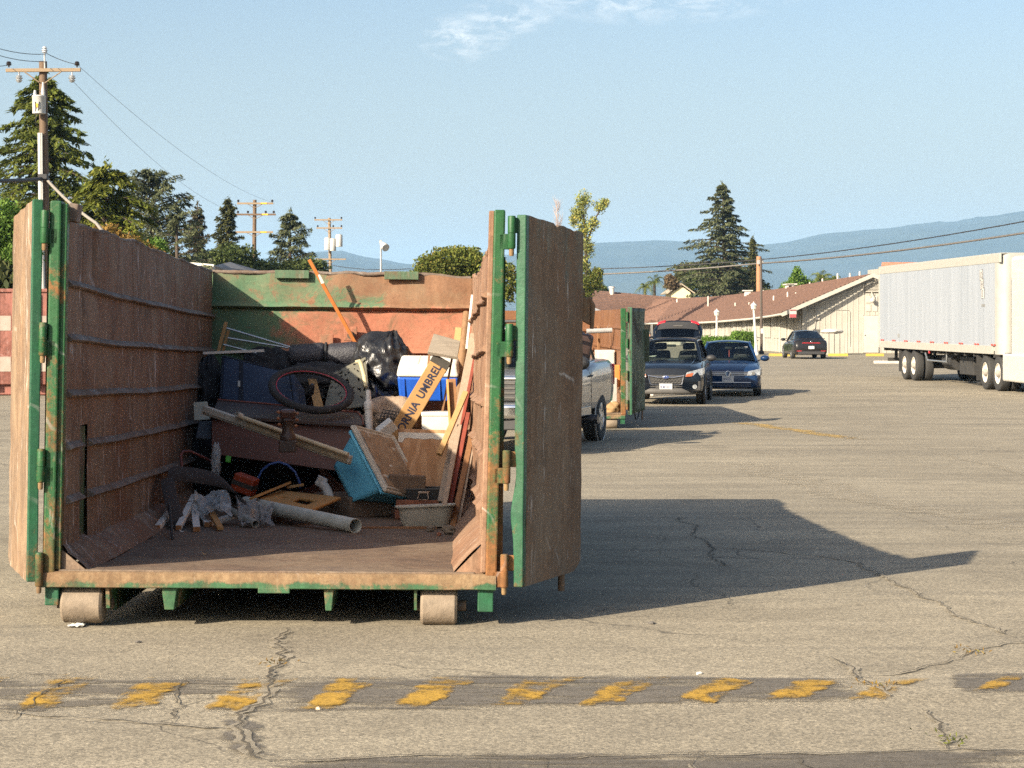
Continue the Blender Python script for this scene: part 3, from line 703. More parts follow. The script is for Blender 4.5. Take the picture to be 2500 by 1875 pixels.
def bag(c, rad, tie, seed, m, name='bag_skin', parent=None, folds=9, amp=0.10, n=64, nz=40):
    b = MB(); c = Vector(c); tie = Vector(tie)
    for i in range(nz + 1):
        v = i / nz; ph = math.pi * v
        for k in range(n):
            t = 2 * math.pi * k / n
            d = Vector((math.sin(ph) * math.cos(t), math.sin(ph) * math.sin(t), math.cos(ph)))
            q = d * 1.7 + Vector((seed * 2.3, seed * 1.1, seed * .7))
            f = 1 + amp * 1.5 * mnoise.noise(q) - amp * 0.9 * abs(mnoise.noise(q * 2.1)) - amp * 0.55 * abs(mnoise.noise(q * 4.7)) - amp * 0.40 * abs(mnoise.noise(Vector((q.x * 9, q.y * 9, q.z * 4))))
            f += amp * 0.5 * math.sin(t * folds + 3 * mnoise.noise(d * 2 + Vector((seed, 0, 0)))) * max(0, 1 - v * 2.2)
            p = c + Vector((d.x * rad[0] * f, d.y * rad[1] * f, d.z * rad[2] * f))
            g = max(0.0, 1 - v / 0.26) ** 1.6
            p = p.lerp(tie + Vector((d.x, d.y, 0)) * 0.035, g)
            b.v.append(tuple(p))
    for i in range(nz):
        for k in range(n):
            k2 = (k + 1) % n; b.f.append((i * n + k, (i + 1) * n + k, (i + 1) * n + k2, i * n + k2))
    return b.obj(name, m, parent, smooth=180)

M_bag = pm('black_plastic', (0.012, 0.012, 0.013), (0.02, 0.02, 0.021), scale=3, rough=0.30, bmp=1.0, bscale=22, stretch=(1, 1, 0.35), spec=0.6)
M_cloth = pm('black_cloth', (0.010, 0.011, 0.014), (0.018, 0.019, 0.023), scale=8, rough=0.85, bmp=0.4, bscale=40)
M_navy = pm('navy_canvas', (0.034, 0.054, 0.098), (0.024, 0.041, 0.078), scale=5, rough=0.9, bmp=0.25, bscale=160)
M_navy_trim = pm('navy_trim', (0.010, 0.015, 0.028), rough=0.7)
M_rubber = pm('tyre_rubber', (0.018, 0.018, 0.019), (0.03, 0.029, 0.028), scale=20, rough=0.85, bmp=0.4, bscale=120)
M_redline = pm('red_trim', (0.40, 0.035, 0.06), rough=0.5)
M_steel = pm('dull_steel', (0.42, 0.45, 0.48), (0.34, 0.36, 0.38), scale=20, rough=0.38, metal=0.8)
M_white = pm('white_plastic', (0.52, 0.51, 0.48), (0.43, 0.42, 0.38), scale=5, rough=0.5, bmp=0.08)
M_white_dirty = pm('dirty_white', (0.50, 0.47, 0.40), (0.30, 0.26, 0.19), scale=4, rough=0.6, bmp=0.15, lo=0.4, hi=0.75)
M_pvc = pm('grey_white_pvc', (0.52, 0.52, 0.46), (0.42, 0.42, 0.36), scale=6, rough=0.5)
M_card = pm('cardboard', (0.36, 0.21, 0.080), (0.31, 0.175, 0.066), scale=5, rough=0.9, bmp=0.12, bscale=60)
M_ink = pm('navy_ink', (0.015, 0.018, 0.045), rough=0.8)
M_tape = pm('black_tape', (0.035, 0.032, 0.026), (0.05, 0.045, 0.036), scale=20, rough=0.8)
M_pine = wood('pine', (0.42, 0.27, 0.125), (0.32, 0.19, 0.08))
M_pine2 = wood('pale_ply', (0.46, 0.26, 0.095), (0.36, 0.19, 0.065), axis=0)
M_greywood = wood('weathered_wood', (0.27, 0.235, 0.19), (0.16, 0.135, 0.105), axis=0, bmp=0.6)
M_greywood_z = wood('weathered_board', (0.36, 0.28, 0.21), (0.22, 0.165, 0.12), axis=2, bmp=0.6)
M_brownwood = wood('brown_board', (0.27, 0.135, 0.06), (0.14, 0.07, 0.035), axis=2)
M_redpaint = pm('red_paint_edge', (0.24, 0.045, 0.025), (0.16, 0.04, 0.025), scale=12, rough=0.75, bmp=0.2)
M_mahog = pm('mahogany_panel', (0.125, 0.046, 0.030), (0.095, 0.036, 0.025), scale=4, rough=0.55, stretch=(0.3, 1, 3))
M_darkwood = pm('dark_wood', (0.032, 0.018, 0.013), (0.05, 0.026, 0.017), scale=8, rough=0.5)
M_ply = None
def ply_mat():
    m, nt, b, out = new_mat('stained_plywood'); b.inputs['Roughness'].default_value = 0.75; b.inputs['Specular IOR Level'].default_value = 0.2
    f = tex(nt, 1.8, 3, 0.5, (5.5, 1, 0.9), off=(3.1, 0, 0.4), dist=1.6)
    c = ramp(nt, f, 0.40, 0.56, (0.40, 0.235, 0.125), (0.27, 0.135, 0.06))
    g = tex(nt, 4, 6, 0.7, (14, 1, 0.6))
    c = mix(nt, 0.35, c, ramp(nt, g, 0.3, 0.7, (0.42, 0.26, 0.14), (0.24, 0.13, 0.07)))
    nt.links.new(c, b.inputs['Base Color']); bump(nt, b, g, 0.2, 0.004)
    return m
M_ply = ply_mat()
def film_mat(name, col, a):
    m, nt, b, out = new_mat(name); b.inputs['Base Color'].default_value = c4(col); b.inputs['Roughness'].default_value = 0.28; b.inputs['Specular IOR Level'].default_value = 0.6
    t = nd(nt, 'ShaderNodeBsdfTransparent'); mx = nd(nt, 'ShaderNodeMixShader')
    nt.links.new(ramp(nt, tex(nt, 9, 6, 0.65, dist=1.0), 0.3, 0.75, (a - 0.22,) * 3, (min(1, a + 0.25),) * 3), mx.inputs[0])
    nt.links.new(t.outputs[0], mx.inputs[1]); nt.links.new(b.outputs[0], mx.inputs[2]); nt.links.new(mx.outputs[0], out.inputs['Surface'])
    bump(nt, b, tex(nt, 14, 6, 0.7), 0.6, 0.01)
    return m
M_film = film_mat('clear_film', (0.42, 0.46, 0.48), 0.52)
M_film2 = film_mat('grey_film', (0.26, 0.25, 0.235), 0.62)

def debris():
    # ---- black bags at the back
    def bag_thing(name, label, c, rad, tie, seed, m=M_bag, **k):
        c = Vector(c); o = bag(c, rad, tie, seed, m, name, None, **k); return tag(o, label, 'bag')
    c = W(942, 912, 17.10); bag_thing('trash_bag', 'glossy black trash bag with a peaked top against the red back wall', c, (0.29, 0.28, 0.345), W(964, 804, 17.2), 3, amp=0.16, n=96, nz=60)
    c = W(505, 960, 16.9); bag_thing('trash_bag', 'dull black trash bag squeezed between blue suitcase and shaded wall', c, (0.17, 0.30, 0.30), W(515, 862, 16.9), 5, M_cloth, amp=0.18)
    c = W(650, 905, 17.2); bag_thing('trash_bag', 'black cloth sack slumped above the blue suitcase', c, (0.24, 0.20, 0.21), W(640, 845, 17.2), 8, M_cloth, amp=0.2)
    c = W(640, 1120, 16.85); bag_thing('trash_bag', 'black bag in the dark under the brown table panel', c, (0.52, 0.45, 0.36), W(640, 1020, 16.85), 9, M_cloth)
    c = W(505, 1120, 16.6); bag_thing('trash_bag', 'black bag below the grey cloth pad beside the shaded wall', c, (0.20, 0.30, 0.34), W(505, 1040, 16.6), 11, M_cloth)
    c = W(960, 1120, 16.75); bag_thing('trash_bag', 'black bag buried beneath the brown carpet', c, (0.58, 0.45, 0.30), W(960, 1030, 16.8), 12, M_bag)
    c = W(905, 985, 16.75); bag_thing('trash_bag', 'crumpled shiny black bag spilling below the peaked trash bag', c, (0.17, 0.16, 0.15), W(905, 925, 16.8), 14, amp=0.3, n=80, nz=50)
    c = W(770, 930, 17.0); bag_thing('trash_bag', 'dark sack behind the bicycle wheel', c, (0.34, 0.20, 0.17), W(770, 880, 17.0), 15, M_cloth, amp=0.25)
    # rolled quilted jacket
    t = thing('quilted_roll', 'rolled black quilted jacket lying on top of the heap', 'jacket', W(790, 905, 17.2))
    Mq = pm('quilted_nylon', (0.018, 0.018, 0.024), (0.035, 0.035, 0.045), scale=60, rough=0.45, bmp=0.9, bscale=70)
    for x0, x1, r in ((706, 793, 0.105), (799, 882, 0.112)):
        b = MB(); pts = []; rr = []
        for i in range(14):
            u = i / 13; pts.append(W(x0 + (x1 - x0) * u, 866 + 2 * math.sin(u * 5), 17.2)); rr.append(r * (0.80 + 0.20 * math.sin(math.pi * u) ** 0.4) * (1 + 0.05 * mnoise.noise(Vector((u * 6, r * 90, 0)))))
        b.tube(pts, rr, 22); b.obj('roll', Mq, t, smooth=180)
    b = MB(); b.torus(W(796, 866, 17.2), 0.098, 0.012, axis=(1, 0.05, 0), n=24, m=8); b.obj('strap', M_cloth, t, smooth=180)
    # ---- folding frame of tan uprights and metal tubes
    t = thing('folding_frame', 'folded frame of tan wooden uprights and thin metal tubes', 'frame', W(545, 858, 17.0))
    beam(MB(), W(552, 786, 17.0), W(533, 858, 17.0), 0.028, 0.02).obj('upright', M_pine, t, bevel=0.003)
    beam(MB(), W(558, 806, 17.05), W(544, 857, 17.05), 0.024, 0.018).obj('upright', M_pine, t, bevel=0.003)
    for a, c2 in (((553, 801), (708, 847)), ((556, 825), (704, 849)), ((545, 841), (626, 862))):
        MB().tube([W(*a, 17.0), W(*c2, 17.05)], 0.0085, 8).obj('metal_tube', M_steel, t, smooth=50)
    o = beam(MB(), W(495, 862, 16.6), W(645, 856, 16.75), 0.022, 0.008, (0, 0, 1)).obj('white_lath', M_white, bevel=0.001); tag(o, 'thin white lath lying level above the blue suitcase', 'lath')
    # ---- suitcase
    q = [W(538, 862, 16.75), W(530, 986, 16.45), W(732, 1012, 16.1), W(716, 908, 16.4)]
    t = thing('suitcase', 'dark blue soft suitcase lying on its back under the bicycle wheel', 'suitcase', q[1])
    def qp(u, v, off=0.0):
        p = q[0].lerp(q[3], u).lerp(q[1].lerp(q[2], u), v); n = (q[1] - q[0]).cross(q[3] - q[0]).normalized()
        return p + n * off
    MB().slab([qp(0, 0), qp(0, 1), qp(1, 1), qp(1, 0)], 0.26).obj('shell', M_navy, t, bevel=0.035, segs=4)
    MB().slab([qp(.06, .07, .012), qp(.06, .90, .012), qp(.94, .90, .012), qp(.94, .07, .012)], 0.016).obj('front_pocket', M_navy, t, bevel=0.012, segs=3)
    MB().slab([qp(.27, .05, .017), qp(.27, .93, .017), qp(.33, .93, .017), qp(.33, .05, .017)], 0.010).obj('webbing_strip', M_navy_trim, t, bevel=0.003)
    MB().tube([qp(.05, .06, .006), qp(.95, .06, .006), qp(.95, .92, .006), qp(.05, .92, .006), qp(.05, .06, .006)], 0.007, 6).obj('piping', M_navy_trim, t, smooth=60)
    MB().slab([qp(.265, .50, .026), qp(.265, .62, .026), qp(.295, .62, .026), qp(.295, .50, .026)], 0.006).obj('zip_tag', M_white, t, bevel=0.002)
    # ---- bicycle wheel
    t = thing('bicycle_wheel', 'bicycle wheel with black tyre and red rim line lying tilted on the heap', 'wheel', W(760, 990, 16.1))
    ax = Vector((0.19, -0.44, 0.87)).normalized(); c = W(760, 952, 16.05)
    MB().torus(c, 0.316, 0.031, ax, 64, 12).obj('tyre', M_rubber, t, smooth=180)
    MB().torus(c, 0.287, 0.009, ax, 64, 8).obj('rim', pm('black_rim', (0.02, 0.02, 0.022), rough=0.35), t, smooth=180)
    MB().torus(c + ax * 0.010, 0.2815, 0.0040, ax, 64, 6).obj('rim_line', M_redline, t, smooth=180)
    a1 = ax.orthogonal().normalized(); a2 = ax.cross(a1)
    for k in range(20):
        th = k * math.pi / 10; e = a1 * math.cos(th) + a2 * math.sin(th); e2 = a1 * math.cos(th + 0.9) + a2 * math.sin(th + 0.9)
        MB().tube([c + e2 * 0.02 + ax * (0.03 if k % 2 else -0.03), c + e * 0.283], 0.0012, 4, caps=False).obj('spoke', M_tape, t)
    MB().tube([c - ax * 0.055, c - ax * 0.03, c + ax * 0.03, c + ax * 0.055], [0.012, 0.024, 0.024, 0.012], 12).obj('hub', pm('black_rim', (0.02,) * 3), t, smooth=40)
    o = MB().slab([W(752, 925, 16.4), W(768, 1000, 16.25), W(792, 1000, 16.25), W(772, 925, 16.4)], 0.02).obj('tan_strip', M_pine); tag(o, 'tan wooden strip seen through the bicycle wheel', 'strip')
    # ---- perforated mat
    cq = [W(812, 912, 16.85), W(790, 1003, 16.35), W(904, 992, 16.35), W(893, 872, 16.9)]
    rnd = random.Random(4); holes = [(rnd.random(), rnd.random(), 0.028 + 0.02 * rnd.random(), rnd.random() * 3) for _ in range(46)]
    def kp(u, v):
        for hx, hy, r, a in holes:
            dx, dy = u - hx, v - hy; e = dx * math.cos(a) + dy * math.sin(a); g = -dx * math.sin(a) + dy * math.cos(a)
            if (e / r) ** 2 + (g / (r * .5)) ** 2 < 1: return False
        return True
    o = MB().grid(lambda u, v: cq[0].lerp(cq[3], u).lerp(cq[1].lerp(cq[2], u), v) + Vector((0, 0.012 * math.sin(u * 5 + v * 3), 0)), 70, 70, kp).obj('perforated_mat', pm('beige_plastic', (0.15, 0.14, 0.10), (0.10, 0.098, 0.078), scale=6, rough=0.6), solid=0.010, smooth=60)
    tag(o, 'beige plastic mat pierced with leaf-shaped holes behind the bicycle wheel', 'mat')
    o = MB().tube([W(868, 884, 16.6), W(876, 882, 16.6), W(882, 890, 16.6), W(889, 918, 16.5), W(893, 945, 16.45)], [0.014, 0.02, 0.02, 0.018, 0.016], 10).obj('curved_rail', pm('beige_rail', (0.50, 0.44, 0.26), (0.42, 0.37, 0.22), rough=0.6), smooth=60); tag(o, 'beige curved rail standing beside the black trash bag', 'rail')
    # ---- brown table
    t = thing('table', 'reddish brown table tipped on its side under the suitcase', 'table', W(700, 1150, 15.9))
    MB().hexa([W(517, 1022, 15.75), W(884, 1044, 15.65), W(880, 1012, 16.15), W(532, 982, 16.25), W(517, 1012, 15.75), W(886, 1036, 15.65), W(880, 1004, 16.15), W(532, 974, 16.25)]).obj('table_leaf', M_darkwood, t, bevel=0.004)
    MB().tube([W(532, 975, 16.2), W(650, 985, 16.18), W(780, 999, 16.14), W(872, 1005, 16.1), W(884, 1018, 15.9), W(887, 1036, 15.66)], 0.006, 6).obj('edge_band', pm('red_edge_band', (0.22, 0.06, 0.04), rough=0.5), t, smooth=60)
    MB().slab([W(517, 1024, 15.80), W(517, 1108, 15.72), W(888, 1158, 15.64), W(884, 1046, 15.72)], 0.022).obj('panel', M_mahog, t, bevel=0.003)
    # ---- blind rail + curtain pole
    t = thing('blind_rail', 'dirty white window blind headrail slanting across the brown table', 'rail', W(845, 1120, 15.0))
    p0, p1 = W(497, 1000, 15.55), W(856, 1124, 14.95)
    beam(MB(), p0, p1, 0.066, 0.05, (0, 0, 1)).obj('channel', M_white_dirty, t, bevel=0.006)
    d = (p1 - p0).normalized(); up = Vector((0, 0, 1)); 
    for k, off in enumerate((-0.018, -0.030)): beam(MB(), p0 + up * off + Vector((0, -0.028, 0)), p1 + up * off + Vector((0, -0.028, 0)), 0.004, 0.006, (0, 0, 1)).obj('groove', pm('groove_dark', (0.10, 0.08, 0.06)), t)
    beam(MB(), p0.lerp(p1, 0.30) + Vector((0, -0.027, 0.002)), p0.lerp(p1, 0.98) + Vector((0, -0.027, 0.002)), 0.05, 0.006, (0, 0, 1)).obj('stained_slat', pm('tan_stain', (0.30, 0.23, 0.14), (0.40, 0.33, 0.22), scale=9, rough=0.7), t)
    t = thing('curtain_pole', 'cream curtain pole resting along the slanting blind rail', 'pole', W(846, 1106, 14.9))
    MB().tube([W(588, 1018, 15.35), W(850, 1110, 14.88)], 0.017, 12).obj('shaft', pm('cream_pole', (0.55, 0.45, 0.29), (0.48, 0.38, 0.24), rough=0.5), t, smooth=50)
    b = MB(); b.pipe(W(578, 1012, 15.33), W(590, 1017, 15.36), 0.024, 0.012, 14); b.obj('end_ring', M_white_dirty, t, smooth=50)
    # ---- knobbed dark post
    t = thing('dark_wooden_post', 'short dark wooden post with a knobbed head standing before the table', 'post', W(703, 1104, 14.75))
    s = 1 / ppm(14.75); base = W(703, 1104, 14.75)
    MB().box(base + Vector((0, 0, 0.045)), (0.125, 0.10, 0.09)).obj('foot', M_darkwood, t, bevel=0.008)
    MB().lathe([(0.058, 0.09), (0.060, 0.12), (0.050, 0.135), (0.044, 0.15), (0.040, 0.22), (0.05, 0.235), (0.038, 0.25)], base, 20).obj('shaft', M_darkwood, t, smooth=40)
    MB().box(base + Vector((0, 0, 0.278)), (0.112, 0.06, 0.075), (R(12), 0, 0)).obj('head', pm('head_wood', (0.09, 0.035, 0.022), (0.05, 0.02, 0.014), rough=0.4), t, bevel=0.02, segs=3)
    for k, (dx, dz) in enumerate(((-.068, .295), (-.070, .250), (-.062, .205), (.070, .285), (.068, .240), (.060, .195))):
        MB().blob(base + Vector((dx, -0.02, dz)), (0.014, 0.010, 0.012), 6, 0.1, n=8).obj('knob', pm('amber_knob', (0.30, 0.13, 0.055), (0.20, 0.08, 0.035), rough=0.35), t, smooth=180)
    # ---- left of the table
    o = MB().slab([W(472, 982, 15.9), W(474, 1026, 15.85), W(513, 1024, 15.85), W(506, 980, 15.9)], 0.012).obj('white_tile_board', pm('greyed_white', (0.40, 0.42, 0.36), rough=0.7), bevel=0.003); tag(o, 'small pale board wedged at the left end of the blind rail', 'board')
    o = MB().slab([W(485, 1028, 15.85), W(476, 1070, 15.8), W(514, 1072, 15.8), W(518, 1026, 15.85)], 0.05).obj('grey_pad', pm('slate_cloth', (0.055, 0.075, 0.10), (0.04, 0.055, 0.075), rough=0.9, bmp=0.3), bevel=0.012, segs=3); tag(o, 'blue grey cloth pad hanging under the pale board', 'pad')
    b = MB(); b.blob(W(527, 1122, 15.3), (0.035, 0.03, 0.125), 20, 0.35, 2.5, 3, n=20); o = b.obj('clear_bottle_bag', M_film, smooth=180); tag(o, 'crumpled clear plastic bag standing upright near the wall', 'plastic')
    o = MB().tube([W(444, 1142, 15.0), W(441, 1112, 15.0), W(447, 1102, 15.05), W(465, 1102, 15.1), W(500, 1118, 15.3), W(520, 1128, 15.5)], 0.010, 8).obj('red_tube_frame', pm('faded_red_tube', (0.16, 0.045, 0.04), rough=0.6), smooth=60); tag(o, 'bent faded red metal tube by the wall', 'tube')
    o = MB().box(W(557, 1121, 15.6), (0.042, 0.03, 0.05), (0, 0.1, 0.2)).obj('green_clip', pm('lime_plastic', (0.06, 0.42, 0.03), rough=0.4), bevel=0.006); tag(o, 'small lime green plastic clip under the brown table', 'clip')
    # ---- upright white pipe
    t = thing('white_pipe', 'white plastic pipe with a coupling standing upright behind the blue tote', 'pipe', W(901, 1064, 15.7))
    a, z = W(902, 1066, 15.7), W(899, 952, 15.8); d = z - a
    MB().tube([a, a + d * 0.60], 0.031, 18).obj('shaft', M_white, t, smooth=50)
    MB().tube([a + d * 0.56, a + d * 0.60, a + d * 0.72, a + d * 0.76], [0.033, 0.037, 0.037, 0.030], 18).obj('coupling', M_white, t, smooth=50)
    MB().tube([a + d * 0.76, a + d * 0.95, a + d * 1.0], [0.023, 0.021, 0.013], 18).obj('spigot', M_white, t, smooth=50)
    # ---- cooler
    cw, cd = 0.505, 0.30
    t = thing('cooler', 'blue picnic cooler with a white lid behind the cardboard box', 'cooler', W(1045, 982, 16.6), rot=(R(17), R(0.5), R(-3)), local=True)
    Mblue = pm('cooler_blue', (0.018, 0.105, 0.52), (0.014, 0.085, 0.44), scale=8, rough=0.42)
    Mlid = pm('cooler_white', (0.58, 0.57, 0.52), (0.50, 0.48, 0.43), scale=6, rough=0.45)
    MB().hexa([(-.47 * cw, 0.01, 0), (.47 * cw, 0.01, 0), (.47 * cw, cd, 0), (-.47 * cw, cd, 0), (-.5 * cw, 0, .215), (.5 * cw, 0, .215), (.5 * cw, cd, .215), (-.5 * cw, cd, .215)]).obj('body', Mblue, t, bevel=0.02, segs=3)
    MB().hexa([(-.515 * cw, -.008, .217), (.515 * cw, -.008, .217), (.515 * cw, cd + .008, .217), (-.515 * cw, cd + .008, .217), (-.475 * cw, 0.02, .318), (.475 * cw, 0.02, .318), (.475 * cw, cd - .015, .318), (-.475 * cw, cd - .015, .318)]).obj('lid', Mlid, t, bevel=0.022, segs=4)
    for x in (-.16, .06): MB().box((x * cw, cd * .5, .3185), (0.006, cd * .78, 0.004)).obj('lid_groove', M_white_dirty, t)
    for x in (-.38, -.1, .2, .4): MB().box((x * cw, -0.002, .11), (0.008, 0.01, 0.19)).obj('body_rib', Mblue, t, bevel=0.003)
    # ---- cardboard umbrella box
    t = thing('umbrella_box', 'long cardboard umbrella box with navy lettering leaning on the cooler', 'box', W(962, 1078, 15.75))
    p0, p1 = W(955, 1087, 15.70), W(1069, 895, 15.95); d = (p1 - p0).normalized(); side = Vector((0.86, 0.0, -0.48)); side = (side - d * side.dot(d)).normalized(); nn = d.cross(side)
    if nn.y > 0: nn = -nn
    beam(MB(), p0, p1, 0.150, 0.085, side).obj('carton', M_card, t, bevel=0.004)
    beam(MB(), p1 - d * 0.004, p1 + d * 0.068, 0.156, 0.09, side).obj('tape_wrap', M_tape, t, bevel=0.004)
    nf = nn * (0.085 / 2 + 0.001)
    for s, off in (('ORNIA', 0.125), ('UMBREL', 0.435)): text_on(s, 0.088, p0 + d * off - side * (-0.030) + nf, d, -side, M_ink, t, bold=0.0022, squeeze=0.98)
    # ---- weathered board with stubs
    t = thing('weathered_board', 'short weathered grey board propped above the umbrella box', 'board', W(1080, 870, 15.95))
    MB().slab([W(1059, 814, 16.1), W(1044, 858, 15.9), W(1117, 871, 15.85), W(1124, 832, 16.05)], 0.03).obj('plank', M_greywood, t, bevel=0.003)
    for x0, y0, x1, y1 in ((1049, 860, 1044, 905), (1104, 872, 1080, 1005)): beam(MB(), W(x0, y0, 16.0), W(x1, y1, 15.92), 0.016, 0.02).obj('stub_leg', M_brownwood, t)
    # ---- carpet, basket, cream box, gutter piece
    o = MB().blob(W(955, 1022, 16.35), (0.27, 0.30, 0.16), 24, 0.25, 1.8, 6, n=36).obj('carpet_wad', pm('brown_carpet', (0.33, 0.245, 0.18), (0.24, 0.17, 0.12), scale=30, rough=1.0, bmp=0.8, bscale=120), smooth=180); tag(o, 'wadded light brown carpet under the cooler', 'carpet')
    t = thing('wire_basket', 'small black lattice basket lying behind the white gutter piece', 'basket', W(950, 1035, 15.95))
    o4 = [W(935, 1000, 16.1), W(924, 1038, 15.9), W(972, 1046, 15.85), W(983, 1008, 16.0)]
    for k in range(7):
        u = k / 6; MB().tube([o4[0].lerp(o4[3], u), (o4[0].lerp(o4[3], u) + o4[1].lerp(o4[2], u)) / 2 + Vector((0, -.03, .012)), o4[1].lerp(o4[2], u)], 0.004, 5).obj('bar', M_tape, t)
    for k in range(6):
        v = k / 5; w = -0.03 * math.sin(math.pi * v); MB().tube([o4[0].lerp(o4[1], v) + Vector((0, w, 0)), o4[3].lerp(o4[2], v) + Vector((0, w, 0))], 0.004, 5).obj('bar', M_tape, t)
    t = thing('cream_box', 'cream plastic box behind the stained plywood sheet', 'box', W(1066, 1050, 15.7))
    MB().box(W(1066, 1052, 15.8) + Vector((0, 0, 0.0)), (0.225, 0.2, 0.24)).obj('body', Mlid, t, bevel=0.008)
    MB().box(W(1066, 1010, 15.8), (0.235, 0.21, 0.035)).obj('lid', Mlid, t, bevel=0.008)
    t = thing('gutter_piece', 'white rectangular gutter outlet lying behind the tote lid', 'gutter', W(940, 1065, 15.4))
    rm = Euler((R(20), R(-38), R(10))).to_matrix()
    MB().box(W(944, 1046, 15.5), (0.135, 0.085, 0.09), rm).obj('outlet', M_white, t, bevel=0.006)
    MB().box(W(928, 1060, 15.47), (0.03, 0.07, 0.075), rm).obj('collar', M_white, t, bevel=0.004)
    # ---- stained plywood
    t = thing('plywood_sheet', 'stained plywood sheet with a white painted top band', 'plywood', fl(1020, 1262))
    qa = [W(972, 1046, 15.55), W(966, 1222, 15.0), W(1080, 1226, 15.0), W(1102, 1050, 15.55)]
    MB().slab(qa, 0.018).obj('sheet', M_ply, t, bevel=0.002)
    nq = (qa[1] - qa[0]).cross(qa[3] - qa[0]).normalized()
    def qq(u, v, off): return qa[0].lerp(qa[3], u).lerp(qa[1].lerp(qa[2], u), v) + nq * off
    MB().grid(lambda u, v: qq(0.01 + .98 * u, 0.055 + (0.085 + 0.02 * mnoise.noise(Vector((u * 7, 0, 0))) + (0.05 if u < .12 else 0)) * v, 0.0025), 24, 2).obj('paint_band', M_white_dirty, t)
    # ---- blue tote with its lid on, lying tilted
    A = W(859, 1046, 15.15); u = Vector((.283, .32, -.098)); v = Vector((.265, -.355, -.44)); n = v.cross(u).normalized()
    if n.y > 0: n = -n
    t = thing('storage_tote', 'broken light blue plastic tote tipped over with a muddy white lid', 'tote', fl(860, 1240))
    Mtote = pm('tote_blue', (0.13, 0.46, 0.63), (0.11, 0.39, 0.56), scale=5, rough=0.5, bmp=0.05)
    def lp(a, c, h): return A + u * a + v * c + n * h
    H = -0.34
    body = MB()
    R0 = [lp(.04, .04, -.015), lp(.96, .04, -.015), lp(.96, .96, -.015), lp(.04, .96, -.015)]
    R1 = [lp(.14, .12, H), lp(.86, .12, H), lp(.86, .70, H), lp(.14, .70, H)]
    body.grid(lambda a, c: R0[0].lerp(R0[1], a).lerp(R1[0].lerp(R1[1], a), c), 10, 10)
    body.grid(lambda a, c: R0[3].lerp(R0[0], a).lerp(R1[3].lerp(R1[0], a), c), 14, 10)
    body.grid(lambda a, c: R0[1].lerp(R0[2], a).lerp(R1[1].lerp(R1[2], a), c), 14, 10)
    body.grid(lambda a, c: R0[2].lerp(R0[3], a).lerp(R1[2].lerp(R1[3], a), c * (0.55 + 0.12 * mnoise.noise(Vector((a * 6, 2, 0))) + 0.25 * a)), 24, 10)
    body.grid(lambda a, c: R1[0].lerp(R1[1], a).lerp(R1[3].lerp(R1[2], a), c), 6, 6, lambda a, c: c < 0.85)
    body.obj('tub', Mtote, t, solid=0.006, smooth=40)
    rim = MB(); rim.tube([lp(.01, .01, -.03), lp(.99, .01, -.03), lp(.99, .99, -.03), lp(.01, .99, -.03), lp(.01, .01, -.03)], 0.014, 8); rim.obj('tub_rim', Mtote, t, smooth=60)
    Mmud = pm('muddy_lid', (0.33, 0.23, 0.14), (0.22, 0.15, 0.09), scale=5, rough=0.9, bmp=0.8, bscale=25)
    lid = MB().slab([lp(-.03, -.03, .025), lp(-.03, 1.03, .025), lp(1.03, 1.03, .025), lp(1.03, -.03, .025)], 0.03).obj('lid', M_white_dirty, t, bevel=0.012, segs=3)
    MB().grid(lambda a, c: lp(.09 + .80 * a, .06 + .88 * c, 0.030 + 0.010 * mnoise.noise(Vector((a * 6, c * 8, 0)))), 20, 26).obj('mud_cake', Mmud, lid, smooth=180)
    MB().tube([lp(.02, .0, .026), lp(.98, .0, .026), lp(.98, .99, .026), lp(.02, .99, .026), lp(.02, .0, .026)], 0.012, 6).obj('lid_rim', M_white_dirty, lid, smooth=60)
    # ---- blocks, paver, pan, tray
    Mblk = pm('brown_concrete', (0.155, 0.105, 0.070), (0.115, 0.08, 0.055), scale=12, rough=0.95, bmp=0.5, bscale=60)
    p = fl(855, 1264); x1 = (fl(957, 1262) - p); x1.z = 0; yl = Vector((-0.32, 0.42, 0)); zz = Vector((0, 0, 0.155))
    o = MB().hexa([p, p + x1, p + x1 + yl, p + yl, p + zz, p + x1 + zz, p + x1 + yl + zz, p + yl + zz]).obj('concrete_block', Mblk, bevel=0.010); tag(o, 'brown concrete block on the floor in front of the blue tote', 'block')
    o = MB().box(W(993, 1182, 14.95), (0.275, 0.10, 0.135), (0, R(3), R(6))).obj('concrete_block', Mblk, bevel=0.008); tag(o, 'grey brown concrete block lodged between tote lid and plywood', 'block')
    Mterra = pm('terracotta', (0.26, 0.095, 0.050), (0.19, 0.075, 0.045), scale=10, rough=0.9, bmp=0.4, bscale=60)
    for k, (dz, lab) in enumerate(((0.0, 'terracotta paver under the upper paver and roasting pan'), (0.075, 'terracotta paver directly under the black roasting pan'))):
        o = MB().box(fl(1018, 1270) + Vector((0.0, 0.1, 0.04 + dz)), (0.33 - 0.01 * k, 0.2, 0.066), (0, 0, 0.04 * k)).obj('terracotta_paver', Mterra, bevel=0.008); tag(o, lab, 'paver')
    pb = fl(1018, 1270) + Vector((0.05, 0.1, 0.151))
    t = thing('roasting_pan', 'dark roasting pan with a rusty loop handle on the terracotta paver', 'pan', pb)
    Mpan = pm('enamel_dark', (0.022, 0.025, 0.028), (0.04, 0.035, 0.03), scale=14, rough=0.4, bmp=0.1)
    b = MB(); w0, w1, h, dd = 0.12, 0.132, 0.078, 0.09
    b.hexa([pb + Vector(k) for k in ((-w0, -dd, 0), (w0, -dd, 0), (w0, dd, 0), (-w0, dd, 0), (-w1, -dd - .01, h), (w1, -dd - .01, h), (w1, dd + .01, h), (-w1, dd + .01, h))]); b.f = [f for i, f in enumerate(b.f) if i != 1]; b.obj('body', Mpan, t, solid=0.004)
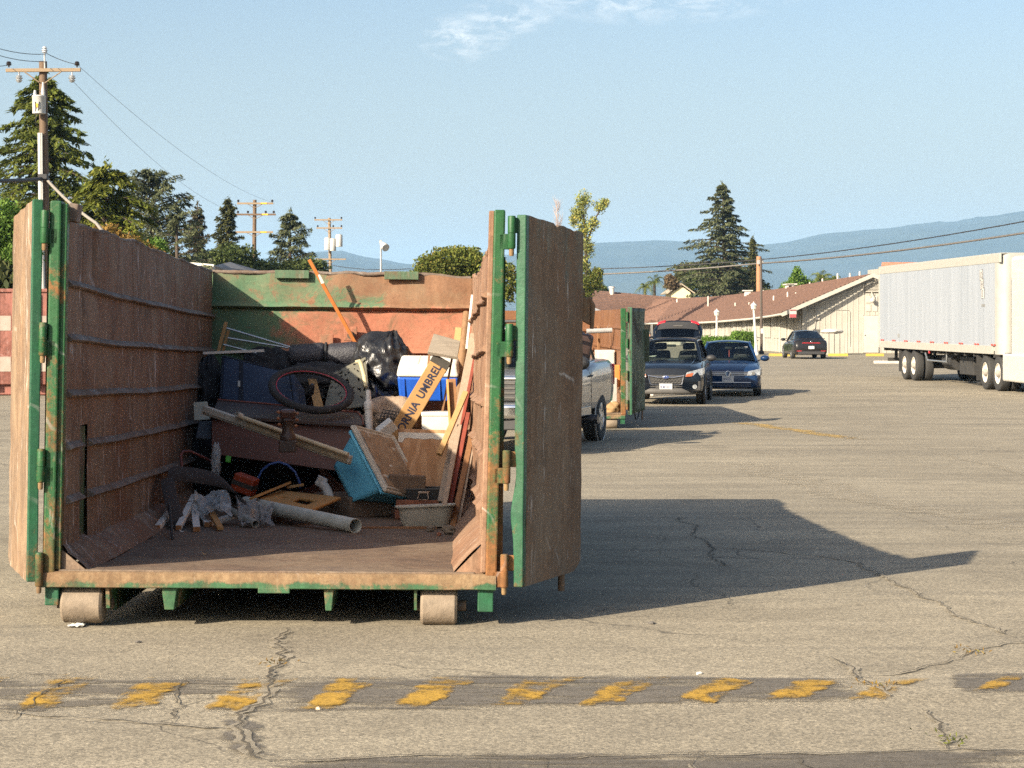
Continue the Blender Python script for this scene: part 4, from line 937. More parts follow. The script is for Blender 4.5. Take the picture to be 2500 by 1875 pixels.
    MB().tube([pb + Vector(k) for k in ((-w1, -dd - .01, h), (w1, -dd - .01, h), (w1, dd + .01, h), (-w1, dd + .01, h), (-w1, -dd - .01, h))], 0.006, 6).obj('rim', Mpan, t, smooth=60)
    Mrc = pm('rusty_chrome', (0.30, 0.17, 0.10), (0.42, 0.36, 0.30), scale=30, rough=0.4, metal=0.5)
    MB().tube([pb + Vector(k) for k in ((-.028, -dd - .02, .055), (-.045, -dd - .03, .012), (-.036, -dd - .034, .002), (.026, -dd - .034, .002), (.036, -dd - .03, .012), (.028, -dd - .02, .055))], 0.004, 6).obj('handle', Mrc, t, smooth=60)
    MB().box(pb + Vector((0, -dd - .010, .055)), (0.085, 0.008, 0.016)).obj('handle_bracket', Mrc, t, bevel=0.003)
    pt = fl(1038, 1290) + Vector((0, 0.14, 0.0))
    t = thing('plastic_tray', 'grey beige plastic litter tray on the dumpster floor', 'tray', pt, rot=(R(-3), R(-2), R(4)), local=True)
    Mtray = pm('tray_beige', (0.36, 0.345, 0.29), (0.28, 0.265, 0.22), scale=5, rough=0.55, bmp=0.1)
    def rrect(w, d, r, z, n=6):
        out = []
        for cx2, cy2, a0 in ((w - r, d - r, 0), (-w + r, d - r, 90), (-w + r, -d + r, 180), (w - r, -d + r, 270)):
            for k in range(n + 1): a = R(a0 + 90 * k / n); out.append((cx2 + r * math.cos(a), cy2 + r * math.sin(a), z))
        return out
    b = MB(); rings = [rrect(.150, .09, .05, .004), rrect(.160, .10, .055, .0), rrect(.178, .122, .06, .06), rrect(.192, .135, .065, .142), rrect(.212, .152, .075, .150), rrect(.214, .154, .075, .140)]
    for rg in rings: b.v.extend(rg)
    m = len(rings[0])
    for i in range(len(rings) - 1):
        for k in range(m): b.f.append((i * m + k, i * m + (k + 1) % m, (i + 1) * m + (k + 1) % m, (i + 1) * m + k))
    b.f.append(tuple(range(m))); b.obj('basin', Mtray, t, solid=0.005, smooth=50)
    # ---- leaning timber on the right
    def lean(name, label, a, z, w, th, m, side=(1, 0, 0), bevel=0.002, cat='board'):
        o = beam(MB(), W(*a), W(*z), w, th, side).obj(name, m, bevel=bevel); return tag(o, label, cat)
    o = MB().tube([W(1139, 764, 17.0), W(1131, 850, 16.8), W(1122, 935, 16.6), W(1116, 1010, 16.5)], [0.032, 0.036, 0.038, 0.040], 12).obj('rough_log', wood('bark', (0.26, 0.155, 0.08), (0.13, 0.075, 0.04), axis=2, bmp=0.8), smooth=60); tag(o, 'rough brown log leaning behind the cooler', 'log')
    t = thing('leaning_board', 'long weathered board with a red painted edge leaning on the sunlit wall', 'board', W(1077, 1240, 14.75))
    a, z = W(1158, 816, 16.0), W(1078, 1225, 14.8); beam(MB(), a, z, 0.060, 0.022).obj('plank', M_greywood_z, t, bevel=0.002)
    a, z = W(1170, 822, 15.98), W(1090, 1232, 14.78); beam(MB(), a, z, 0.024, 0.05).obj('painted_edge', M_redpaint, t, bevel=0.002)
    lean('pine_stick', 'bright pine stick leaning in front of the weathered board', (1137, 958, 15.4), (1072, 1110, 14.95), 0.042, 0.03, M_pine)
    lean('white_strip', 'thin white strip leaning high on the sunlit wall', (1153, 720, 16.9), (1139, 852, 16.7), 0.020, 0.012, M_white)
    lean('dark_plank', 'dark brown plank with a pale sawn edge beside the cream box', (1103, 926, 15.6), (1112, 1085, 15.3), 0.060, 0.02, M_brownwood)
    lean('sawn_edge_strip', 'narrow pale plywood strip beside the dark brown plank', (1092, 928, 15.55), (1101, 1085, 15.25), 0.018, 0.03, M_pine2)
    lean('pine_post', 'short pale pine post end beside the rough log', (1120, 802, 16.9), (1108, 905, 16.7), 0.055, 0.04, M_pine)
    lean('layered_board', 'grey layered plywood strip leaning over the litter tray', (1122, 1040, 15.2), (1080, 1262, 14.3), 0.035, 0.03, M_greywood_z)
    lean('red_board', 'narrow red stained board behind the layered plywood strip', (1143, 1010, 15.3), (1092, 1270, 14.4), 0.030, 0.03, M_redpaint)
    lean('brown_board', 'brown board leaning nearest the wall above the rubble', (1152, 1062, 15.1), (1105, 1288, 14.15), 0.040, 0.03, M_brownwood)
    lean('split_board', 'thin split board leaning against the sunlit wall low down', (1168, 1018, 15.3), (1118, 1284, 14.2), 0.024, 0.03, M_greywood_z)
    lean('thin_lath', 'thin brown lath leaning behind the weathered board', (1172, 860, 16.2), (1146, 1075, 15.4), 0.018, 0.02, M_brownwood)
    # ---- stick over the back wall
    t = thing('orange_stick', 'long orange brown stick leaning over the back wall of the dumpster', 'stick', W(868, 838, 17.42))
    beam(MB(), W(755, 634, 17.34), W(870, 842, 17.45), 0.030, 0.018).obj('stick', wood('orange_wood', (0.42, 0.15, 0.035), (0.30, 0.095, 0.025), axis=2), t, bevel=0.002)
    MB().slab([W(776, 671, 17.30), W(784, 693, 17.31), W(792, 691, 17.31), W(781, 670, 17.30)], 0.004).obj('paper_scrap', M_white, t)
    # ---- front row
    p1 = fl(868, 1302) + Vector((0, 0, 0.050)); p0 = W(600, 1228, 14.9)
    b = MB(); b.pipe(p0, p1, 0.050, 0.004, 28); b.tube([p0, p1], 0.046, 20, caps=False); o = b.obj('drain_pipe', M_pvc, smooth=50); tag(o, 'long pale drain pipe lying with its open end facing out', 'pipe')
    pq = [W(634, 1219, 14.75), W(748, 1253, 14.35), W(832, 1217, 14.9), W(684, 1200, 15.3)]
    def pk(u, v):
        if 0.50 < u < 0.80 and 0.30 < v < 0.62: return False
        if ((u - 0.27) / 0.05) ** 2 + ((v - 0.45) / 0.07) ** 2 < 1: return False
        return True
    o = MB().grid(lambda u, v: pq[0].lerp(pq[3], v).lerp(pq[1].lerp(pq[2], v), u), 40, 40, pk).obj('cutout_panel', M_pine2, solid=0.022, smooth=30); tag(o, 'honey plywood panel with a square cutout lying behind the drain pipe', 'panel')
    o = beam(MB(), W(616, 1216, 14.6), W(704, 1180, 15.3), 0.05, 0.02, (1, 0.3, 0.4)).obj('pine_plank', M_pine2, bevel=0.002); tag(o, 'tan plank slanting up behind the cutout panel', 'plank')
    o = beam(MB(), W(700, 1190, 15.3), W(742, 1183, 15.3), 0.02, 0.02).obj('pine_offcut', M_pine, bevel=0.002); tag(o, 'short pine offcut below the blue hose', 'offcut')
    t = thing('orange_toolbox', 'orange plastic case with a dark band behind the felt strip', 'case', W(600, 1205, 15.1))
    rm = Euler((0, R(18), R(-14))).to_matrix(); c = W(598, 1182, 15.2)
    Mor = pm('orange_plastic', (0.30, 0.045, 0.012), (0.24, 0.035, 0.01), rough=0.5)
    MB().box(c, (0.17, 0.12, 0.135), rm).obj('shell', Mor, t, bevel=0.01)
    MB().box(c, (0.172, 0.124, 0.035), rm).obj('dark_band', M_tape, t)
    o = MB().tube([W(a2, b2, 15.3) for a2, b2 in ((624, 1192), (628, 1172), (640, 1148), (658, 1134), (680, 1128), (702, 1135), (720, 1152), (731, 1176), (734, 1192))], 0.009, 8).obj('blue_hose', pm('blue_rubber', (0.02, 0.07, 0.26), rough=0.4), smooth=180); tag(o, 'thin blue hose arching in the dark behind the planks', 'hose')
    t = thing('downspout_elbow', 'white square downspout elbow beside the blue tote', 'downspout', W(800, 1215, 15.0))
    MB().box(W(784, 1176, 15.25), (0.075, 0.07, 0.075), (0.1, R(25), 0.2)).obj('square_head', M_white, t, bevel=0.006)
    MB().tube([W(788, 1182, 15.2), W(798, 1196, 15.15), W(806, 1218, 15.1)], 0.036, 14).obj('neck', M_white, t, smooth=50)
    # felt strip
    Mfelt = pm('black_felt', (0.030, 0.025, 0.024), (0.042, 0.035, 0.033), scale=20, rough=0.95, bmp=0.5, bscale=90)
    cl = [(408, 1162, 14.35), (425, 1156, 14.4), (455, 1158, 14.45), (495, 1163, 14.5), (535, 1172, 14.5), (565, 1190, 14.45), (588, 1214, 14.4), (604, 1242, 14.3)]
    nr = [(0.15, 1), (0.1, 1), (-0.05, 1), (-0.12, 1), (-0.3, .95), (-0.6, .8), (-0.8, .6), (-0.9, .45)]
    def strip(pts, nrm, hw, bulge):
        b = MB()
        for (x, y, Y), (a, c2) in zip(pts, nrm):
            for k in range(5): t2 = k / 4 * 2 - 1; b.v.append(tuple(W(x - a * hw * t2, y + c2 * hw * t2, Y - bulge * (1 - t2 * t2) - 0.05 * t2)))
        for i in range(len(pts) - 1):
            for k in range(4): b.f.append((i * 5 + k, i * 5 + 5 + k, i * 5 + 6 + k, i * 5 + k + 1))
        return b
    t = thing('felt_strip', 'dark strip of roofing felt bent into an arch over the scrap wood', 'felt', fl(440, 1290))
    strip(cl, nr, 19, 0.03).obj('arched_strip', Mfelt, t, solid=0.004, sub=2, smooth=180)
    strip([(408, 1166, 14.30), (412, 1195, 14.15), (420, 1230, 14.0), (432, 1262, 13.9), (440, 1286, 13.85)], [(1, 0.2)] * 5, 17, 0.02).obj('hanging_flap', Mfelt, t, solid=0.004, sub=2, smooth=180)
    o = MB().tube([W(414, 1230, 13.9), fl(421, 1318) + Vector((0, 0, 0.008))], 0.010, 6).obj('iron_rod', pm('dark_iron', (0.03, 0.028, 0.027), rough=0.8)); tag(o, 'thin black iron rod leaning from the felt strip to the floor', 'rod')
    # white battens
    Mbat = pm('chipped_white_paint', (0.60, 0.60, 0.57), (0.45, 0.43, 0.38), scale=10, rough=0.7, bmp=0.2, lo=0.5, hi=0.8)
    Mend = pm('raw_end', (0.38, 0.17, 0.06), (0.28, 0.12, 0.04), scale=20, rough=0.85)
    bat = [((384, 1296), (420, 1246, 14.3), 0.045, 'white batten with a raw orange end nearest the shaded wall'),
           ((436, 1296), (474, 1212, 14.6), 0.040, 'white batten slanting up under the clear film'),
           ((480, 1300), (474, 1236, 14.6), 0.048, 'white batten pointing straight out with an orange end'),
           ((505, 1288), (492, 1266, 14.5), 0.035, 'short white batten between the two longer ones'),
           ((512, 1286), (575, 1258, 14.4), 0.040, 'white batten lying crosswise under the grey tube')]
    for a, z, w, lab in bat:
        p = fl(*a) + Vector((0, 0, 0.022)); z = W(*z); d = (z - p).normalized()
        t = thing('painted_batten', lab, 'batten', p, group='chipped white battens')
        beam(MB(), p, z, w, 0.035).obj('batten', Mbat, t, bevel=0.002)
        beam(MB(), p - d * 0.002, p - d * 0.0002, w - .002, 0.033).obj('cut_end', Mend, t)
    o = beam(MB(), fl(538, 1297) + Vector((0, 0, .02)), W(508, 1238, 14.45), 0.042, 0.022).obj('tan_batten', M_pine2, bevel=0.002); tag(o, 'bare tan batten slanting over the white battens', 'batten')
    o = beam(MB(), W(392, 1226, 14.2), W(474, 1226, 14.4), 0.02, 0.02).obj('rusty_bar', pm('rust_bar', (0.12, 0.06, 0.035), rough=0.9)); tag(o, 'rusty bar behind the hanging felt flap', 'bar')
    # films and the tube under them
    def film(name, label, q4, amp, seed, m):
        qv = [W(*k) for k in q4]
        o = MB().grid(lambda u, v: qv[0].lerp(qv[1], u).lerp(qv[3].lerp(qv[2], u), v) + Vector((0.4 * amp * mnoise.noise(Vector((u * 3, v * 3, seed + 5))), amp * mnoise.fractal(Vector((u * 2.6, v * 2.6, seed)), 1, 2, 4), amp * mnoise.fractal(Vector((u * 2.2, v * 2.4, seed + 9)), 1, 2, 4))), 40, 30).obj(name, m, smooth=180)
        return tag(o, label, 'film')
    film('plastic_film', 'crumpled clear plastic film draped over the white battens', [(476, 1202, 14.35), (560, 1208, 14.4), (566, 1262, 14.05), (470, 1250, 14.1)], 0.07, 2, M_film)
    film('plastic_film', 'grey wrinkled plastic film covering the start of the drain pipe', [(572, 1214, 14.4), (668, 1232, 14.4), (664, 1290, 13.95), (590, 1282, 13.95)], 0.06, 7, M_film2)
    b = MB(); p1 = fl(624, 1290) + Vector((0, 0, 0.030)); p0 = W(542, 1236, 14.5); b.pipe(p0, p1, 0.028, 0.004, 16); o = b.obj('grey_tube', pm('grey_tube_plastic', (0.30, 0.30, 0.27), (0.24, 0.23, 0.20), rough=0.6), smooth=50); tag(o, 'grey plastic tube poking out beside the drain pipe', 'tube')
    o = beam(MB(), fl(872, 1290) + Vector((0, 0, .008)), fl(1066, 1291) + Vector((0, 0, .008)), 0.05, 0.012, (0, 1, 0)).obj('floor_slat', M_brownwood); tag(o, 'thin brown slat lying flat in front of the litter tray', 'slat')
    # small scraps
    rnd = random.Random(12)
    Mgrit = pm('grit', (0.12, 0.10, 0.08), (0.2, 0.16, 0.12), scale=30, rough=0.95)
    for k, (x, y, r, col, lab) in enumerate(((1052, 1298, 0.028, Mgrit, 'brown rubble lump at the foot of the leaning boards'), (1096, 1304, 0.040, Mgrit, 'dark rubble chunk nearest the sunlit wall'), (1072, 1308, 0.014, Mterra, 'small orange brick crumb on the floor'), (1064, 1286, 0.018, M_white_dirty, 'pale plaster crumb beside the litter tray'), (1128, 1268, 0.016, pm('blue_cap', (0.03, 0.09, 0.28), rough=0.4), 'small blue bottle cap by the sunlit wall'))):
        o = MB().blob(fl(x, y) + Vector((0, 0, r * .7)), (r * 1.2, r, r * .8), 8, 0.35, 2.2, k, n=10).obj('rubble_lump' if k < 4 else 'bottle_cap', col, smooth=30); tag(o, lab, 'rubble' if k < 4 else 'cap')
    for k, (x, y, w, lab) in enumerate(((596, 1286, 0.06, 'curled white paper scrap by the grey tube'), (446, 1300, 0.045, 'torn white scrap under the white battens'), (368, 1300, 0.04, 'white scrap nearest the shaded wall'), (500, 1356, 0.03, 'tan chip alone on the floor near the sill'), (705, 1326, 0.022, 'tiny pale chip in the middle of the floor'))):
        p = fl(x, y)
        o = MB().grid(lambda u, v: p + Vector(((u - .5) * w, (v - .5) * w * .7, 0.006 + 0.012 * (u - .5) ** 2 * 4 + 0.004 * mnoise.noise(Vector((u * 4, v * 4, k))))), 5, 5).obj('paper_scrap', M_white if k < 3 else M_pine, solid=0.001); tag(o, lab, 'scrap')
debris()
# ------------------------------------------------------------------ vehicles (local: front towards -y, x right in the picture, z up)
def car_paint(name, col, rough=0.4, metal=0.0, coat=0.6):
    if name in _M: return _M[name]
    m, nt, b, out = new_mat(name); b.inputs['Roughness'].default_value = rough; b.inputs['Metallic'].default_value = metal
    b.inputs['Coat Weight'].default_value = coat; b.inputs['Coat Roughness'].default_value = 0.03; b.inputs['Specular IOR Level'].default_value = 0.12 if metal < .1 else .5
    dust = ramp(nt, tex(nt, 3, 6, 0.65), 0.40, 0.9)
    nt.links.new(mix(nt, dust, col, tuple(c * 0.9 + 0.006 for c in col)), b.inputs['Base Color'])
    _M[name] = m; return m
def glass_mat(name, tint, refl=0.10):
    m, nt, b, out = new_mat(name); nt.nodes.remove(b)
    t = nd(nt, 'ShaderNodeBsdfTransparent'); t.inputs[0].default_value = c4(tint); g = nd(nt, 'ShaderNodeBsdfGlossy'); g.inputs['Roughness'].default_value = 0.03
    lw = nd(nt, 'ShaderNodeFresnel'); lw.inputs['IOR'].default_value = 1.5; mx = nd(nt, 'ShaderNodeMixShader')
    nt.links.new(lw.outputs[0], mx.inputs[0]); nt.links.new(t.outputs[0], mx.inputs[1]); nt.links.new(g.outputs[0], mx.inputs[2]); nt.links.new(mx.outputs[0], out.inputs['Surface'])
    return m
M_glass = glass_mat('car_glass', (0.62, 0.70, 0.64))
M_dkglass = glass_mat('tinted_glass', (0.10, 0.12, 0.12))
M_blkpl = pm('black_trim', (0.022, 0.022, 0.024), (0.032, 0.031, 0.03), scale=30, rough=0.6)
M_clad = pm('grey_cladding', (0.060, 0.057, 0.053), (0.075, 0.07, 0.064), scale=10, rough=0.7)
M_chrome = pm('chrome', (0.75, 0.76, 0.77), (0.68, 0.69, 0.70), scale=5, rough=0.10, metal=1.0)
M_alloy = pm('alloy', (0.55, 0.55, 0.55), (0.48, 0.48, 0.48), scale=5, rough=0.3, metal=0.9)
M_tyre = pm('car_tyre', (0.020, 0.020, 0.020), (0.032, 0.031, 0.029), scale=20, rough=0.85, bmp=0.3, bscale=80)
M_lens = pm('headlamp_lens', (0.42, 0.44, 0.45), (0.16, 0.17, 0.18), scale=9, rough=0.10, metal=0.2, coat=1.0)
M_amber = pm('amber_lens', (0.42, 0.10, 0.03), rough=0.25, coat=0.6)
M_redlens = pm('red_lens', (0.45, 0.018, 0.025), (0.34, 0.014, 0.02), rough=0.22, coat=1.0)
M_cabin = pm('cabin_black', (0.020, 0.021, 0.024), (0.03, 0.031, 0.034), rough=0.8)
M_plate = pm('plate_white', (0.50, 0.50, 0.49), (0.44, 0.44, 0.43), scale=8, rough=0.5)
M_plateink = pm('plate_ink', (0.03, 0.04, 0.16), rough=0.6)
M_board = pm('pale_wood_tray', (0.36, 0.30, 0.2), rough=0.8)

def boolean_cut(o, cutters):
    for c in cutters:
        md = o.modifiers.new('cut', 'BOOLEAN'); md.operation = 'DIFFERENCE'; md.object = c; md.solver = 'EXACT'
    bpy.context.view_layer.update(); dg = bpy.context.evaluated_depsgraph_get()
    me = bpy.data.meshes.new_from_object(o.evaluated_get(dg)); old = o.data; o.modifiers.clear(); o.data = me; me.name = o.name
    bpy.data.meshes.remove(old)
    for c in cutters: bpy.data.objects.remove(c)
    for p in me.polygons: p.use_smooth = True
    try: me.set_sharp_from_angle(angle=R(38))
    except Exception: pass

def wheel(parent, x, y, r, w, out=1, spokes=5, rimr=0.66, style='car', group=None):
    """axis along x; out: +1 when the visible face looks to +x"""
    wh = MB(); prof = [(r * rimr, -w / 2 + .01), (r * .90, -w / 2), (r * .975, -w / 2 + .018), (r, -w / 2 + .045), (r, w / 2 - .045), (r * .975, w / 2 - .018), (r * .90, w / 2), (r * rimr, w / 2 - .01)]
    t = wh.lathe(prof, (x, y, r), 36, 'x', caps=False).obj('wheel', M_tyre, parent, smooth=40)
    f = x + out * (w / 2 - 0.03)
    MB().lathe([(r * rimr, -0.05 * 1), (r * rimr * 1.0, 0.012), (r * rimr * .93, 0.018), (r * rimr * .90, -0.03), (0.02, -0.035)] if out > 0 else [(0.02, 0.035), (r * rimr * .90, 0.03), (r * rimr * .93, -0.018), (r * rimr, -0.012), (r * rimr, 0.05)], (f, y, r), 32, 'x').obj('rim', M_alloy if style != 'truck' else pm('white_rim', (0.66, 0.63, 0.56), (0.55, 0.50, 0.42), rough=0.5), t, smooth=40)
    if style != 'truck':
        MB().lathe([(r * rimr * .9, -.004), (r * rimr * .9, .0)], (f - out * .02, y, r), 32, 'x').obj('brake_shadow', M_blkpl, t)
        for k in range(spokes):
            a = 2 * math.pi * k / spokes + 0.3
            e = Vector((0, math.cos(a), math.sin(a))); s = Vector((0, -math.sin(a), math.cos(a)))
            c = Vector((f, y, r)); ww = r * (0.13 if spokes < 7 else 0.08)
            MB().hexa([c - s * ww * .6 + Vector((-.01 * out, 0, 0)), c + s * ww * .6 + Vector((-.01 * out, 0, 0)), c + e * r * rimr * .93 + s * ww + Vector((-.01 * out, 0, 0)), c + e * r * rimr * .93 - s * ww + Vector((-.01 * out, 0, 0)),
                       c - s * ww * .6 + Vector((.012 * out, 0, 0)), c + s * ww * .6 + Vector((.012 * out, 0, 0)), c + e * r * rimr * .93 + s * ww + Vector((.012 * out, 0, 0)), c + e * r * rimr * .93 - s * ww + Vector((.012 * out, 0, 0))]).obj('spoke', M_alloy, t)
        MB().lathe([(r * .13, -.02), (r * .13, .016), (r * .10, .02)] if out > 0 else [(r * .10, -.02), (r * .13, -.016), (r * .13, .02)], (f, y, r), 16, 'x').obj('hub_cap', M_alloy, t, smooth=40)
    else:
        MB().lathe([(r * .20, -.02), (r * .20, .05), (r * .13, .07)] if out > 0 else [(r * .13, -.07), (r * .20, -.05), (r * .20, .02)], (f, y, r), 20, 'x').obj('hub', pm('hub_grey', (0.3, 0.28, 0.25), rough=0.6), t, smooth=40)
    return t

def loft_body(stations, parent, paint, name='body'):
    """stations: (y, half width, z bottom, z shoulder, z top) front to back; closed shell"""
    b = MB(); ring_n = None
    for (y, w, zb, zs, zt) in stations:
        h = zs - zb
        half = [(0, zb), (w * .70, zb), (w * .90, zb + .015), (w * .975, zb + .08 * h + .02), (w * 1.0, zb + .38 * h), (w * .992, zb + .66 * h), (w * .995, zb + .80 * h), (w * .965, zb + .95 * h), (w * .91, zs + (zt - zs) * .30), (w * .80, zs + (zt - zs) * .62), (w * .55, zs + (zt - zs) * .90), (w * .28, zt - .003), (0, zt)]
        ring = half + [(-x, z) for x, z in half[-2:0:-1]]
        ring_n = len(ring); b.v.extend((x, y, z) for x, z in ring)
    n = len(stations)
    for i in range(n - 1):
        for k in range(ring_n): b.f.append((i * ring_n + k, i * ring_n + (k + 1) % ring_n, (i + 1) * ring_n + (k + 1) % ring_n, (i + 1) * ring_n + k))
    b.f.append(tuple(range(ring_n))); b.f.append(tuple((n - 1) * ring_n + k for k in range(ring_n - 1, -1, -1)))
    return b.obj(name, paint, parent, smooth=38)

def greenhouse(parent, paint, g, glass=M_glass, side_glass=None, rear_open=False):
    """g: dict yA (screen base) wA zA, yB (screen top) wB zB, yC (roof end) wC zC, yD (rear glass base) wD zD, zbelt"""
    A = lambda s: Vector((s * g['wA'], g['yA'], g['zA'])); B = lambda s: Vector((s * g['wB'], g['yB'], g['zB']))
    C = lambda s: Vector((s * g['wC'], g['yC'], g['zC'])); Dd = lambda s: Vector((s * g['wD'], g['yD'], g['zD']))
    crown = g.get('crown', 0.045)
    def roof(u, v):
        y = g['yB'] + (g['yC'] - g['yB']) * v; w = g['wB'] + (g['wC'] - g['wB']) * v; z = g['zB'] + (g['zC'] - g['zB']) * v + 0.03 * math.sin(math.pi * v)
        x = (u * 2 - 1) * w; return (x, y, z + crown * (1 - (u * 2 - 1) ** 2))
    MB().grid(roof, 16, 12).obj('roof', paint, parent, solid=0.03, smooth=180)
    def pane(p00, p10, p01, p11, bulge, nrm):
        nrm = Vector(nrm).normalized()
        return MB().grid(lambda u, v: p00.lerp(p10, u).lerp(p01.lerp(p11, u), v) + nrm * bulge * (1 - (2 * u - 1) ** 2), 12, 6)
    pane(A(-1) * 1.0, A(1), B(-1), B(1), 0.07, (0, -1, .5)).obj('windshield', glass, parent, smooth=180)
    if not rear_open: pane(Dd(-1), Dd(1), C(-1), C(1), 0.06, (0, 1, .4)).obj('rear_window', glass if side_glass is None else side_glass, parent, smooth=180)
    for s in (-1, 1):
        a, b_, c, d = A(s), B(s), C(s), Dd(s); mid0 = a.lerp(d, .48); mid1 = b_.lerp(c, .52); off = Vector((s * 0.004, 0, 0))
        pane(a, mid0, b_, mid1, 0.015, (s, 0, 0)).obj('side_window', side_glass or glass, parent, smooth=180)
        pane(mid0, d, mid1, c, 0.015, (s, 0, 0)).obj('side_window', side_glass or glass, parent, smooth=180)
        for p, q, r0 in ((a, b_, .038), (mid0, mid1, .035), (d, c, .06)):
            MB().tube([p - Vector((0, 0, .02)), p.lerp(q, .5) + off * 3, q], r0, 8, squash=.7).obj('pillar', paint if r0 != .035 else M_blkpl, parent, smooth=50)
        MB().tube([b_, b_.lerp(c, .5) + Vector((s * .012, 0, .03)), c], .035, 8).obj('roof_rail_edge', paint, parent, smooth=50)
        MB().tube([a, mid0 + off * 4, d], .018, 6).obj('belt_trim', M_blkpl, parent, smooth=50)
def seats(parent, ys, x0, z, hw=0.25):
    for y in ys:
        for s in (-1, 1):
            st = MB().hexa([(s * x0 - hw, y, z - .25), (s * x0 + hw, y, z - .25), (s * x0 + hw, y + .14, z - .25), (s * x0 - hw, y + .14, z - .25), (s * x0 - hw * .85, y + .10, z + .20), (s * x0 + hw * .85, y + .10, z + .20), (s * x0 + hw * .85, y + .20, z + .20), (s * x0 - hw * .85, y + .20, z + .20)]).obj('seat', M_cabin, parent, bevel=.05, segs=3)
            MB().box((s * x0, y + .16, z + .31), (.26, .10, .17)).obj('headrest', M_cabin, st, bevel=.04, segs=3)
def steering(parent, x, y, z):
    s = MB().torus((x, y, z), .18, .016, axis=(0, -.85, .5), n=28, m=8).obj('steering_wheel', M_cabin, parent, smooth=180)
    MB().box((x, y, z), (.30, .03, .04)).obj('wheel_spoke', M_cabin, s)
def plate(parent, s, x, y, z, face=-1, w=.305, h=.155, frame=None):
    p = MB().box((x, y, z), (w, .012, h)).obj('number_plate', M_plate, parent, bevel=.004)
    if frame: MB().box((x, y + .006 * -face, z), (w + .02, .012, h + .02)).obj('plate_frame', frame, p, bevel=.004)
    if s: text_on(s, .10, (x - (.135 if face < 0 else -.135), y + face * .007, z - .036), (-face * 1.0, 0, 0) if face > 0 else (1, 0, 0), (0, 0, 1), M_plateink, p, squeeze=.60, bold=.001, depth=.0006)
def mirror(parent, s, x, y, z, paint, sc=1.0):
    m = MB().blob((x, y, z), (.125 * sc, .09 * sc, .082 * sc), 12, 0.0, n=16).obj('side_mirror', paint, parent, smooth=180)
    MB().hexa([(x - s * .10 * sc, y - .02, z - .05), (x - s * .19 * sc, y - .02, z - .09), (x - s * .19 * sc, y + .04, z - .09), (x - s * .10 * sc, y + .04, z - .05), (x - s * .06 * sc, y - .02, z - .02), (x - s * .19 * sc, y - .02, z - .05), (x - s * .19 * sc, y + .04, z - .05), (x - s * .06 * sc, y + .04, z - .02)]).obj('mirror_stalk', M_blkpl, m)
def cutter(x, y, z, r, w):
    return MB().lathe([(r, -w / 2), (r, w / 2)], (x, y, z), 32, 'x').obj('cutter', None)

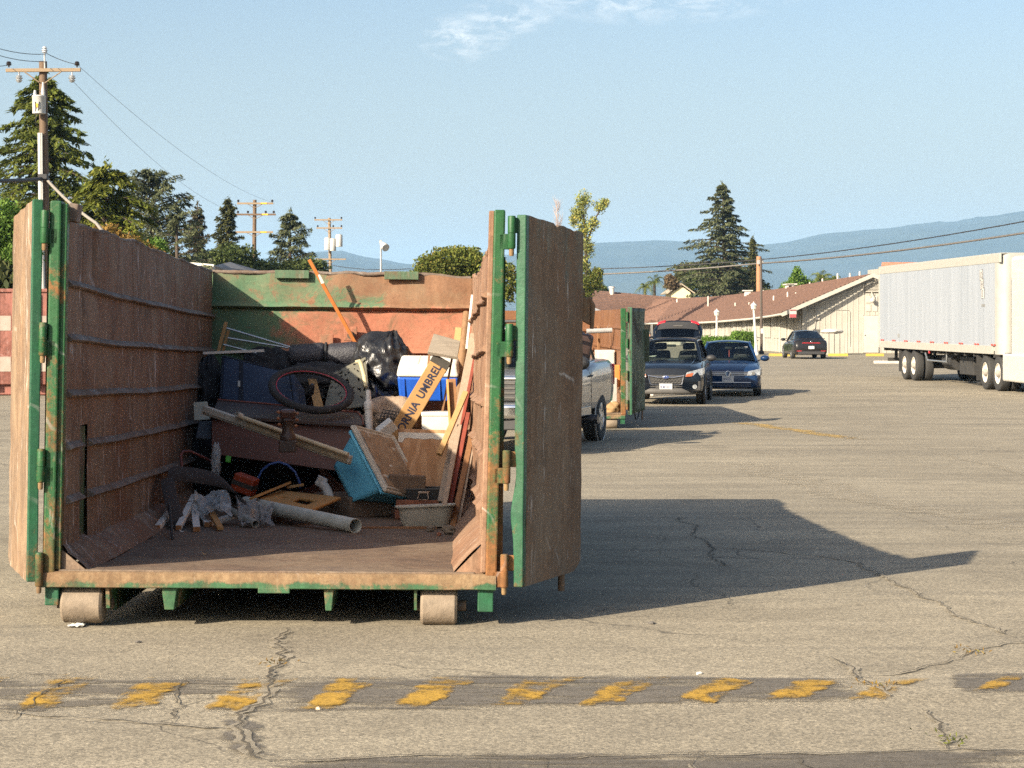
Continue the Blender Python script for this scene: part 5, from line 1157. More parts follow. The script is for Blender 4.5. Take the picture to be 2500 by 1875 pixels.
# ---------------------------------------------------------------- dark blue SUV with raised tailgate
def suv():
    t = thing('parked_suv', 'dark blue SUV facing us with its tailgate raised', 'car', (4.02, 50.3, 0), (0, 0, R(-8.5)), local=True)
    P = car_paint('suv_paint', (0.0030, 0.0050, 0.0090), rough=.28); W2 = .895
    st = [(-2.22, .76, .36, .66, .74), (-2.17, .835, .30, .74, .88), (-2.02, .875, .27, .81, .945), (-1.80, .885, .26, .86, .985), (-1.45, W2, .26, .91, 1.03), (-1.05, W2, .26, .94, 1.06), (-.75, W2, .26, .96, 1.07), (0, W2, .26, .98, 1.06), (.8, W2, .26, 1.0, 1.06), (1.5, W2, .28, 1.02, 1.07), (1.95, .87, .30, 1.02, 1.06), (2.12, .84, .34, .98, 1.02), (2.20, .78, .40, .80, .86)]
    body = loft_body(st, t, P)
    yf, yr = -1.33, 1.33
    boolean_cut(body, [cutter(s * .92, y, .345, .395, .5) for s in (-1, 1) for y in (yf, yr)])
    for s in (-1, 1):
        for y in (yf, yr):
            wheel(t, s * .79, y, .345, .225, s, 5)
            MB().torus((s * .885, y, .345), .405, .03, (1, 0, 0), 32, 8).obj('arch_cladding', M_blkpl, t, smooth=180)
    greenhouse(t, P, dict(yA=-.82, wA=.74, zA=1.04, yB=-.18, wB=.60, zB=1.50, yC=1.62, wC=.60, zC=1.50, yD=1.98, wD=.74, zD=1.05, crown=.05), rear_open=True)
    seats(t, (.35, 1.15), .36, 1.06); steering(t, .36, -.35, 1.10)
    MB().box((0, -.45, 1.065), (1.40, .6, .05)).obj('dashboard', M_cabin, t, bevel=.02)
    MB().box((0, -.30, 1.40), (.22, .04, .06)).obj('rear_view_mirror', M_cabin, t, bevel=.015)
    MB().slab([(-.66, -.55, 1.12), (-.50, -.42, 1.14), (-.36, -.40, 1.15), (-.40, -.5, 1.12)], .01).obj('dash_paper', M_plate, t)
    for s in (-1, 1):
        MB().tube([(s * .585, -.05, 1.56), (s * .60, .1, 1.60), (s * .60, 1.35, 1.60), (s * .585, 1.5, 1.55)], .022, 8).obj('roof_rail', M_blkpl, t, smooth=60)
        # headlamps: long wedge
        hl = MB().hexa([(s * .46, -2.275, .675), (s * .87, -2.155, .715), (s * .905, -1.90, .735), (s * .48, -2.04, .68), (s * .50, -2.255, .785), (s * .875, -2.11, .885), (s * .90, -1.80, .895), (s * .52, -2.02, .79)]).obj('headlamp', M_lens, t, bevel=.012, segs=2)
        MB().hexa([(s * .47, -2.282, .680), (s * .62, -2.240, .690), (s * .62, -2.10, .705), (s * .47, -2.10, .68), (s * .49, -2.268, .740), (s * .66, -2.208, .775), (s * .66, -2.1, .785), (s * .50, -2.1, .745)]).obj('indicator', M_amber, hl)
        MB().box((s * .69, -2.165, .46), (.30, .10, .24)).obj('fog_housing', M_blkpl, t, bevel=.03)
        MB().lathe([(.055, -.16), (.05, -.17), (.02, -.172)], (s * .69, -2.06, .44), 16, 'y').obj('fog_lamp', M_lens, t, smooth=50)
        mirror(t, s, s * 1.0, -.66, 1.10, M_blkpl)
    gr = MB().prism([(-.42, -2.235, .72), (.42, -2.235, .72), (.37, -2.225, .50), (-.37, -2.225, .50)], (0, .12, 0)).obj('grille', M_blkpl, t, bevel=.012)
    MB().tube([(-.43, -2.235, .725), (-.38, -2.225, .50), (-.30, -2.235, .485), (.30, -2.235, .485), (.38, -2.225, .50), (.43, -2.235, .725)], .014, 6).obj('grille_surround', M_chrome, gr, smooth=60)
    MB().tube([(-.42, -2.245, .70), (-.2, -2.255, .665), (.2, -2.255, .665), (.42, -2.245, .70)], .013, 6).obj('wing_bar', M_chrome, gr, smooth=60)
    for zz in (.535, .575, .615):
        for k in range(-4, 5):
            MB().box((k * .078 + (.039 if zz == .575 else 0), -2.238, zz), (.055, .012, .022), (0, 0, 0)).obj('grille_cell', M_clad, gr, bevel=.006)
    em = MB().blob((0, -2.262, .665), (.085, .012, .043), 10, 0, n=20).obj('emblem', M_chrome, t, smooth=180)
    MB().blob((0, -2.266, .665), (.072, .012, .034), 10, 0, n=20).obj('emblem_field', pm('emblem_blue', (0.02, 0.05, 0.22), rough=0.25), em, smooth=180)
    for k, (x, z, r) in enumerate(((-.04, .67, .012), (-.01, .682, .007), (.02, .675, .007), (.035, .66, .007), (.01, .652, .007), (-.012, .655, .007))):
        MB().blob((x, -2.280, z), (r, .004, r), 6, 0, n=8).obj('emblem_star', M_chrome, em, smooth=180)
    MB().grid(lambda u, v: ((u * 2 - 1) * (.80 - .03 * v), -2.235 + .30 * abs(u * 2 - 1) ** 3 - .03 * math.sin(math.pi * v), .27 + .115 * v), 24, 5).obj('lower_bumper', M_clad, t, solid=.05, smooth=60)
    MB().grid(lambda u, v: ((u * 2 - 1) * .62, -2.215 + .16 * abs(u * 2 - 1) ** 3, .385 + .09 * v), 20, 3).obj('bumper_intake', M_blkpl, t, solid=.03, smooth=60)
    for zz in (.40, .445): MB().tube([(-.55, -2.20, zz), (0, -2.245, zz), (.55, -2.20, zz)], .008, 6).obj('intake_bar', M_clad, t, smooth=60)
    plate(t, '8LMF769', 0, -2.262, .435, frame=M_chrome)
    for s in (-1, 1): MB().tube([(s * .55, -2.0, .93), (s * .60, -1.5, 1.02), (s * .62, -.95, 1.06)], .012, 6).obj('bonnet_crease', P, t, smooth=60)
    # raised tailgate
    tg = MB()
    def lid(u, v):
        a = (u * 2 - 1); w = .57 + .07 * math.sin(math.pi * min(1, v * 1.1)) ; x = a * w * (1 - .06 * max(0, v - .8) * 5)
        z = 1.50 + .50 * v - .07 * abs(a) ** 3 * (0.3 + v); y = 1.70 + .62 * v + .10 * math.sin(math.pi * v) * .5
        return (x, y, z)
    g = tg.grid(lid, 20, 12).obj('tailgate', P, t, solid=.07, smooth=60)
    MB().grid(lambda u, v: Vector(lid(.16 + .68 * u, .12 + .42 * v)) + Vector((0, -.04, .03)), 10, 5).obj('tailgate_window', M_dkglass, g, smooth=180)
    MB().grid(lambda u, v: Vector(lid(.08 + .84 * u, .56 + .36 * v)) + Vector((0, -.048, .035)), 10, 5).obj('tailgate_lining', M_blkpl, g, smooth=180)
    MB().grid(lambda u, v: Vector(lid(.40 + .2 * u, .66 + .06 * v)) + Vector((0, -.06, .04)), 4, 2).obj('pull_handle', M_clad, g, solid=.01)
    MB().grid(lambda u, v: Vector(lid(.05 + .9 * u, .0 + .10 * v)) + Vector((0, -.05, .03)), 10, 2).obj('spoiler_edge', M_clad, g, solid=.02)
    for u0, u1 in ((0.01, .20), (.80, .99)):
        MB().grid(lambda u, v: Vector(lid(u0 + (u1 - u0) * u, .86 + .13 * v)) + Vector((0, -.02, .05)), 8, 3).obj('tail_lamp', M_redlens, g, solid=.03, smooth=60)
    for s in (-1, 1): MB().tube([(s * .56, 1.95, 1.20), (s * .57, 1.98, 1.75)], .014, 6).obj('gas_strut', M_blkpl, t, smooth=60)
suv()

# ---------------------------------------------------------------- blue sedan
def blue_sedan():
    t = thing('parked_sedan', 'bright blue sedan facing us beside the dark SUV', 'car', (6.0, 55.6, 0), (0, 0, R(-6.5)), local=True)
    P = car_paint('blue_paint', (0.006, 0.024, 0.072), rough=.3); w = .885
    st = [(-2.30, .72, .26, .52, .60), (-2.24, .80, .22, .62, .72), (-2.05, .86, .20, .70, .80), (-1.7, .88, .19, .77, .87), (-1.3, w, .19, .82, .915), (-.9, w, .19, .86, .95), (0, w, .19, .89, .96), (1.0, w, .20, .92, .98), (1.6, .87, .22, .94, 1.02), (2.05, .84, .26, .95, 1.02), (2.25, .80, .32, .86, .93)]
    body = loft_body(st, t, P); yf, yr = -1.38, 1.27
    boolean_cut(body, [cutter(s * .91, y, .315, .355, .5) for s in (-1, 1) for y in (yf, yr)])
    for s in (-1, 1):
        for y in (yf, yr): wheel(t, s * .775, y, .315, .205, s, 5)
        hl = MB().hexa([(s * .50, -2.335, .555), (s * .85, -2.235, .565), (s * .895, -2.0, .58), (s * .52, -2.12, .565), (s * .53, -2.305, .675), (s * .86, -2.185, .745), (s * .895, -1.93, .745), (s * .55, -2.1, .68)]).obj('headlamp', M_lens, t, bevel=.012, segs=2)
        MB().lathe([(.045, -.01), (.045, 0)], (s * .67, -2.30, .62), 14, 'y').obj('projector', M_chrome, hl, smooth=50)
        mirror(t, s, s * .99, -.60, .99, P)
        MB().box((s * .72, -2.20, .36), (.20, .08, .12)).obj('side_intake', M_blkpl, t, bevel=.02)
    greenhouse(t, P, dict(yA=-.95, wA=.76, zA=.93, yB=-.20, wB=.575, zB=1.395, yC=1.0, wC=.57, zC=1.375, yD=1.62, wD=.72, zD=.99, crown=.05))
    seats(t, (.25, 1.0), .36, .98); steering(t, .36, -.45, .99); MB().box((0, -.55, .955), (1.40, .6, .05)).obj('dashboard', M_cabin, t, bevel=.02)
    MB().box((0.02, -.40, 1.27), (.22, .04, .07)).obj('rear_view_mirror', M_cabin, t, bevel=.015)
    MB().slab([(.18, -.42, 1.24), (.18, -.42, 1.30), (.52, -.40, 1.30), (.52, -.40, 1.24)], .01).obj('sun_visor', M_plate, t)
    MB().tube([(0.02, -.44, 1.22), (0.02, -.44, 1.12), (.02, -.44, 1.02)], [.006, .02, .012], 6).obj('hanging_charm', pm('pink_charm', (0.5, 0.10, 0.10)), t, smooth=60)
    g = MB().hexa([(-.52, -2.315, .565), (.52, -2.315, .565), (.52, -2.2, .565), (-.52, -2.2, .565), (-.54, -2.295, .66), (.54, -2.295, .66), (.54, -2.2, .66), (-.54, -2.2, .66)]).obj('grille', M_blkpl, t, bevel=.008)
    for z in (.572, .612, .652): MB().tube([(-.52, -2.312, z), (0, -2.322, z), (.52, -2.312, z)], .006, 6).obj('grille_bar', M_chrome, g, smooth=60)
    e = MB().lathe([(.078, -.02), (.074, -.03), (.02, -.032)], (0, -2.31, .61), 24, 'y').obj('emblem', pm('emblem_blue2', (0.03, 0.08, 0.2), rough=0.3), t, smooth=50)
    MB().torus((0, -2.342, .61), .070, .009, (0, 1, 0), 28, 6).obj('emblem_ring', M_chrome, e, smooth=180)
    for pts in (((-.035, .668), (0.0, .615), (.035, .668)), ((-.058, .645), (-.028, .555), (0, .605), (.028, .555), (.058, .645))):
        MB().tube([(x, -2.344, z) for x, z in pts], .0085, 6).obj('emblem_letter', M_chrome, e)
    MB().hexa([(-.60, -2.30, .27), (.60, -2.30, .27), (.60, -2.15, .27), (-.60, -2.15, .27), (-.66, -2.285, .40), (.66, -2.285, .40), (.66, -2.15, .40), (-.66, -2.15, .40)]).obj('lower_intake', M_blkpl, t, bevel=.01)
    for z in (.29, .335, .38): MB().tube([(-.60, -2.297, z), (0, -2.306, z), (.60, -2.297, z)], .007, 6).obj('intake_bar', M_chrome if z == .38 else M_clad, t, smooth=60)
    plate(t, '7V31661', 0, -2.315, .47)
    MB().grid(lambda u, v: ((u * 2 - 1) * .84, -2.27 + .22 * abs(u * 2 - 1) ** 4, .20 + .04 * v), 20, 2).obj('chin_spoiler', M_blkpl, t, solid=.03)
blue_sedan()

# ---------------------------------------------------------------- dark grey sedan seen from behind (rear towards -y)
def grey_sedan():
    t = thing('parked_sedan', 'dark grey sedan parked nose-in at the white building', 'car', (15.45, 106.2, 0), (0, 0, R(1.0)), local=True)
    P = car_paint('grey_paint', (0.014, 0.013, 0.0135), rough=.3); w = .905
    st = [(-2.33, .74, .36, .62, .70), (-2.26, .82, .28, .80, .90), (-2.10, .865, .24, .93, 1.02), (-1.7, .89, .22, .95, 1.05), (-1.2, w, .20, .93, 1.03), (0, w, .18, .88, .97), (.9, w, .18, .84, .93), (1.5, .88, .19, .78, .87), (2.0, .85, .20, .70, .78), (2.28, .76, .24, .55, .62)]
    body = loft_body(st, t, P); yr, yf = -1.28, 1.42
    boolean_cut(body, [cutter(s * .93, y, .325, .365, .5) for s in (-1, 1) for y in (yf, yr)])
    for s in (-1, 1):
        for y in (yf, yr): wheel(t, s * .795, y, .325, .215, s, 5)
        mirror(t, s, s * 1.0, .72, .99, P)
        MB().hexa([(s * .45, -2.30, .80), (s * .80, -2.17, .80), (s * .80, -2.08, .80), (s * .45, -2.2, .80), (s * .45, -2.26, .87), (s * .83, -2.10, .92), (s * .83, -2.02, .92), (s * .45, -2.16, .87)]).obj('tail_lamp', M_redlens, t, bevel=.008)
        MB().box((s * .62, -2.32, .42), (.26, .03, .03)).obj('reflector', M_redlens, t)
    MB().box((0, -2.275, .835), (.92, .05, .035)).obj('light_bar', M_redlens, t, bevel=.006)
    greenhouse(t, P, dict(yA=-1.72, wA=.72, zA=1.03, yB=-.75, wB=.56, zB=1.39, yC=.10, wC=.575, zC=1.40, yD=.95, wD=.74, zD=.93, crown=.05))
    seats(t, (-.9, -.1), .36, 1.0)
    e = MB().torus((0, -2.30, .90), .05, .010, (0, 1, 0.2), 20, 6).obj('emblem', M_chrome, t, smooth=180)
    plate(t, '', 0, -2.345, .60); MB().box((0, -2.32, .60), (.44, .05, .20)).obj('plate_recess', P, t, bevel=.01)
    MB().hexa([(-.68, -2.35, .25), (.68, -2.35, .25), (.68, -2.2, .25), (-.68, -2.2, .25), (-.70, -2.34, .40), (.70, -2.34, .40), (.70, -2.2, .40), (-.70, -2.2, .40)]).obj('rear_diffuser', M_blkpl, t, bevel=.01)
    MB().grid(lambda u, v: ((u * 2 - 1) * .72, -2.18 - .06 * (1 - (u * 2 - 1) ** 2) - .05 * v, 1.03 + .035 * v), 16, 2).obj('lip_spoiler', P, t, solid=.02, smooth=60)
grey_sedan()

# ---------------------------------------------------------------- silver pickup, front towards -y
def pickup():
    th = R(13.5); d = Vector((-math.sin(th), -math.cos(th), 0)); rgt = Vector((math.cos(th), -math.sin(th), 0))     # d: forward
    rear_flank = Vector((1.80, 35.1, 0)); c = rear_flank + d * 2.9 - rgt * 1.0
    t = thing('pickup_truck', 'silver pickup truck half hidden behind the open dumpster door', 'truck', c, (0, 0, math.atan2(rgt.y, rgt.x)), local=True)
    P = car_paint('silver_paint', (0.27, 0.26, 0.25), rough=.35, metal=.5); w = 1.0
    st = [(-2.9, .84, .50, .90, 1.05), (-2.82, .93, .45, .98, 1.15), (-2.5, .985, .45, 1.05, 1.22), (-2.0, w, .48, 1.10, 1.26), (-1.2, w, .50, 1.16, 1.28), (-1.0, w, .50, 1.20, 1.28), (0, w, .50, 1.22, 1.28), (.75, w, .50, 1.24, 1.28), (.80, w, .50, 1.30, 1.36), (1.6, w, .50, 1.31, 1.38), (2.5, w, .52, 1.32, 1.39), (2.86, .985, .56, 1.32, 1.39), (2.92, .95, .60, 1.30, 1.36)]
    body = loft_body(st, t, P); yf, yr = -1.95, 1.75; r = .405
    boolean_cut(body, [cutter(s * 1.02, y, r + .02, .47, .55) for s in (-1, 1) for y in (yf, yr)] + [MB().box((0, 1.86, 1.30), (1.62, 1.86, .80)).obj('cutter', None)])
    for s in (-1, 1):
        for y in (yf, yr): wheel(t, s * .86, y, r, .28, s, 6, rimr=.60)
        MB().torus((s * .965, yr, r + .02), .472, .018, (1, 0, 0), 32, 6).obj('arch_lip', P, t, smooth=180)
        mirror(t, s, s * 1.14, -.95, 1.37, M_blkpl, 1.45)
        for y in (-.35, .60): MB().tube([(s * 1.004, y, 1.12), (s * 1.03, y + .03, 1.13), (s * 1.03, y + .14, 1.13), (s * 1.004, y + .17, 1.12)], .016, 6).obj('door_handle', M_blkpl, t, smooth=60)
        MB().box((s * .93, 2.91, 1.10), (.12, .05, .36)).obj('tail_lamp', M_redlens, t, bevel=.01)
        MB().box((s * 1.0, -.2, .56), (.012, 1.9, .14)).obj('side_moulding', P, t, bevel=.005)
        for y in (-1.02, -.02, .80): MB().box((s * 1.001, y, .9), (.004, .012, .62)).obj('door_seam', M_blkpl, t)
    greenhouse(t, P, dict(yA=-1.15, wA=.86, zA=1.27, yB=-.55, wB=.70, zB=1.86, yC=.62, wC=.70, zC=1.86, yD=.78, wD=.80, zD=1.28, crown=.04), side_glass=M_dkglass)
    seats(t, (-.1,), .42, 1.32)
    gr = MB().box((0, -2.93, 1.0), (1.30, .10, .32)).obj('grille', M_blkpl, t, bevel=.03)
    for z in (.90, .97, 1.04, 1.11): MB().box((0, -2.985, z), (1.22, .02, .028)).obj('grille_bar', M_clad, gr, bevel=.004)
    MB().tube([(-.66, -2.97, 1.18), (.66, -2.97, 1.18)], .03, 8).obj('grille_chrome', M_chrome, gr, smooth=60)
    MB().grid(lambda u, v: ((u * 2 - 1) * .98, -3.02 + .16 * abs(u * 2 - 1) ** 3, .60 + .20 * v), 20, 4).obj('front_bumper', M_chrome, t, solid=.05, smooth=60)
    MB().box((0, -2.90, .50), (1.6, .12, .16)).obj('air_dam', M_blkpl, t, bevel=.02)
    for s in (-1, 1): MB().box((s * .80, -2.86, 1.03), (.26, .12, .24)).obj('headlamp', M_lens, t, bevel=.02)
    MB().box((0, 1.86, .93), (1.62, 1.8, .04)).obj('bed_floor', M_blkpl, t)
    # tubular bars of the rack above the bed
    rk = MB().tube([(.74, 1.0, 1.38), (.74, 1.0, 1.78), (.60, 1.0, 2.02), (-.60, 1.0, 2.02), (-.74, 1.0, 1.78), (-.74, 1.0, 1.38)], .026, 8).obj('rack_hoop', M_blkpl, t, smooth=60)
    MB().tube([(.74, 2.3, 1.38), (.70, 1.9, 1.75), (.60, 1.0, 2.02)], .026, 8).obj('rack_brace', M_blkpl, rk, smooth=60)
    MB().tube([(.40, 1.0, 2.02), (.40, 1.7, 2.10), (.40, 2.3, 1.40)], .022, 8).obj('rack_brace', M_blkpl, rk, smooth=60)
    MB().tube([(-.60, 1.0, 1.86), (.70, 1.0, 1.86)], .03, 8).obj('rack_bar', M_alloy, rk, smooth=60)
    # exhaust / hitch step poking out below the sill
    MB().tube([(.70, .55, .42), (1.16, .55, .42)], .075, 14).obj('side_step_bar', pm('step_dark', (0.05, 0.05, 0.055), rough=0.3, metal=0.6), t, smooth=50)
    # things in the bed
    m = root_matrix(t)
    b = MB().hexa([(-.24, -.2, -.28), (.24, -.2, -.28), (.24, .2, -.28), (-.24, .2, -.28), (-.30, -.12, .26), (.20, -.14, .34), (.20, .12, .34), (-.30, .10, .26)]); o = b.obj('leather_bag', pm('brown_leather', (0.055, 0.030, 0.022), (0.04, 0.022, 0.017), scale=8, rough=0.5, bmp=0.3), bevel=.07, segs=4)
    o.location = m @ Vector((.62, 1.45, 1.52)); o.rotation_euler = (0.1, 0.25, 0.2); tag(o, 'slumped dark brown leather bag on the pickup bed', 'bag')
pickup()
# ------------------------------------------------------------------ second roll-off dumpster farther back
def far_dumpster():
    t = thing('roll_off_dumpster', 'smaller looking green and rust dumpster standing open beyond the pickup', 'dumpster', (0.90, 37.6, 0.0), (0, 0, R(2.2)), local=True)
    L = 6.6; Mo = rusty('orange_rust_inside', (0.20, 0.090, 0.042), (0.145, 0.062, 0.030), 0.5, (0.23, 0.115, 0.055), scale=1.3, streak=0.5, scr=0.4)
    Mdoor = rusty('shaded_door_green', (0.075, 0.105, 0.060), (0.075, 0.062, 0.043), 0.45, scale=1.6, streak=0.8, scr=0.7)  # dark counterpart of the lit door, shade put into the green and rust
    MB().box((0, L / 2, .28), (2.3, L, .04)).obj('floor', M_floor_rust, t)
    for s in (-1, 1):
        MB().box((s * 1.19, L / 2, 1.27), (.05, L, 1.95)).obj('side_wall', Mo, t)
        MB().box((s * 1.19, .05, 1.26), (.09, .12, 2.0)).obj('corner_post', M_green_post, t, bevel=.008)
        for z in (1.9, 1.5, 1.1, .7): MB().box((s * 1.155, L / 2, z), (.03, L - .1, .06)).obj('wall_rib', Mo, t, bevel=.012)
    MB().box((0, L, 1.27), (2.4, .06, 1.95)).obj('back_wall', Mo, t)
    for z in (1.82, 1.4): MB().box((0, L - .05, z), (2.3, .06, .07)).obj('wall_rib', Mo, t, bevel=.015)
    MB().box((-.1, L - .02, 2.27), (.5, .12, .06)).obj('lid_bracket', Mo, t)
    MB().box((0, .08, .24), (2.46, .16, .11)).obj('sill', M_sill, t, bevel=.01)
    for s in (-1, 1):
        MB().lathe([(.095, -.11), (.107, -.09), (.107, .09), (.095, .11)], (s * .97, .13, .107), 24, 'x').obj('roller', M_roller, t, smooth=40)
        MB().box((s * 1.18, .1, .15), (.08, .15, .12)).obj('corner_gusset', M_green_edge, t)
    for s in (-1, 1):
        ang = R(20); d = Vector((s * math.sin(ang), math.cos(ang), 0)); n = Vector((s * math.cos(ang), -math.sin(ang), 0)); o = Vector((s * 1.31, -.01, 0))
        def fn(u, v): 
            z = .27 + .04 * u + (2.00 - .05 * u) * v + (.012 * mnoise.noise(Vector((u * 8, 0, s))) if v > .99 else 0)
            return o + d * (1.06 * u) + n * (.02 * mnoise.noise(Vector((u * 2, v * 3, s)))) + Vector((0, 0, z))
        pan = MB().grid(fn, 14, 24).obj('door', Mdoor if s > 0 else M_door_lit, t, solid=.06, smooth=60)
        MB().hexa([o - n * .04 + Vector((0, 0, .26)), o + n * .04 + Vector((0, 0, .26)), o + n * .04 + d * .06 + Vector((0, 0, .26)), o - n * .04 + d * .06 + Vector((0, 0, .26)), o - n * .04 + Vector((0, 0, 2.28)), o + n * .04 + Vector((0, 0, 2.28)), o + n * .04 + d * .06 + Vector((0, 0, 2.28)), o - n * .04 + d * .06 + Vector((0, 0, 2.28))]).obj('hinge_stile', M_green_edge, pan, bevel=.006)
        for z in (.45, 1.0, 1.6, 2.1): MB().lathe([(.022, -.09), (.022, .09)], (s * 1.262, -.02, z), 10, 'z').obj('hinge', M_green_post, t, smooth=50)
        if s > 0:
            e = o + d * 1.06; MB().box(e + Vector((.06, 0, 1.55)), (.10, .04, .62)).obj('latch_plate', Mdoor, pan, bevel=.01)
            MB().tube([o + d * .35 + Vector((0, 0, .30)), o + d * .45 + Vector((0, 0, .16)), o + d * .62 + Vector((0, 0, .18)), o + d * .72 + Vector((0, 0, .29))], .014, 6).obj('chain', M_blkpl, pan, smooth=60)
            MB().tube([o + d * .95 + Vector((0, 0, .3)), o + d * .95 + Vector((0, 0, .12))], .018, 6).obj('lock_rod', M_door_face, pan)
    m = root_matrix(t)
    # load that shows beside its post
    def put(name, label, cat, c, size, mat, rot=0, bev=.01):
        o = MB().box((0, 0, 0), size).obj(name, mat, bevel=bev); o.location = m @ Vector(c); o.rotation_euler = (0, 0, rot); return tag(o, label, cat)
    r = thing('white_cabinet', 'white cabinet standing in the far dumpster beside its post', 'cabinet', m @ Vector((.95, 1.3, .30)), (0, 0, .1), local=True)
    MB().box((0, 0, .58), (.34, .4, 1.16)).obj('case', M_white, r, bevel=.01); MB().box((0, -.205, .58), (.30, .015, 1.08)).obj('door', M_white, r, bevel=.006); MB().box((.11, -.22, .7), (.02, .02, .14)).obj('handle', M_steel, r)
    put('orange_carton', 'orange carton leaning by the far dumpster post', 'carton', (1.10, .42, .98), (.12, .2, .42), pm('orange_card', (0.50, 0.19, 0.04), rough=0.8))
    put('enamel_sheet', 'white panel standing low in the mouth of the far dumpster', 'panel', (1.03, .25, .62), (.12, .06, .66), M_white, .3)
    put('lumber_offcut', 'leaning lumber offcut above the white cabinet', 'lumber', (.88, 1.9, 1.55), (.06, .05, .75), M_brownwood, .1)
    o = MB().tube([m @ Vector((.62, 1.6, 1.82)), m @ Vector((1.12, 1.6, 1.84))], .05, 10).obj('grey_roll', pm('grey_roll_m', (0.3, 0.3, 0.3), rough=.7), smooth=50); tag(o, 'grey roll laid across the load of the far dumpster', 'roll')
    o = MB().blob((0, 0, 0), (.16, .15, .12), 12, .3, 2, 3, n=16).obj('foam_lump', pm('tan_foam', (0.30, 0.19, 0.09), rough=.95), smooth=180); o.location = m @ Vector((1.0, .22, .38)); tag(o, 'tan foam lump on the sill of the far dumpster', 'foam')
far_dumpster()

# ------------------------------------------------------------------ pink container at the far left
def pink_container():
    x0, x1, y = -16.5, -11.4, 54.0
    t = thing('pink_container', 'faded pink steel container with white squares behind the left door', 'container', ((x0 + x1) / 2, y, 0))
    Mp = rusty('faded_pink', (0.27, 0.105, 0.080), (0.20, 0.082, 0.062), 0.45, scale=1.2, streak=.3, scr=.3)
    MB().box(((x0 + x1) / 2, y + 1.2, 1.55), (x1 - x0, 2.4, 2.5)).obj('body', Mp, t, bevel=.02)
    MB().box(((x0 + x1) / 2, y + 1.2, 2.83), (x1 - x0 + .1, 2.5, .10)).obj('top_rail', Mp, t, bevel=.02)
    MB().box(((x0 + x1) / 2, y + 1.2, .20), (x1 - x0 - .2, 2.2, .36)).obj('base_frame', Mp, t, bevel=.02)
    for k in range(9):
        x = x0 + .25 + k * (x1 - x0 - .5) / 8; MB().box((x, y - .06, 1.50), (.13, .12, 2.55)).obj('stake', Mp, t, bevel=.01)
    Mw = pm('faded_white_paint', (0.33, 0.28, 0.24), (0.27, 0.22, 0.18), scale=4, rough=.8)
    for k in range(8):
        x = x0 + .25 + (k + .5) * (x1 - x0 - .5) / 8
        for z in (1.95, .85): MB().box((x, y - .006, z), (.36, .008, .40)).obj('white_square', Mw, t)
    for k in range(3): MB().box((x1 - .9, y - .10, .5 + k * .55), (.5, .1, .04)).obj('step', Mp, t)
pink_container()

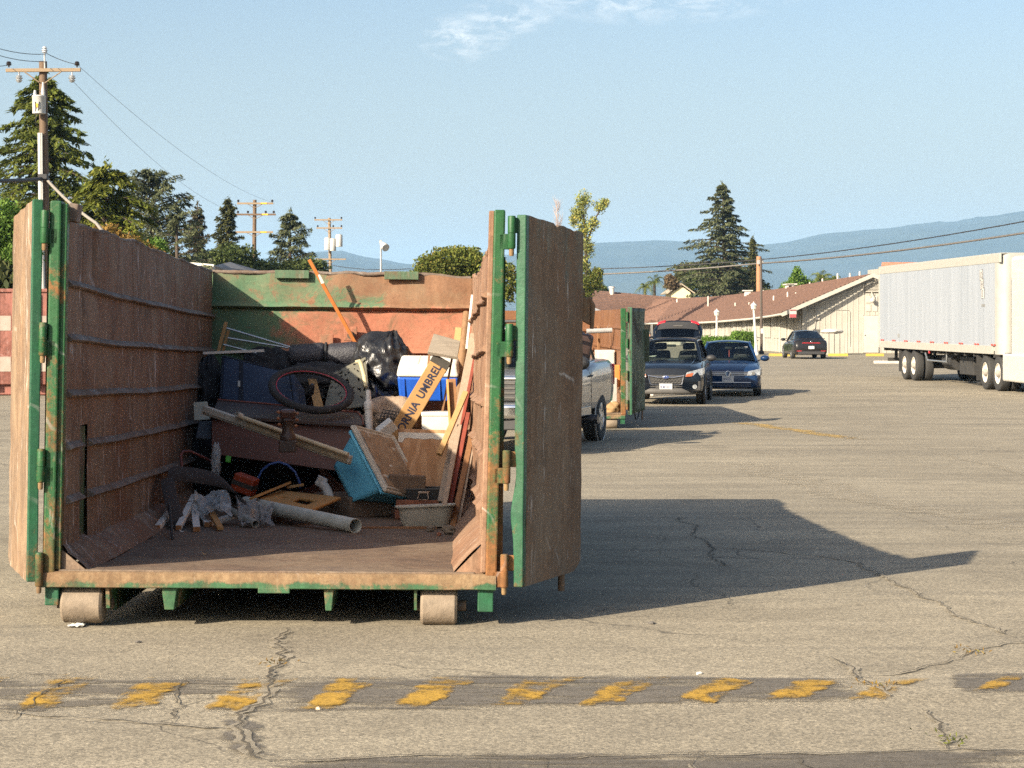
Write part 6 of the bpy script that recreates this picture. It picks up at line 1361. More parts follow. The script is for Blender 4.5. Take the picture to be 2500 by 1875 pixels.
# ------------------------------------------------------------------ semi-trailer and the back of its tractor
def trailer():
    xf, yf_, xr, yr_ = 13.86, 57.0, 13.20, 72.2
    ang = math.atan2(xr - xf, yr_ - yf_)
    t = thing('semi_trailer', 'long white box semi-trailer parked along the lot edge', 'trailer', (xf, yf_, 0), (0, 0, -ang), local=True)
    L = 15.2; Wd = 2.6; z0, z1 = 1.05, 3.93
    m, nt, b, out = new_mat('trailer_skin'); b.inputs['Roughness'].default_value = .45; b.inputs['Specular IOR Level'].default_value = .4
    f = tex(nt, 2.2, 8, .72, (1, 1.3, .07)); nt.links.new(ramp(nt, f, .30, .72, (.305, .330, .365), (.225, .250, .282)), b.inputs['Base Color']); bump(nt, b, f, .15, .01)
    Mskin = m; Mrail = pm('trailer_rail', (0.34, 0.33, 0.295), (0.30, 0.29, 0.255), scale=6, rough=.5); Mcream = pm('cream_corner', (0.33, 0.325, 0.30), (0.29, 0.285, 0.26), scale=3, rough=.5)
    n = 12; w = (L - .55) / n
    for k in range(n): MB().box((.028, .5 + w * (k + .5), (z0 + .24 + z1 - .26) / 2), (.05, w - .012, z1 - z0 - .50)).obj('side_panel', Mskin, t)
    MB().box((Wd / 2 + .02, L / 2 + .1, (z0 + z1) / 2 + .05), (Wd - .06, L - .3, z1 - z0 - .1)).obj('inner_box', M_white, t)
    MB().box((.022, L / 2, z1 - .13), (.06, L, .26)).obj('top_rail', Mrail, t, bevel=.015); MB().box((.018, L / 2 + .3, z0 + .12), (.07, L - .9, .24)).obj('bottom_rail', Mrail, t, bevel=.01)
    MB().box((Wd / 2, L / 2, z1 + .005), (Wd, L, .03)).obj('roof_sheet', Mcream, t, bevel=.01)
    cb = MB(); cs = [(.0, .52)] + [(.30 - .30 * math.cos(a), .30 - .30 * math.sin(a)) for a in [R(10 * i) for i in range(10)]] + [(Wd, .0), (Wd, .52)]
    cb.prism([(x, y, z0) for x, y in cs], (0, 0, z1 - z0)); cb.obj('nose_corner', Mcream, t, smooth=40)
    MB().box((.02, L - .05, (z0 + z1) / 2), (.08, .10, z1 - z0)).obj('rear_post', Mrail, t)
    nm = 9
    for k in range(nm):
        y = .62 + (L - 1.2) * k / (nm - 1)
        for j, dy in enumerate((-.14, .14)):
            MB().box((-.004 - .016, y + dy, z0 + .27), (.006, .17, .05)).obj('reflector_tape', pm('red_tape', (0.50, 0.07, 0.045), rough=.4), t)
    blk = pm('chassis_black', (0.02, 0.02, 0.021), (0.035, 0.033, 0.03), rough=.8)
    MB().box((Wd / 2, L / 2, z0 - .06), (1.1, L - .6, .14)).obj('frame_rail', blk, t)
    for k in range(14): MB().box((Wd / 2, .8 + k * (L - 1.4) / 13, z0 - .05), (Wd - .1, .08, .10)).obj('cross_member', blk, t)
    # bogie: duals
    for y in (L - 4.9, L - 3.65):
        for x, o in ((.17, -1), (.49, 1), (Wd - .49, -1), (Wd - .17, 1)): wheel(t, x, y, .50, .28, o, rimr=.60, style='truck')
        MB().tube([(.3, y, .5), (Wd - .3, y, .5)], .09, 10).obj('axle', blk, t)
    MB().box((.33, L - 2.95, .62), (.62, .02, .72)).obj('mud_flap', blk, t)
    MB().box((Wd / 2, L - 4.3, .72), (1.0, 2.4, .22)).obj('bogie_frame', blk, t)
    MB().box((Wd / 2, L - .1, .62), (2.0, .1, .12)).obj('underrun_bar', blk, t); 
    for x in (.6, 2.0): MB().box((x, L - .1, .82), (.1, .08, .42)).obj('underrun_post', blk, t)
    for x in (.45, Wd - .45):
        lg = MB().box((x, 3.3, .60), (.13, .13, .85)).obj('landing_leg', blk, t); MB().box((x, 3.3, .16), (.3, .3, .03)).obj('landing_foot', blk, lg)
    MB().tube([(.1, 6.2, 1.0), (.1, 6.2, .72), (.1, 8.6, .72), (.1, 8.9, .95)], .03, 8).obj('side_guard_pipe', M_steel, t, smooth=60)
    MB().lathe([(.28, -.6), (.28, .6)], (.55, 6.9, .72), 18, 'y').obj('air_tank', blk, t, smooth=50)
    MB().box((.9, 5.0, .62), (1.0, 1.6, .55)).obj('pallet_box', blk, t, bevel=.02); MB().box((.02, 8.1, 1.0), (.03, .10, .10)).obj('marker_lamp', M_redlens, t)
    ink = pm('faded_ink', (0.07, 0.07, 0.08), rough=.6)
    Mbx = pm('logo_white', (0.46, 0.45, 0.42), rough=.5)
    for k, ch in enumerate('OHS'):
        z = 3.36 - k * .27; yy = 1.92 - .09 * k
        bx = MB().box((-.004, yy, z), (.004, .30, .30)).obj('logo_box', Mbx, t)
        for s in (-1, 1):
            MB().box((-.006, yy + s * .155, z), (.005, .010, .29)).obj('logo_outline', ink, bx); MB().box((-.006, yy + s * .09, z + s * -.155), (.005, .13, .014)).obj('logo_tick', ink, bx)
        text_on(ch, .29, (-.0075, yy + .085, z - .105), (0, -1, 0), (0, 0, 1), ink, t, bold=.003, name='logo_letter', squeeze=.80)
    for k in range(5): MB().box((-.004, 1.86 - .075 * k, 2.46 + .006 * (k % 2)), (.004, .055, .075)).obj('faded_caption', pm('caption_grey', (0.22, 0.22, 0.215), rough=.6), t)
    for k in range(2): MB().box((-.004, L - 2.9 - .16 * k, 1.50), (.004, .13, .13)).obj('faded_caption', pm('caption_grey2', (0.26, 0.265, 0.265), rough=.6), t)
    for k, ch in enumerate('531'): text_on(ch, .19, (.02, .30, 3.25 - k * .20), (.35, -1, 0), (0, 0, 1), ink, t, name='number_digit')
    # tractor
    q = root_matrix(t)
    tr = thing('tractor_unit', 'white tractor unit coupled under the trailer nose at the frame edge', 'truck', q @ Vector((1.3, -1, 0)), (0, 0, -ang), local=True)
    Pw = pm('tractor_white', (0.50, 0.485, 0.445), (0.46, 0.445, 0.405), scale=3, rough=.3, coat=.6)
    def C(p): return (p[0] - 1.3, p[1] + 1, p[2])
    MB().box(C((1.3, -2.2, 2.30)), (2.44, 2.9, 3.05)).obj('sleeper', Pw, tr, bevel=.12, segs=4)
    MB().hexa([C(k) for k in ((.12, -5.6, .9), (2.48, -5.6, .9), (2.48, -3.6, .9), (.12, -3.6, .9), (.3, -4.9, 3.3), (2.3, -4.9, 3.3), (2.45, -3.6, 3.7), (.15, -3.6, 3.7))]).obj('cab', Pw, tr, bevel=.1, segs=3)
    MB().box(C((.16, -1.75, .70)), (.36, 2.9, .78)).obj('side_skirt', Pw, tr, bevel=.05)
    MB().box(C((1.3, .3, .82)), (1.0, 6.5, .26)).obj('chassis', blk, tr)
    for y in (.45, 1.75):
        for x, o in ((.19, -1), (.51, 1), (2.09, -1), (2.41, 1)): wheel(tr, x - 1.3, y + 1, .50, .28, o, rimr=.60, style='truck')
    MB().box(C((.34, 2.55, .62)), (.62, .02, .75)).obj('mud_flap', blk, tr); MB().box(C((1.3, -.62, 2.0)), (2.3, .06, 2.4)).obj('rear_fairing', blk, tr)
    wheel(tr, .2 - 1.3, -4.6 + 1, .50, .30, -1, rimr=.6, style='truck'); wheel(tr, 2.4 - 1.3, -4.6 + 1, .50, .30, 1, rimr=.6, style='truck')
    MB().box(C((.35, -.55, 1.08)), (.6, .5, .05)).obj('deck_plate', blk, tr)
trailer()

# ------------------------------------------------------------------ the white lodge with tiled roof
M_wall = pm('cream_board', (0.36, 0.342, 0.298), (0.31, 0.292, 0.25), scale=1.5, rough=.75, bmp=.1)
M_wall2 = pm('cream_trim', (0.42, 0.40, 0.35), (0.37, 0.35, 0.30), scale=2, rough=.7)
M_seam = pm('board_seam', (0.25, 0.23, 0.20), rough=.9)
M_pipe_w = pm('vent_white', (0.52, 0.49, 0.43), (0.46, 0.43, 0.38), rough=.6)
def roof_mat(name, a, c):
    m, nt, b, o = new_mat(name); b.inputs['Roughness'].default_value = .85
    f = tex(nt, 1.2, 5, .6); g = tex(nt, 5, 4, .8, (1, 1, 1), off=(3, 3, 3)); nt.links.new(mix(nt, .65, ramp(nt, f, .35, .65, a, c), ramp(nt, g, .38, .62, tuple(x * 1.25 for x in a), tuple(x * .7 for x in c))), b.inputs['Base Color']); return m
M_roof = roof_mat('clay_shingle', (0.150, 0.084, 0.060), (0.105, 0.058, 0.042))
def shingle_roof(name, parent, ev, rg, rows, mat, over=0.05):
    """courses of shingles between an eave polyline and a ridge polyline, each course a step"""
    b = MB(); n = len(ev)
    for r in range(rows):
        t0, t1 = r / rows, (r + 1) / rows
        o = len(b.v)
        for e, g in zip(ev, rg):
            e, g = Vector(e), Vector(g); p0 = e.lerp(g, t0); p1 = e.lerp(g, min(1, t1 + .12 / rows))
            up = Vector((0, 0, over)); jit = Vector((0, 0, .012 * mnoise.noise(Vector((p0.x * .7, r, 0)))))
            b.v += [tuple(p0 + jit), tuple(p0 + up + jit), tuple(p1 + Vector((0, 0, .01)))]
        for i in range(n - 1):
            a = o + i * 3; b.f += [(a, a + 3, a + 4, a + 1), (a + 1, a + 4, a + 5, a + 2)]
    o = b.obj(name, mat, parent); o['kind'] = 'stuff'; return o
def subdiv(pts, k):
    out = []
    for a, c in zip(pts, pts[1:]):
        for i in range(k): out.append(Vector(a).lerp(Vector(c), i / k))
    out.append(Vector(pts[-1])); return out
def lodge():
    t = thing('long_lodge', 'long low cream building with brown shingle roof and gable end', 'building', (17.5, 124, 0))
    ev = [W(1420, 792, 172), W(1600, 788, 165), W(1690, 787, 152), W(1749, 784, 145), W(1831, 777, 134), W(1880, 770, 126), W(1909, 765, 121.5)]
    rg = [W(1540, 736, 182), W(1651, 729, 176), W(1735, 725, 164), W(1790, 720, 156), W(1900, 706, 143), W(2010, 688, 131), W(2131, 669, 122.2)]
    rg2 = [Vector((p.x + (p.x - e.x) * .9, p.y + (p.y - e.y) * .6 + 4, e.z + .3)) for p, e in zip(rg, ev)]
    rf = shingle_roof('roof', t, subdiv(ev, 5), subdiv(rg, 5), 22, M_roof, .11)
    rfb = shingle_roof('rear_roof', t, subdiv(rg2, 3), subdiv(rg, 3), 10, M_roof, .06)
    # gutter + barge boards
    MB().tube([p + Vector((-.03, -.05, -.06)) for p in subdiv(ev, 5)], .075, 8).obj('gutter', M_wall2, t, smooth=60)
    a, c = ev[-1], rg[-1]; e2 = Vector((c.x + (c.x - a.x), c.y + .3, a.z))
    for p, q in ((a, c), (c, e2)):
        d = (q - p).normalized(); MB().hexa([p + Vector((0, -.10, -.20)), q + Vector((0, -.10, -.20)), q + Vector((0, -.04, -.20)), p + Vector((0, -.04, -.20)), p + Vector((0, -.10, .05)), q + Vector((0, -.10, .05)), q + Vector((0, -.04, .05)), p + Vector((0, -.04, .05))]).obj('barge_board', M_wall2, t)
    # soffit
    b = MB(); ss = subdiv(ev, 4)
    for p in ss: b.v += [tuple(p + Vector((0, 0, -.08))), tuple(p + Vector((1.15, .9, .10)))]
    for i in range(len(ss) - 1): b.f.append((i * 2, i * 2 + 2, i * 2 + 3, i * 2 + 1))
    b.obj('soffit', M_wall, t)
    # gable wall, its foot on the lot
    yg = 122.7; xa = (1959 - 1250) * yg / F_PX; xe = xa + 9.6; apx = rg[-1].x + .05
    def under(x): 
        f = 1 - abs(x - apx) / (apx - a.x); return a.z + (c.z - a.z) * f - .14
    gw = MB().prism([(xa, yg, -.1), (xe, yg, -.1), (xe, yg, under(xe)), (apx, yg, under(apx)), (xa, yg, under(xa))], (0, .2, 0)).obj('gable_wall', M_wall, t)
    k = 0; x = xa + .34
    while x < xe - .2:
        MB().box((x, yg - .008, under(x) / 2 - .02), (.035, .020, under(x) - .02)).obj('batten', M_wall2, t)
        MB().box((x + .035, yg - .003, under(x) / 2 - .02), (.02, .010, under(x) - .02)).obj('board_joint', M_seam, t); x += .34
    # raked frieze rails on the gable
    for dz in (.28,):
        MB().hexa([(xa + 1.0, yg - .05, under(xa + 1.0) - dz - .06), (apx, yg - .05, under(apx) - dz - .06), (apx, yg - .01, under(apx) - dz - .06), (xa + 1.0, yg - .01, under(xa + 1.0) - dz - .06), (xa + 1.0, yg - .05, under(xa + 1.0) - dz + .02), (apx, yg - .05, under(apx) - dz + .02), (apx, yg - .01, under(apx) - dz + .02), (xa + 1.0, yg - .01, under(xa + 1.0) - dz + .02)]).obj('frieze_rail', M_wall2, t)
    s = ppm(yg)
    def gp(px, py, off=-.05): return Vector(((px - 1250) / s, yg + off, EYE + (HOR - py) / s))
    # louvre vent, door, little panels, lamp, conduit, meter
    v0, v1 = gp(2112, 714), gp(2145, 690)
    vt = MB().box(((v0 + v1) / 2), (abs(v1.x - v0.x), .05, abs(v1.z - v0.z))).obj('gable_vent', pm('vent_dark', (0.10, 0.085, 0.06)), t)
    for i in range(7): MB().box(Vector(((v0.x + v1.x) / 2, yg - .09, v0.z + (i + .5) * (v1.z - v0.z) / 7)), (abs(v1.x - v0.x) - .04, .05, .045), (R(-30), 0, 0)).obj('louvre', M_wall2, vt)
    MB().tube([gp(2108, 717, -.06), gp(2108, 690, -.06), gp(2128, 679, -.06), gp(2149, 690, -.06)], .035, 6).obj('vent_frame', M_wall2, vt)
    d0, d1 = gp(2107, 861), gp(2143, 771); dr = MB().box((d0 + d1) / 2, (d1.x - d0.x, .06, d1.z - d0.z)).obj('door', M_wall2, t, bevel=.01)
    MB().tube([gp(2106, 861, -.07), gp(2106, 770, -.07), gp(2144, 770, -.07), gp(2144, 861, -.07)], .03, 4).obj('door_frame', M_wall, dr)
    MB().blob(gp(2111, 818, -.10), (.04, .03, .04), 6, 0, n=8).obj('door_knob', M_steel, dr, smooth=180)
    for (xx, yy) in ((2115, 731), (2131, 731), (2115, 752), (2131, 752)): MB().box(gp(xx + 5, yy, -.02), (.30, .03, .42)).obj('wall_panel', M_wall2, t, bevel=.01)
    lm = MB().tube([gp(2127, 712, -.1), gp(2128, 720, -.25), gp(2128, 728, -.3)], .03, 6).obj('wall_lamp', pm('lamp_grey', (0.4, 0.38, 0.33)), t, smooth=60); MB().blob(gp(2128, 733, -.32), (.14, .12, .15), 10, 0, n=14).obj('lamp_globe', M_pipe_w, lm, smooth=180)
    MB().tube([gp(1975, 755, -.03), gp(1992, 755, -.03), gp(2072, 757, -.03), gp(2075, 762, -.03), gp(2075, 845, -.03)], .020, 6).obj('conduit', M_wall2, t, smooth=60)
    MB().tube([gp(1991, 742, -.05), gp(1991, 780, -.05), gp(1988, 812, -.05)], .025, 6).obj('standpipe', M_pipe_w, t, smooth=60)
    MB().box(gp(1996, 778, -.07), (.22, .12, .10)).obj('meter_box', M_pipe_w, t, bevel=.01)
    # wall under the long eave: follows the eave, set back, posts and windows
    wp = [W(1600, 840, 168), W(1690, 850, 155), W(1760, 855, 146), W(1840, 858, 135.6), W(1905, 860, 127.2), W(1957, 861, 122.9)]
    ezs = [ev[1].z, ev[2].z, ev[3].z, ev[4].z, ev[5].z, ev[6].z]
    ws = []; 
    for i in range(len(wp) - 1):
        p, q = wp[i], wp[i + 1]; p.z = q.z = 0; nb = 9
        for j in range(nb):
            f0, f1 = j / nb, (j + 1) / nb; a0 = p.lerp(q, f0); a1 = p.lerp(q, f1); z0 = ezs[i] + (ezs[i + 1] - ezs[i]) * f0 + .25; z1 = ezs[i] + (ezs[i + 1] - ezs[i]) * f1 + .25
            a0.z = a1.z = -.1; up0 = Vector((a0.x, a0.y, z0)); up1 = Vector((a1.x, a1.y, z1)); n2 = (a1 - a0).cross(Vector((0, 0, 1))).normalized()
            if n2.y > 0: n2 = -n2
            gap = (a1 - a0) * .012
            MB().slab([a0 + gap, a1 - gap, up1 - gap, up0 + gap], .10).obj('wall_board', M_wall, t)
            if j % 3 != 0 and i < 5:
                h0 = .85; wq = [a0.lerp(a1, .12) + n2 * .03, a0.lerp(a1, .88) + n2 * .03]
                wn_ = MB().slab([Vector((wq[0].x, wq[0].y, h0)), Vector((wq[1].x, wq[1].y, h0)), Vector((wq[1].x, wq[1].y, z0 - .35)), Vector((wq[0].x, wq[0].y, z0 - .35))], .03).obj('window', pm('dim_pane', (0.10, 0.10, 0.09), (0.05, 0.05, 0.045), scale=2, rough=.3), t)
                for f in (0, .5, 1):
                    pp = wq[0].lerp(wq[1], f) + n2 * .03; MB().box((pp.x, pp.y, (h0 + z0 - .35) / 2), (.06, .06, z0 - .40 - h0)).obj('mullion', M_wall2, wn_)
            if j % 4 == 0: MB().box(a0 + n2 * .06 + Vector((0, 0, (z0 + .1) / 2)), (.10, .08, z0)).obj('porch_post', M_wall2, t)
    # roof vents
    for (px, py, h, r, Y) in ((1653, 739, .30, .07, 172), (1729, 740, .55, .06, 157), (1795, 752, .40, .05, 147), (1829, 750, .35, .05, 143), (1855, 745, .25, .04, 141), (1889, 740, .50, .06, 136), (1923, 733, .55, .06, 133), (1943, 729, .40, .06, 132), (1965, 728, .30, .05, 130), (2001, 720, .40, .05, 128), (1864, 720, .35, .06, 147), (1906, 716, .35, .06, 143), (1977, 702, .35, .06, 134), (2008, 697, .45, .06, 131), (2045, 690, .60, .06, 129), (2075, 682, .40, .06, 127), (2099, 678, .40, .06, 124.5), (1956, 704, .22, .05, 136), (2030, 693, .25, .05, 130)):
        p = W(px, py, Y); v = MB().tube([p + Vector((0, 0, -.3)), p + Vector((0, 0, h * .8)), p + Vector((0, 0, h))], [r, r, r * .8], 8).obj('roof_vent', M_pipe_w, t, smooth=60)
    for (px, py, Y) in ((1825, 722, 150), (1925, 708, 140), (1932, 707, 140)):
        p = W(px, py, Y); v = MB().box(p, (.45, .35, .7)).obj('roof_vent_box', M_pipe_w, t, bevel=.02); MB().box(p + Vector((0, 0, .38)), (.75, .5, .08)).obj('vent_cap', M_pipe_w, v)
    # notice board hung at the corner of the eave
    o = thing('notice_sign', 'small red and white notice hanging at the eave corner', 'sign', W(1936, 776, 121)); 
    MB().box(W(1936, 766, 121), (.42, .03, .50)).obj('board', pm('sign_white', (0.45, 0.41, 0.39), rough=.6), o); MB().box(W(1936, 757.0, 120.96), (.38, .03, .05)).obj('red_band', pm('sign_red', (0.34, 0.06, 0.07), rough=.7), o); MB().box(W(1936, 771, 120.96), (.38, .03, .20)).obj('red_band', pm('sign_red', (0.45,) * 3), o)
    return t
lodge()
def wing():
    t = thing('lodge_wing', 'brown shingle roof of the wing left of the long lodge', 'building', W(1480, 850, 168))
    ev = [W(1290, 800, 163), W(1400, 796, 165), W(1590, 786, 168)]; rg = [W(1290, 704, 182), W(1424, 706, 182), W(1655, 727, 180)]
    shingle_roof('roof', t, subdiv(ev, 8), subdiv(rg, 8), 20, roof_mat('darker_shingle', (0.128, 0.070, 0.048), (0.09, 0.05, 0.035)), .11)
    shingle_roof('rear_roof', t, [p + Vector((0, 40, 0)) for p in subdiv(ev, 3)], subdiv(rg, 3), 8, M_roof, .06)
    a, c = ev[0], ev[2]; MB().hexa([Vector((a.x, a.y + 1, -.1)), Vector((c.x, c.y + 1, -.1)), Vector((c.x, c.y + 12, -.1)), Vector((a.x, a.y + 12, -.1)), Vector((a.x, a.y + 1, a.z + .3)), Vector((c.x, c.y + 1, c.z + .3)), Vector((c.x, c.y + 12, c.z + .3)), Vector((a.x, a.y + 12, a.z + .3))]).obj('wall', M_wall, t)
    p = W(1494, 712, 180); v = MB().tube([p + Vector((0, 0, -.4)), p + Vector((0, 0, .25))], .22, 10).obj('roof_vent', M_pipe_w, t, smooth=60); MB().tube([p + Vector((0, 0, .3)), p + Vector((0, 0, .45))], .30, 10).obj('vent_cap', M_pipe_w, v, smooth=60)
wing()
def gable_house(name, label, px0, px1, pyeave, pyapex, Y, wallm, roofm, depth=8):
    a = W(px0, pyeave, Y); c = W(px1, pyeave, Y); ap = W((px0 + px1) / 2, pyapex, Y); t = thing(name, label, 'house', (ap.x, Y, 0))
    MB().prism([(a.x + .2, Y, -.1), (c.x - .2, Y, -.1), (c.x - .2, Y, c.z), (ap.x, Y, ap.z - .12), (a.x + .2, Y, a.z)], (0, depth, 0)).obj('wall', wallm, t)
    for p, q in ((a, ap), (c, ap)):
        d = (p - q).normalized(); e = p + d * .3
        MB().slab([e + Vector((0, -.35, 0)), q + Vector((0, -.35, .04)), q + Vector((0, depth + .3, .04)), e + Vector((0, depth + .3, 0))] if p is c else [q + Vector((0, -.35, .04)), e + Vector((0, -.35, 0)), e + Vector((0, depth + .3, 0)), q + Vector((0, depth + .3, .04))], .12).obj('roof', roofm, t)
    return t
gable_house('yellow_house', 'pale yellow house gable peeking over the lodge roof ridge', 1634, 1690, 714, 695, 205, pm('yellow_wall', (0.68, 0.60, 0.36), (0.62, 0.54, 0.32), rough=.8), pm('grey_roof', (0.34, 0.29, 0.22), rough=.9))
def far_block():
    t = thing('flat_roof_building', 'white building with a red tiled parapet behind the trailer', 'building', W(2200, 800, 190))
    a, c = W(2155, 652, 190), W(2330, 652, 190)
    MB().box(((a.x + c.x) / 2, 194, a.z / 2 - .1), (c.x - a.x, 8, a.z)).obj('wall', M_wall, t)
    shingle_roof('tiled_parapet', t, [Vector((a.x - .2, 189.7, a.z)), Vector((c.x, 189.7, a.z))], [Vector((a.x + .2, 191.5, a.z + .5)), Vector((c.x, 191.5, a.z + .5))], 4, roof_mat('red_tile', (0.42, 0.19, 0.11), (0.34, 0.15, 0.09)), .05)
far_block()
def white_house():
    Y = 112; a = W(418, 640, Y); c = W(524, 645, Y); t = thing('white_shed', 'white fronted building with a grey roof behind the dumpster wall', 'building', (a.x, Y, 0))
    MB().box(((a.x + c.x) / 2, Y + 3, c.z / 2 - .5), (c.x - a.x, 6, c.z - .2)).obj('wall', pm('house_white', (0.7, 0.68, 0.62), rough=.7), t)
    MB().hexa([Vector((a.x - .4, Y - .4, a.z - .45)), Vector((c.x, Y - .4, c.z - .62)), Vector((c.x, Y, c.z - .62)), Vector((a.x - .4, Y, a.z - .45)), Vector((a.x - .4, Y - .4, a.z + .12)), Vector((c.x, Y - .4, c.z - .02)), Vector((c.x, Y, c.z - .02)), Vector((a.x - .4, Y, a.z + .12))]).obj('fascia', pm('house_white', (0.7, 0.68, 0.62)), t)
    d = W(600, 668, 118); MB().slab([Vector((c.x, Y - .4, c.z - .1)), Vector((d.x, d.y, d.z - .2)), Vector((d.x + .5, d.y + 6, d.z + .2)), Vector((c.x, Y + 6, c.z + .3))], .15).obj('roof', pm('grey_shingle', (0.26, 0.245, 0.235), (0.20, 0.19, 0.18), scale=3, rough=.9), t)
white_house()
def utility_box():
    t = thing('white_shed_box', 'low white board storage box beside the grey sedan', 'shed', W(2037, 862, 117))
    Y = 117; a, c = W(2010, 862, Y), W(2063, 812, Y)
    MB().box(((a.x + c.x) / 2, Y + .8, c.z / 2 - .05), (c.x - a.x, 1.5, c.z)).obj('case', M_wall, t, bevel=.02)
    for k in range(1, 4): MB().box((a.x + (c.x - a.x) * k / 4, Y + .03, c.z / 2), (.02, .03, c.z - .1)).obj('board_joint', M_seam, t)
    MB().blob(((a.x + c.x) / 2, Y + .8, c.z + .06), ((c.x - a.x) * .52, .9, .16), 10, .12, 3, 2, n=24).obj('tarp_cover', M_pipe_w, t, smooth=180)
utility_box()
for k, (px, Y, w, lab) in enumerate(((1910, 112, .75, 'yellow wheel stop just ahead of the grey sedan on its near side'), (2046, 112, .55, 'yellow wheel stop in front of the white storage box'), (2136, 112, .5, 'yellow wheel stop beyond the trailer tail'))):
    p = W(px, HOR, Y); o = MB().hexa([(p.x - w, Y - .1, 0), (p.x + w, Y - .1, 0), (p.x + w, Y + .1, 0), (p.x - w, Y + .1, 0), (p.x - w, Y - .06, .15), (p.x + w, Y - .06, .15), (p.x + w, Y + .06, .15), (p.x - w, Y + .06, .15)]).obj('wheel_stop', pm('yellow_kerb', (0.42, 0.29, 0.045), (0.35, 0.24, 0.045), scale=4, rough=.8), bevel=.01); tag(o, lab, 'wheel stop', 'yellow wheel stops')
o = MB().box(W(2165, HOR, 93) + Vector((0, 0, -EYE + .07)), (1.2, .16, .14)).obj('wheel_stop', pm('concrete_kerb', (0.5, 0.46, 0.4), rough=.9), bevel=.02); tag(o, 'grey concrete wheel stop beside the trailer wheels', 'wheel stop')
def lamp(px, pytop, pybase, Y, lean, lab):
    b0 = W(px, HOR, Y); b0.z = 0; H = EYE + (HOR - pytop) / ppm(Y); tp = Vector((b0.x + lean, Y, H))
    t = thing('lamp_post', lab, 'lamp post', b0); Mw = pm('lamp_white', (0.55, 0.535, 0.49), (0.5, 0.485, 0.44), rough=.5)
    MB().lathe([(.17, 0), (.17, .12), (.11, .2), (.09, .6)], b0, 12).obj('base', Mw, t, smooth=40)
    MB().tube([b0 + Vector((0, 0, .5)), b0.lerp(tp, .86)], [.085, .06], 10).obj('shaft', Mw, t, smooth=60)
    q = b0.lerp(tp, .86); MB().lathe([(.06, 0), (.13, .03), (.17, .22), (.19, .24)], q, 8).obj('lantern', pm('lantern_glass', (0.62, 0.60, 0.52), rough=.3), t, smooth=30); MB().lathe([(.21, .24), (.10, .36), (.03, .40), (.02, .46)], q, 8).obj('lantern_cap', Mw, t, smooth=30)
lamp(1750, 757, 860, 124, 0, 'shorter white lamp post before the lodge hedge'); lamp(1846, 738, 866, 115, -.16, 'taller leaning white lamp post beside the dark pole')
# ------------------------------------------------------------------ trees and shrubs
def leaf_mat(name, a, c, d=None, trans=0.38):
    m, nt, b, out = new_mat(name); b.inputs['Roughness'].default_value = .75; b.inputs['Specular IOR Level'].default_value = .2
    g = nd(nt, 'ShaderNodeNewGeometry'); r = nd(nt, 'ShaderNodeValToRGB'); e = r.color_ramp.elements
    e[0].color = c4(a); e[1].color = c4(c); e[0].position = .1; e[1].position = .9
    if d: k = e.new(.97); k.color = c4(d)
    nt.links.new(g.outputs['Random Per Island'], r.inputs[0])
    big = ramp(nt, tex(nt, .45, 3, .5), .35, .65, (.75,) * 3, (1.2,) * 3)
    col = mix(nt, 1.0, r.outputs[0], big, 'MULTIPLY')
    nt.links.new(col, b.inputs['Base Color'])
    t = nd(nt, 'ShaderNodeBsdfTranslucent'); nt.links.new(col, t.inputs[0]); mx = nd(nt, 'ShaderNodeMixShader'); mx.inputs[0].default_value = trans
    nt.links.new(b.outputs[0], mx.inputs[1]); nt.links.new(t.outputs[0], mx.inputs[2]); nt.links.new(mx.outputs[0], out.inputs['Surface'])
    return m
M_bark = pm('tree_bark', (0.075, 0.055, 0.040), (0.045, 0.034, 0.026), scale=6, rough=.95, bmp=.6, bscale=20, stretch=(1, 1, .3))
M_cedar_a = leaf_mat('cedar_green', (0.070, 0.098, 0.018), (0.170, 0.190, 0.036))
M_cedar_b = leaf_mat('cedar_bright', (0.080, 0.105, 0.016), (0.195, 0.205, 0.034))
M_cedar_c = leaf_mat('cedar_grey', (0.075, 0.092, 0.046), (0.155, 0.168, 0.085))
M_cyp = leaf_mat('cypress_olive', (0.060, 0.070, 0.026), (0.125, 0.125, 0.046))
M_cyp_r = leaf_mat('cypress_brown', (0.070, 0.064, 0.038), (0.140, 0.115, 0.066))
M_leaf = leaf_mat('leaf_mid', (0.070, 0.098, 0.018), (0.175, 0.185, 0.036), (0.26, 0.20, 0.05), .3)
M_leaf_b = leaf_mat('leaf_bright', (0.060, 0.130, 0.018), (0.150, 0.240, 0.045), None, .35)
M_leaf_y = leaf_mat('leaf_yellow', (0.150, 0.195, 0.060), (0.350, 0.345, 0.100), (0.50, 0.40, 0.08), .35)
M_leaf_o = leaf_mat('leaf_orange', (0.170, 0.105, 0.030), (0.300, 0.185, 0.045), (0.10, 0.14, 0.03), .3)
M_leaf_d = leaf_mat('leaf_dark', (0.040, 0.062, 0.018), (0.095, 0.118, 0.034), None, .3)
M_palm = leaf_mat('palm_green', (0.060, 0.095, 0.022), (0.190, 0.210, 0.055), None, .3)

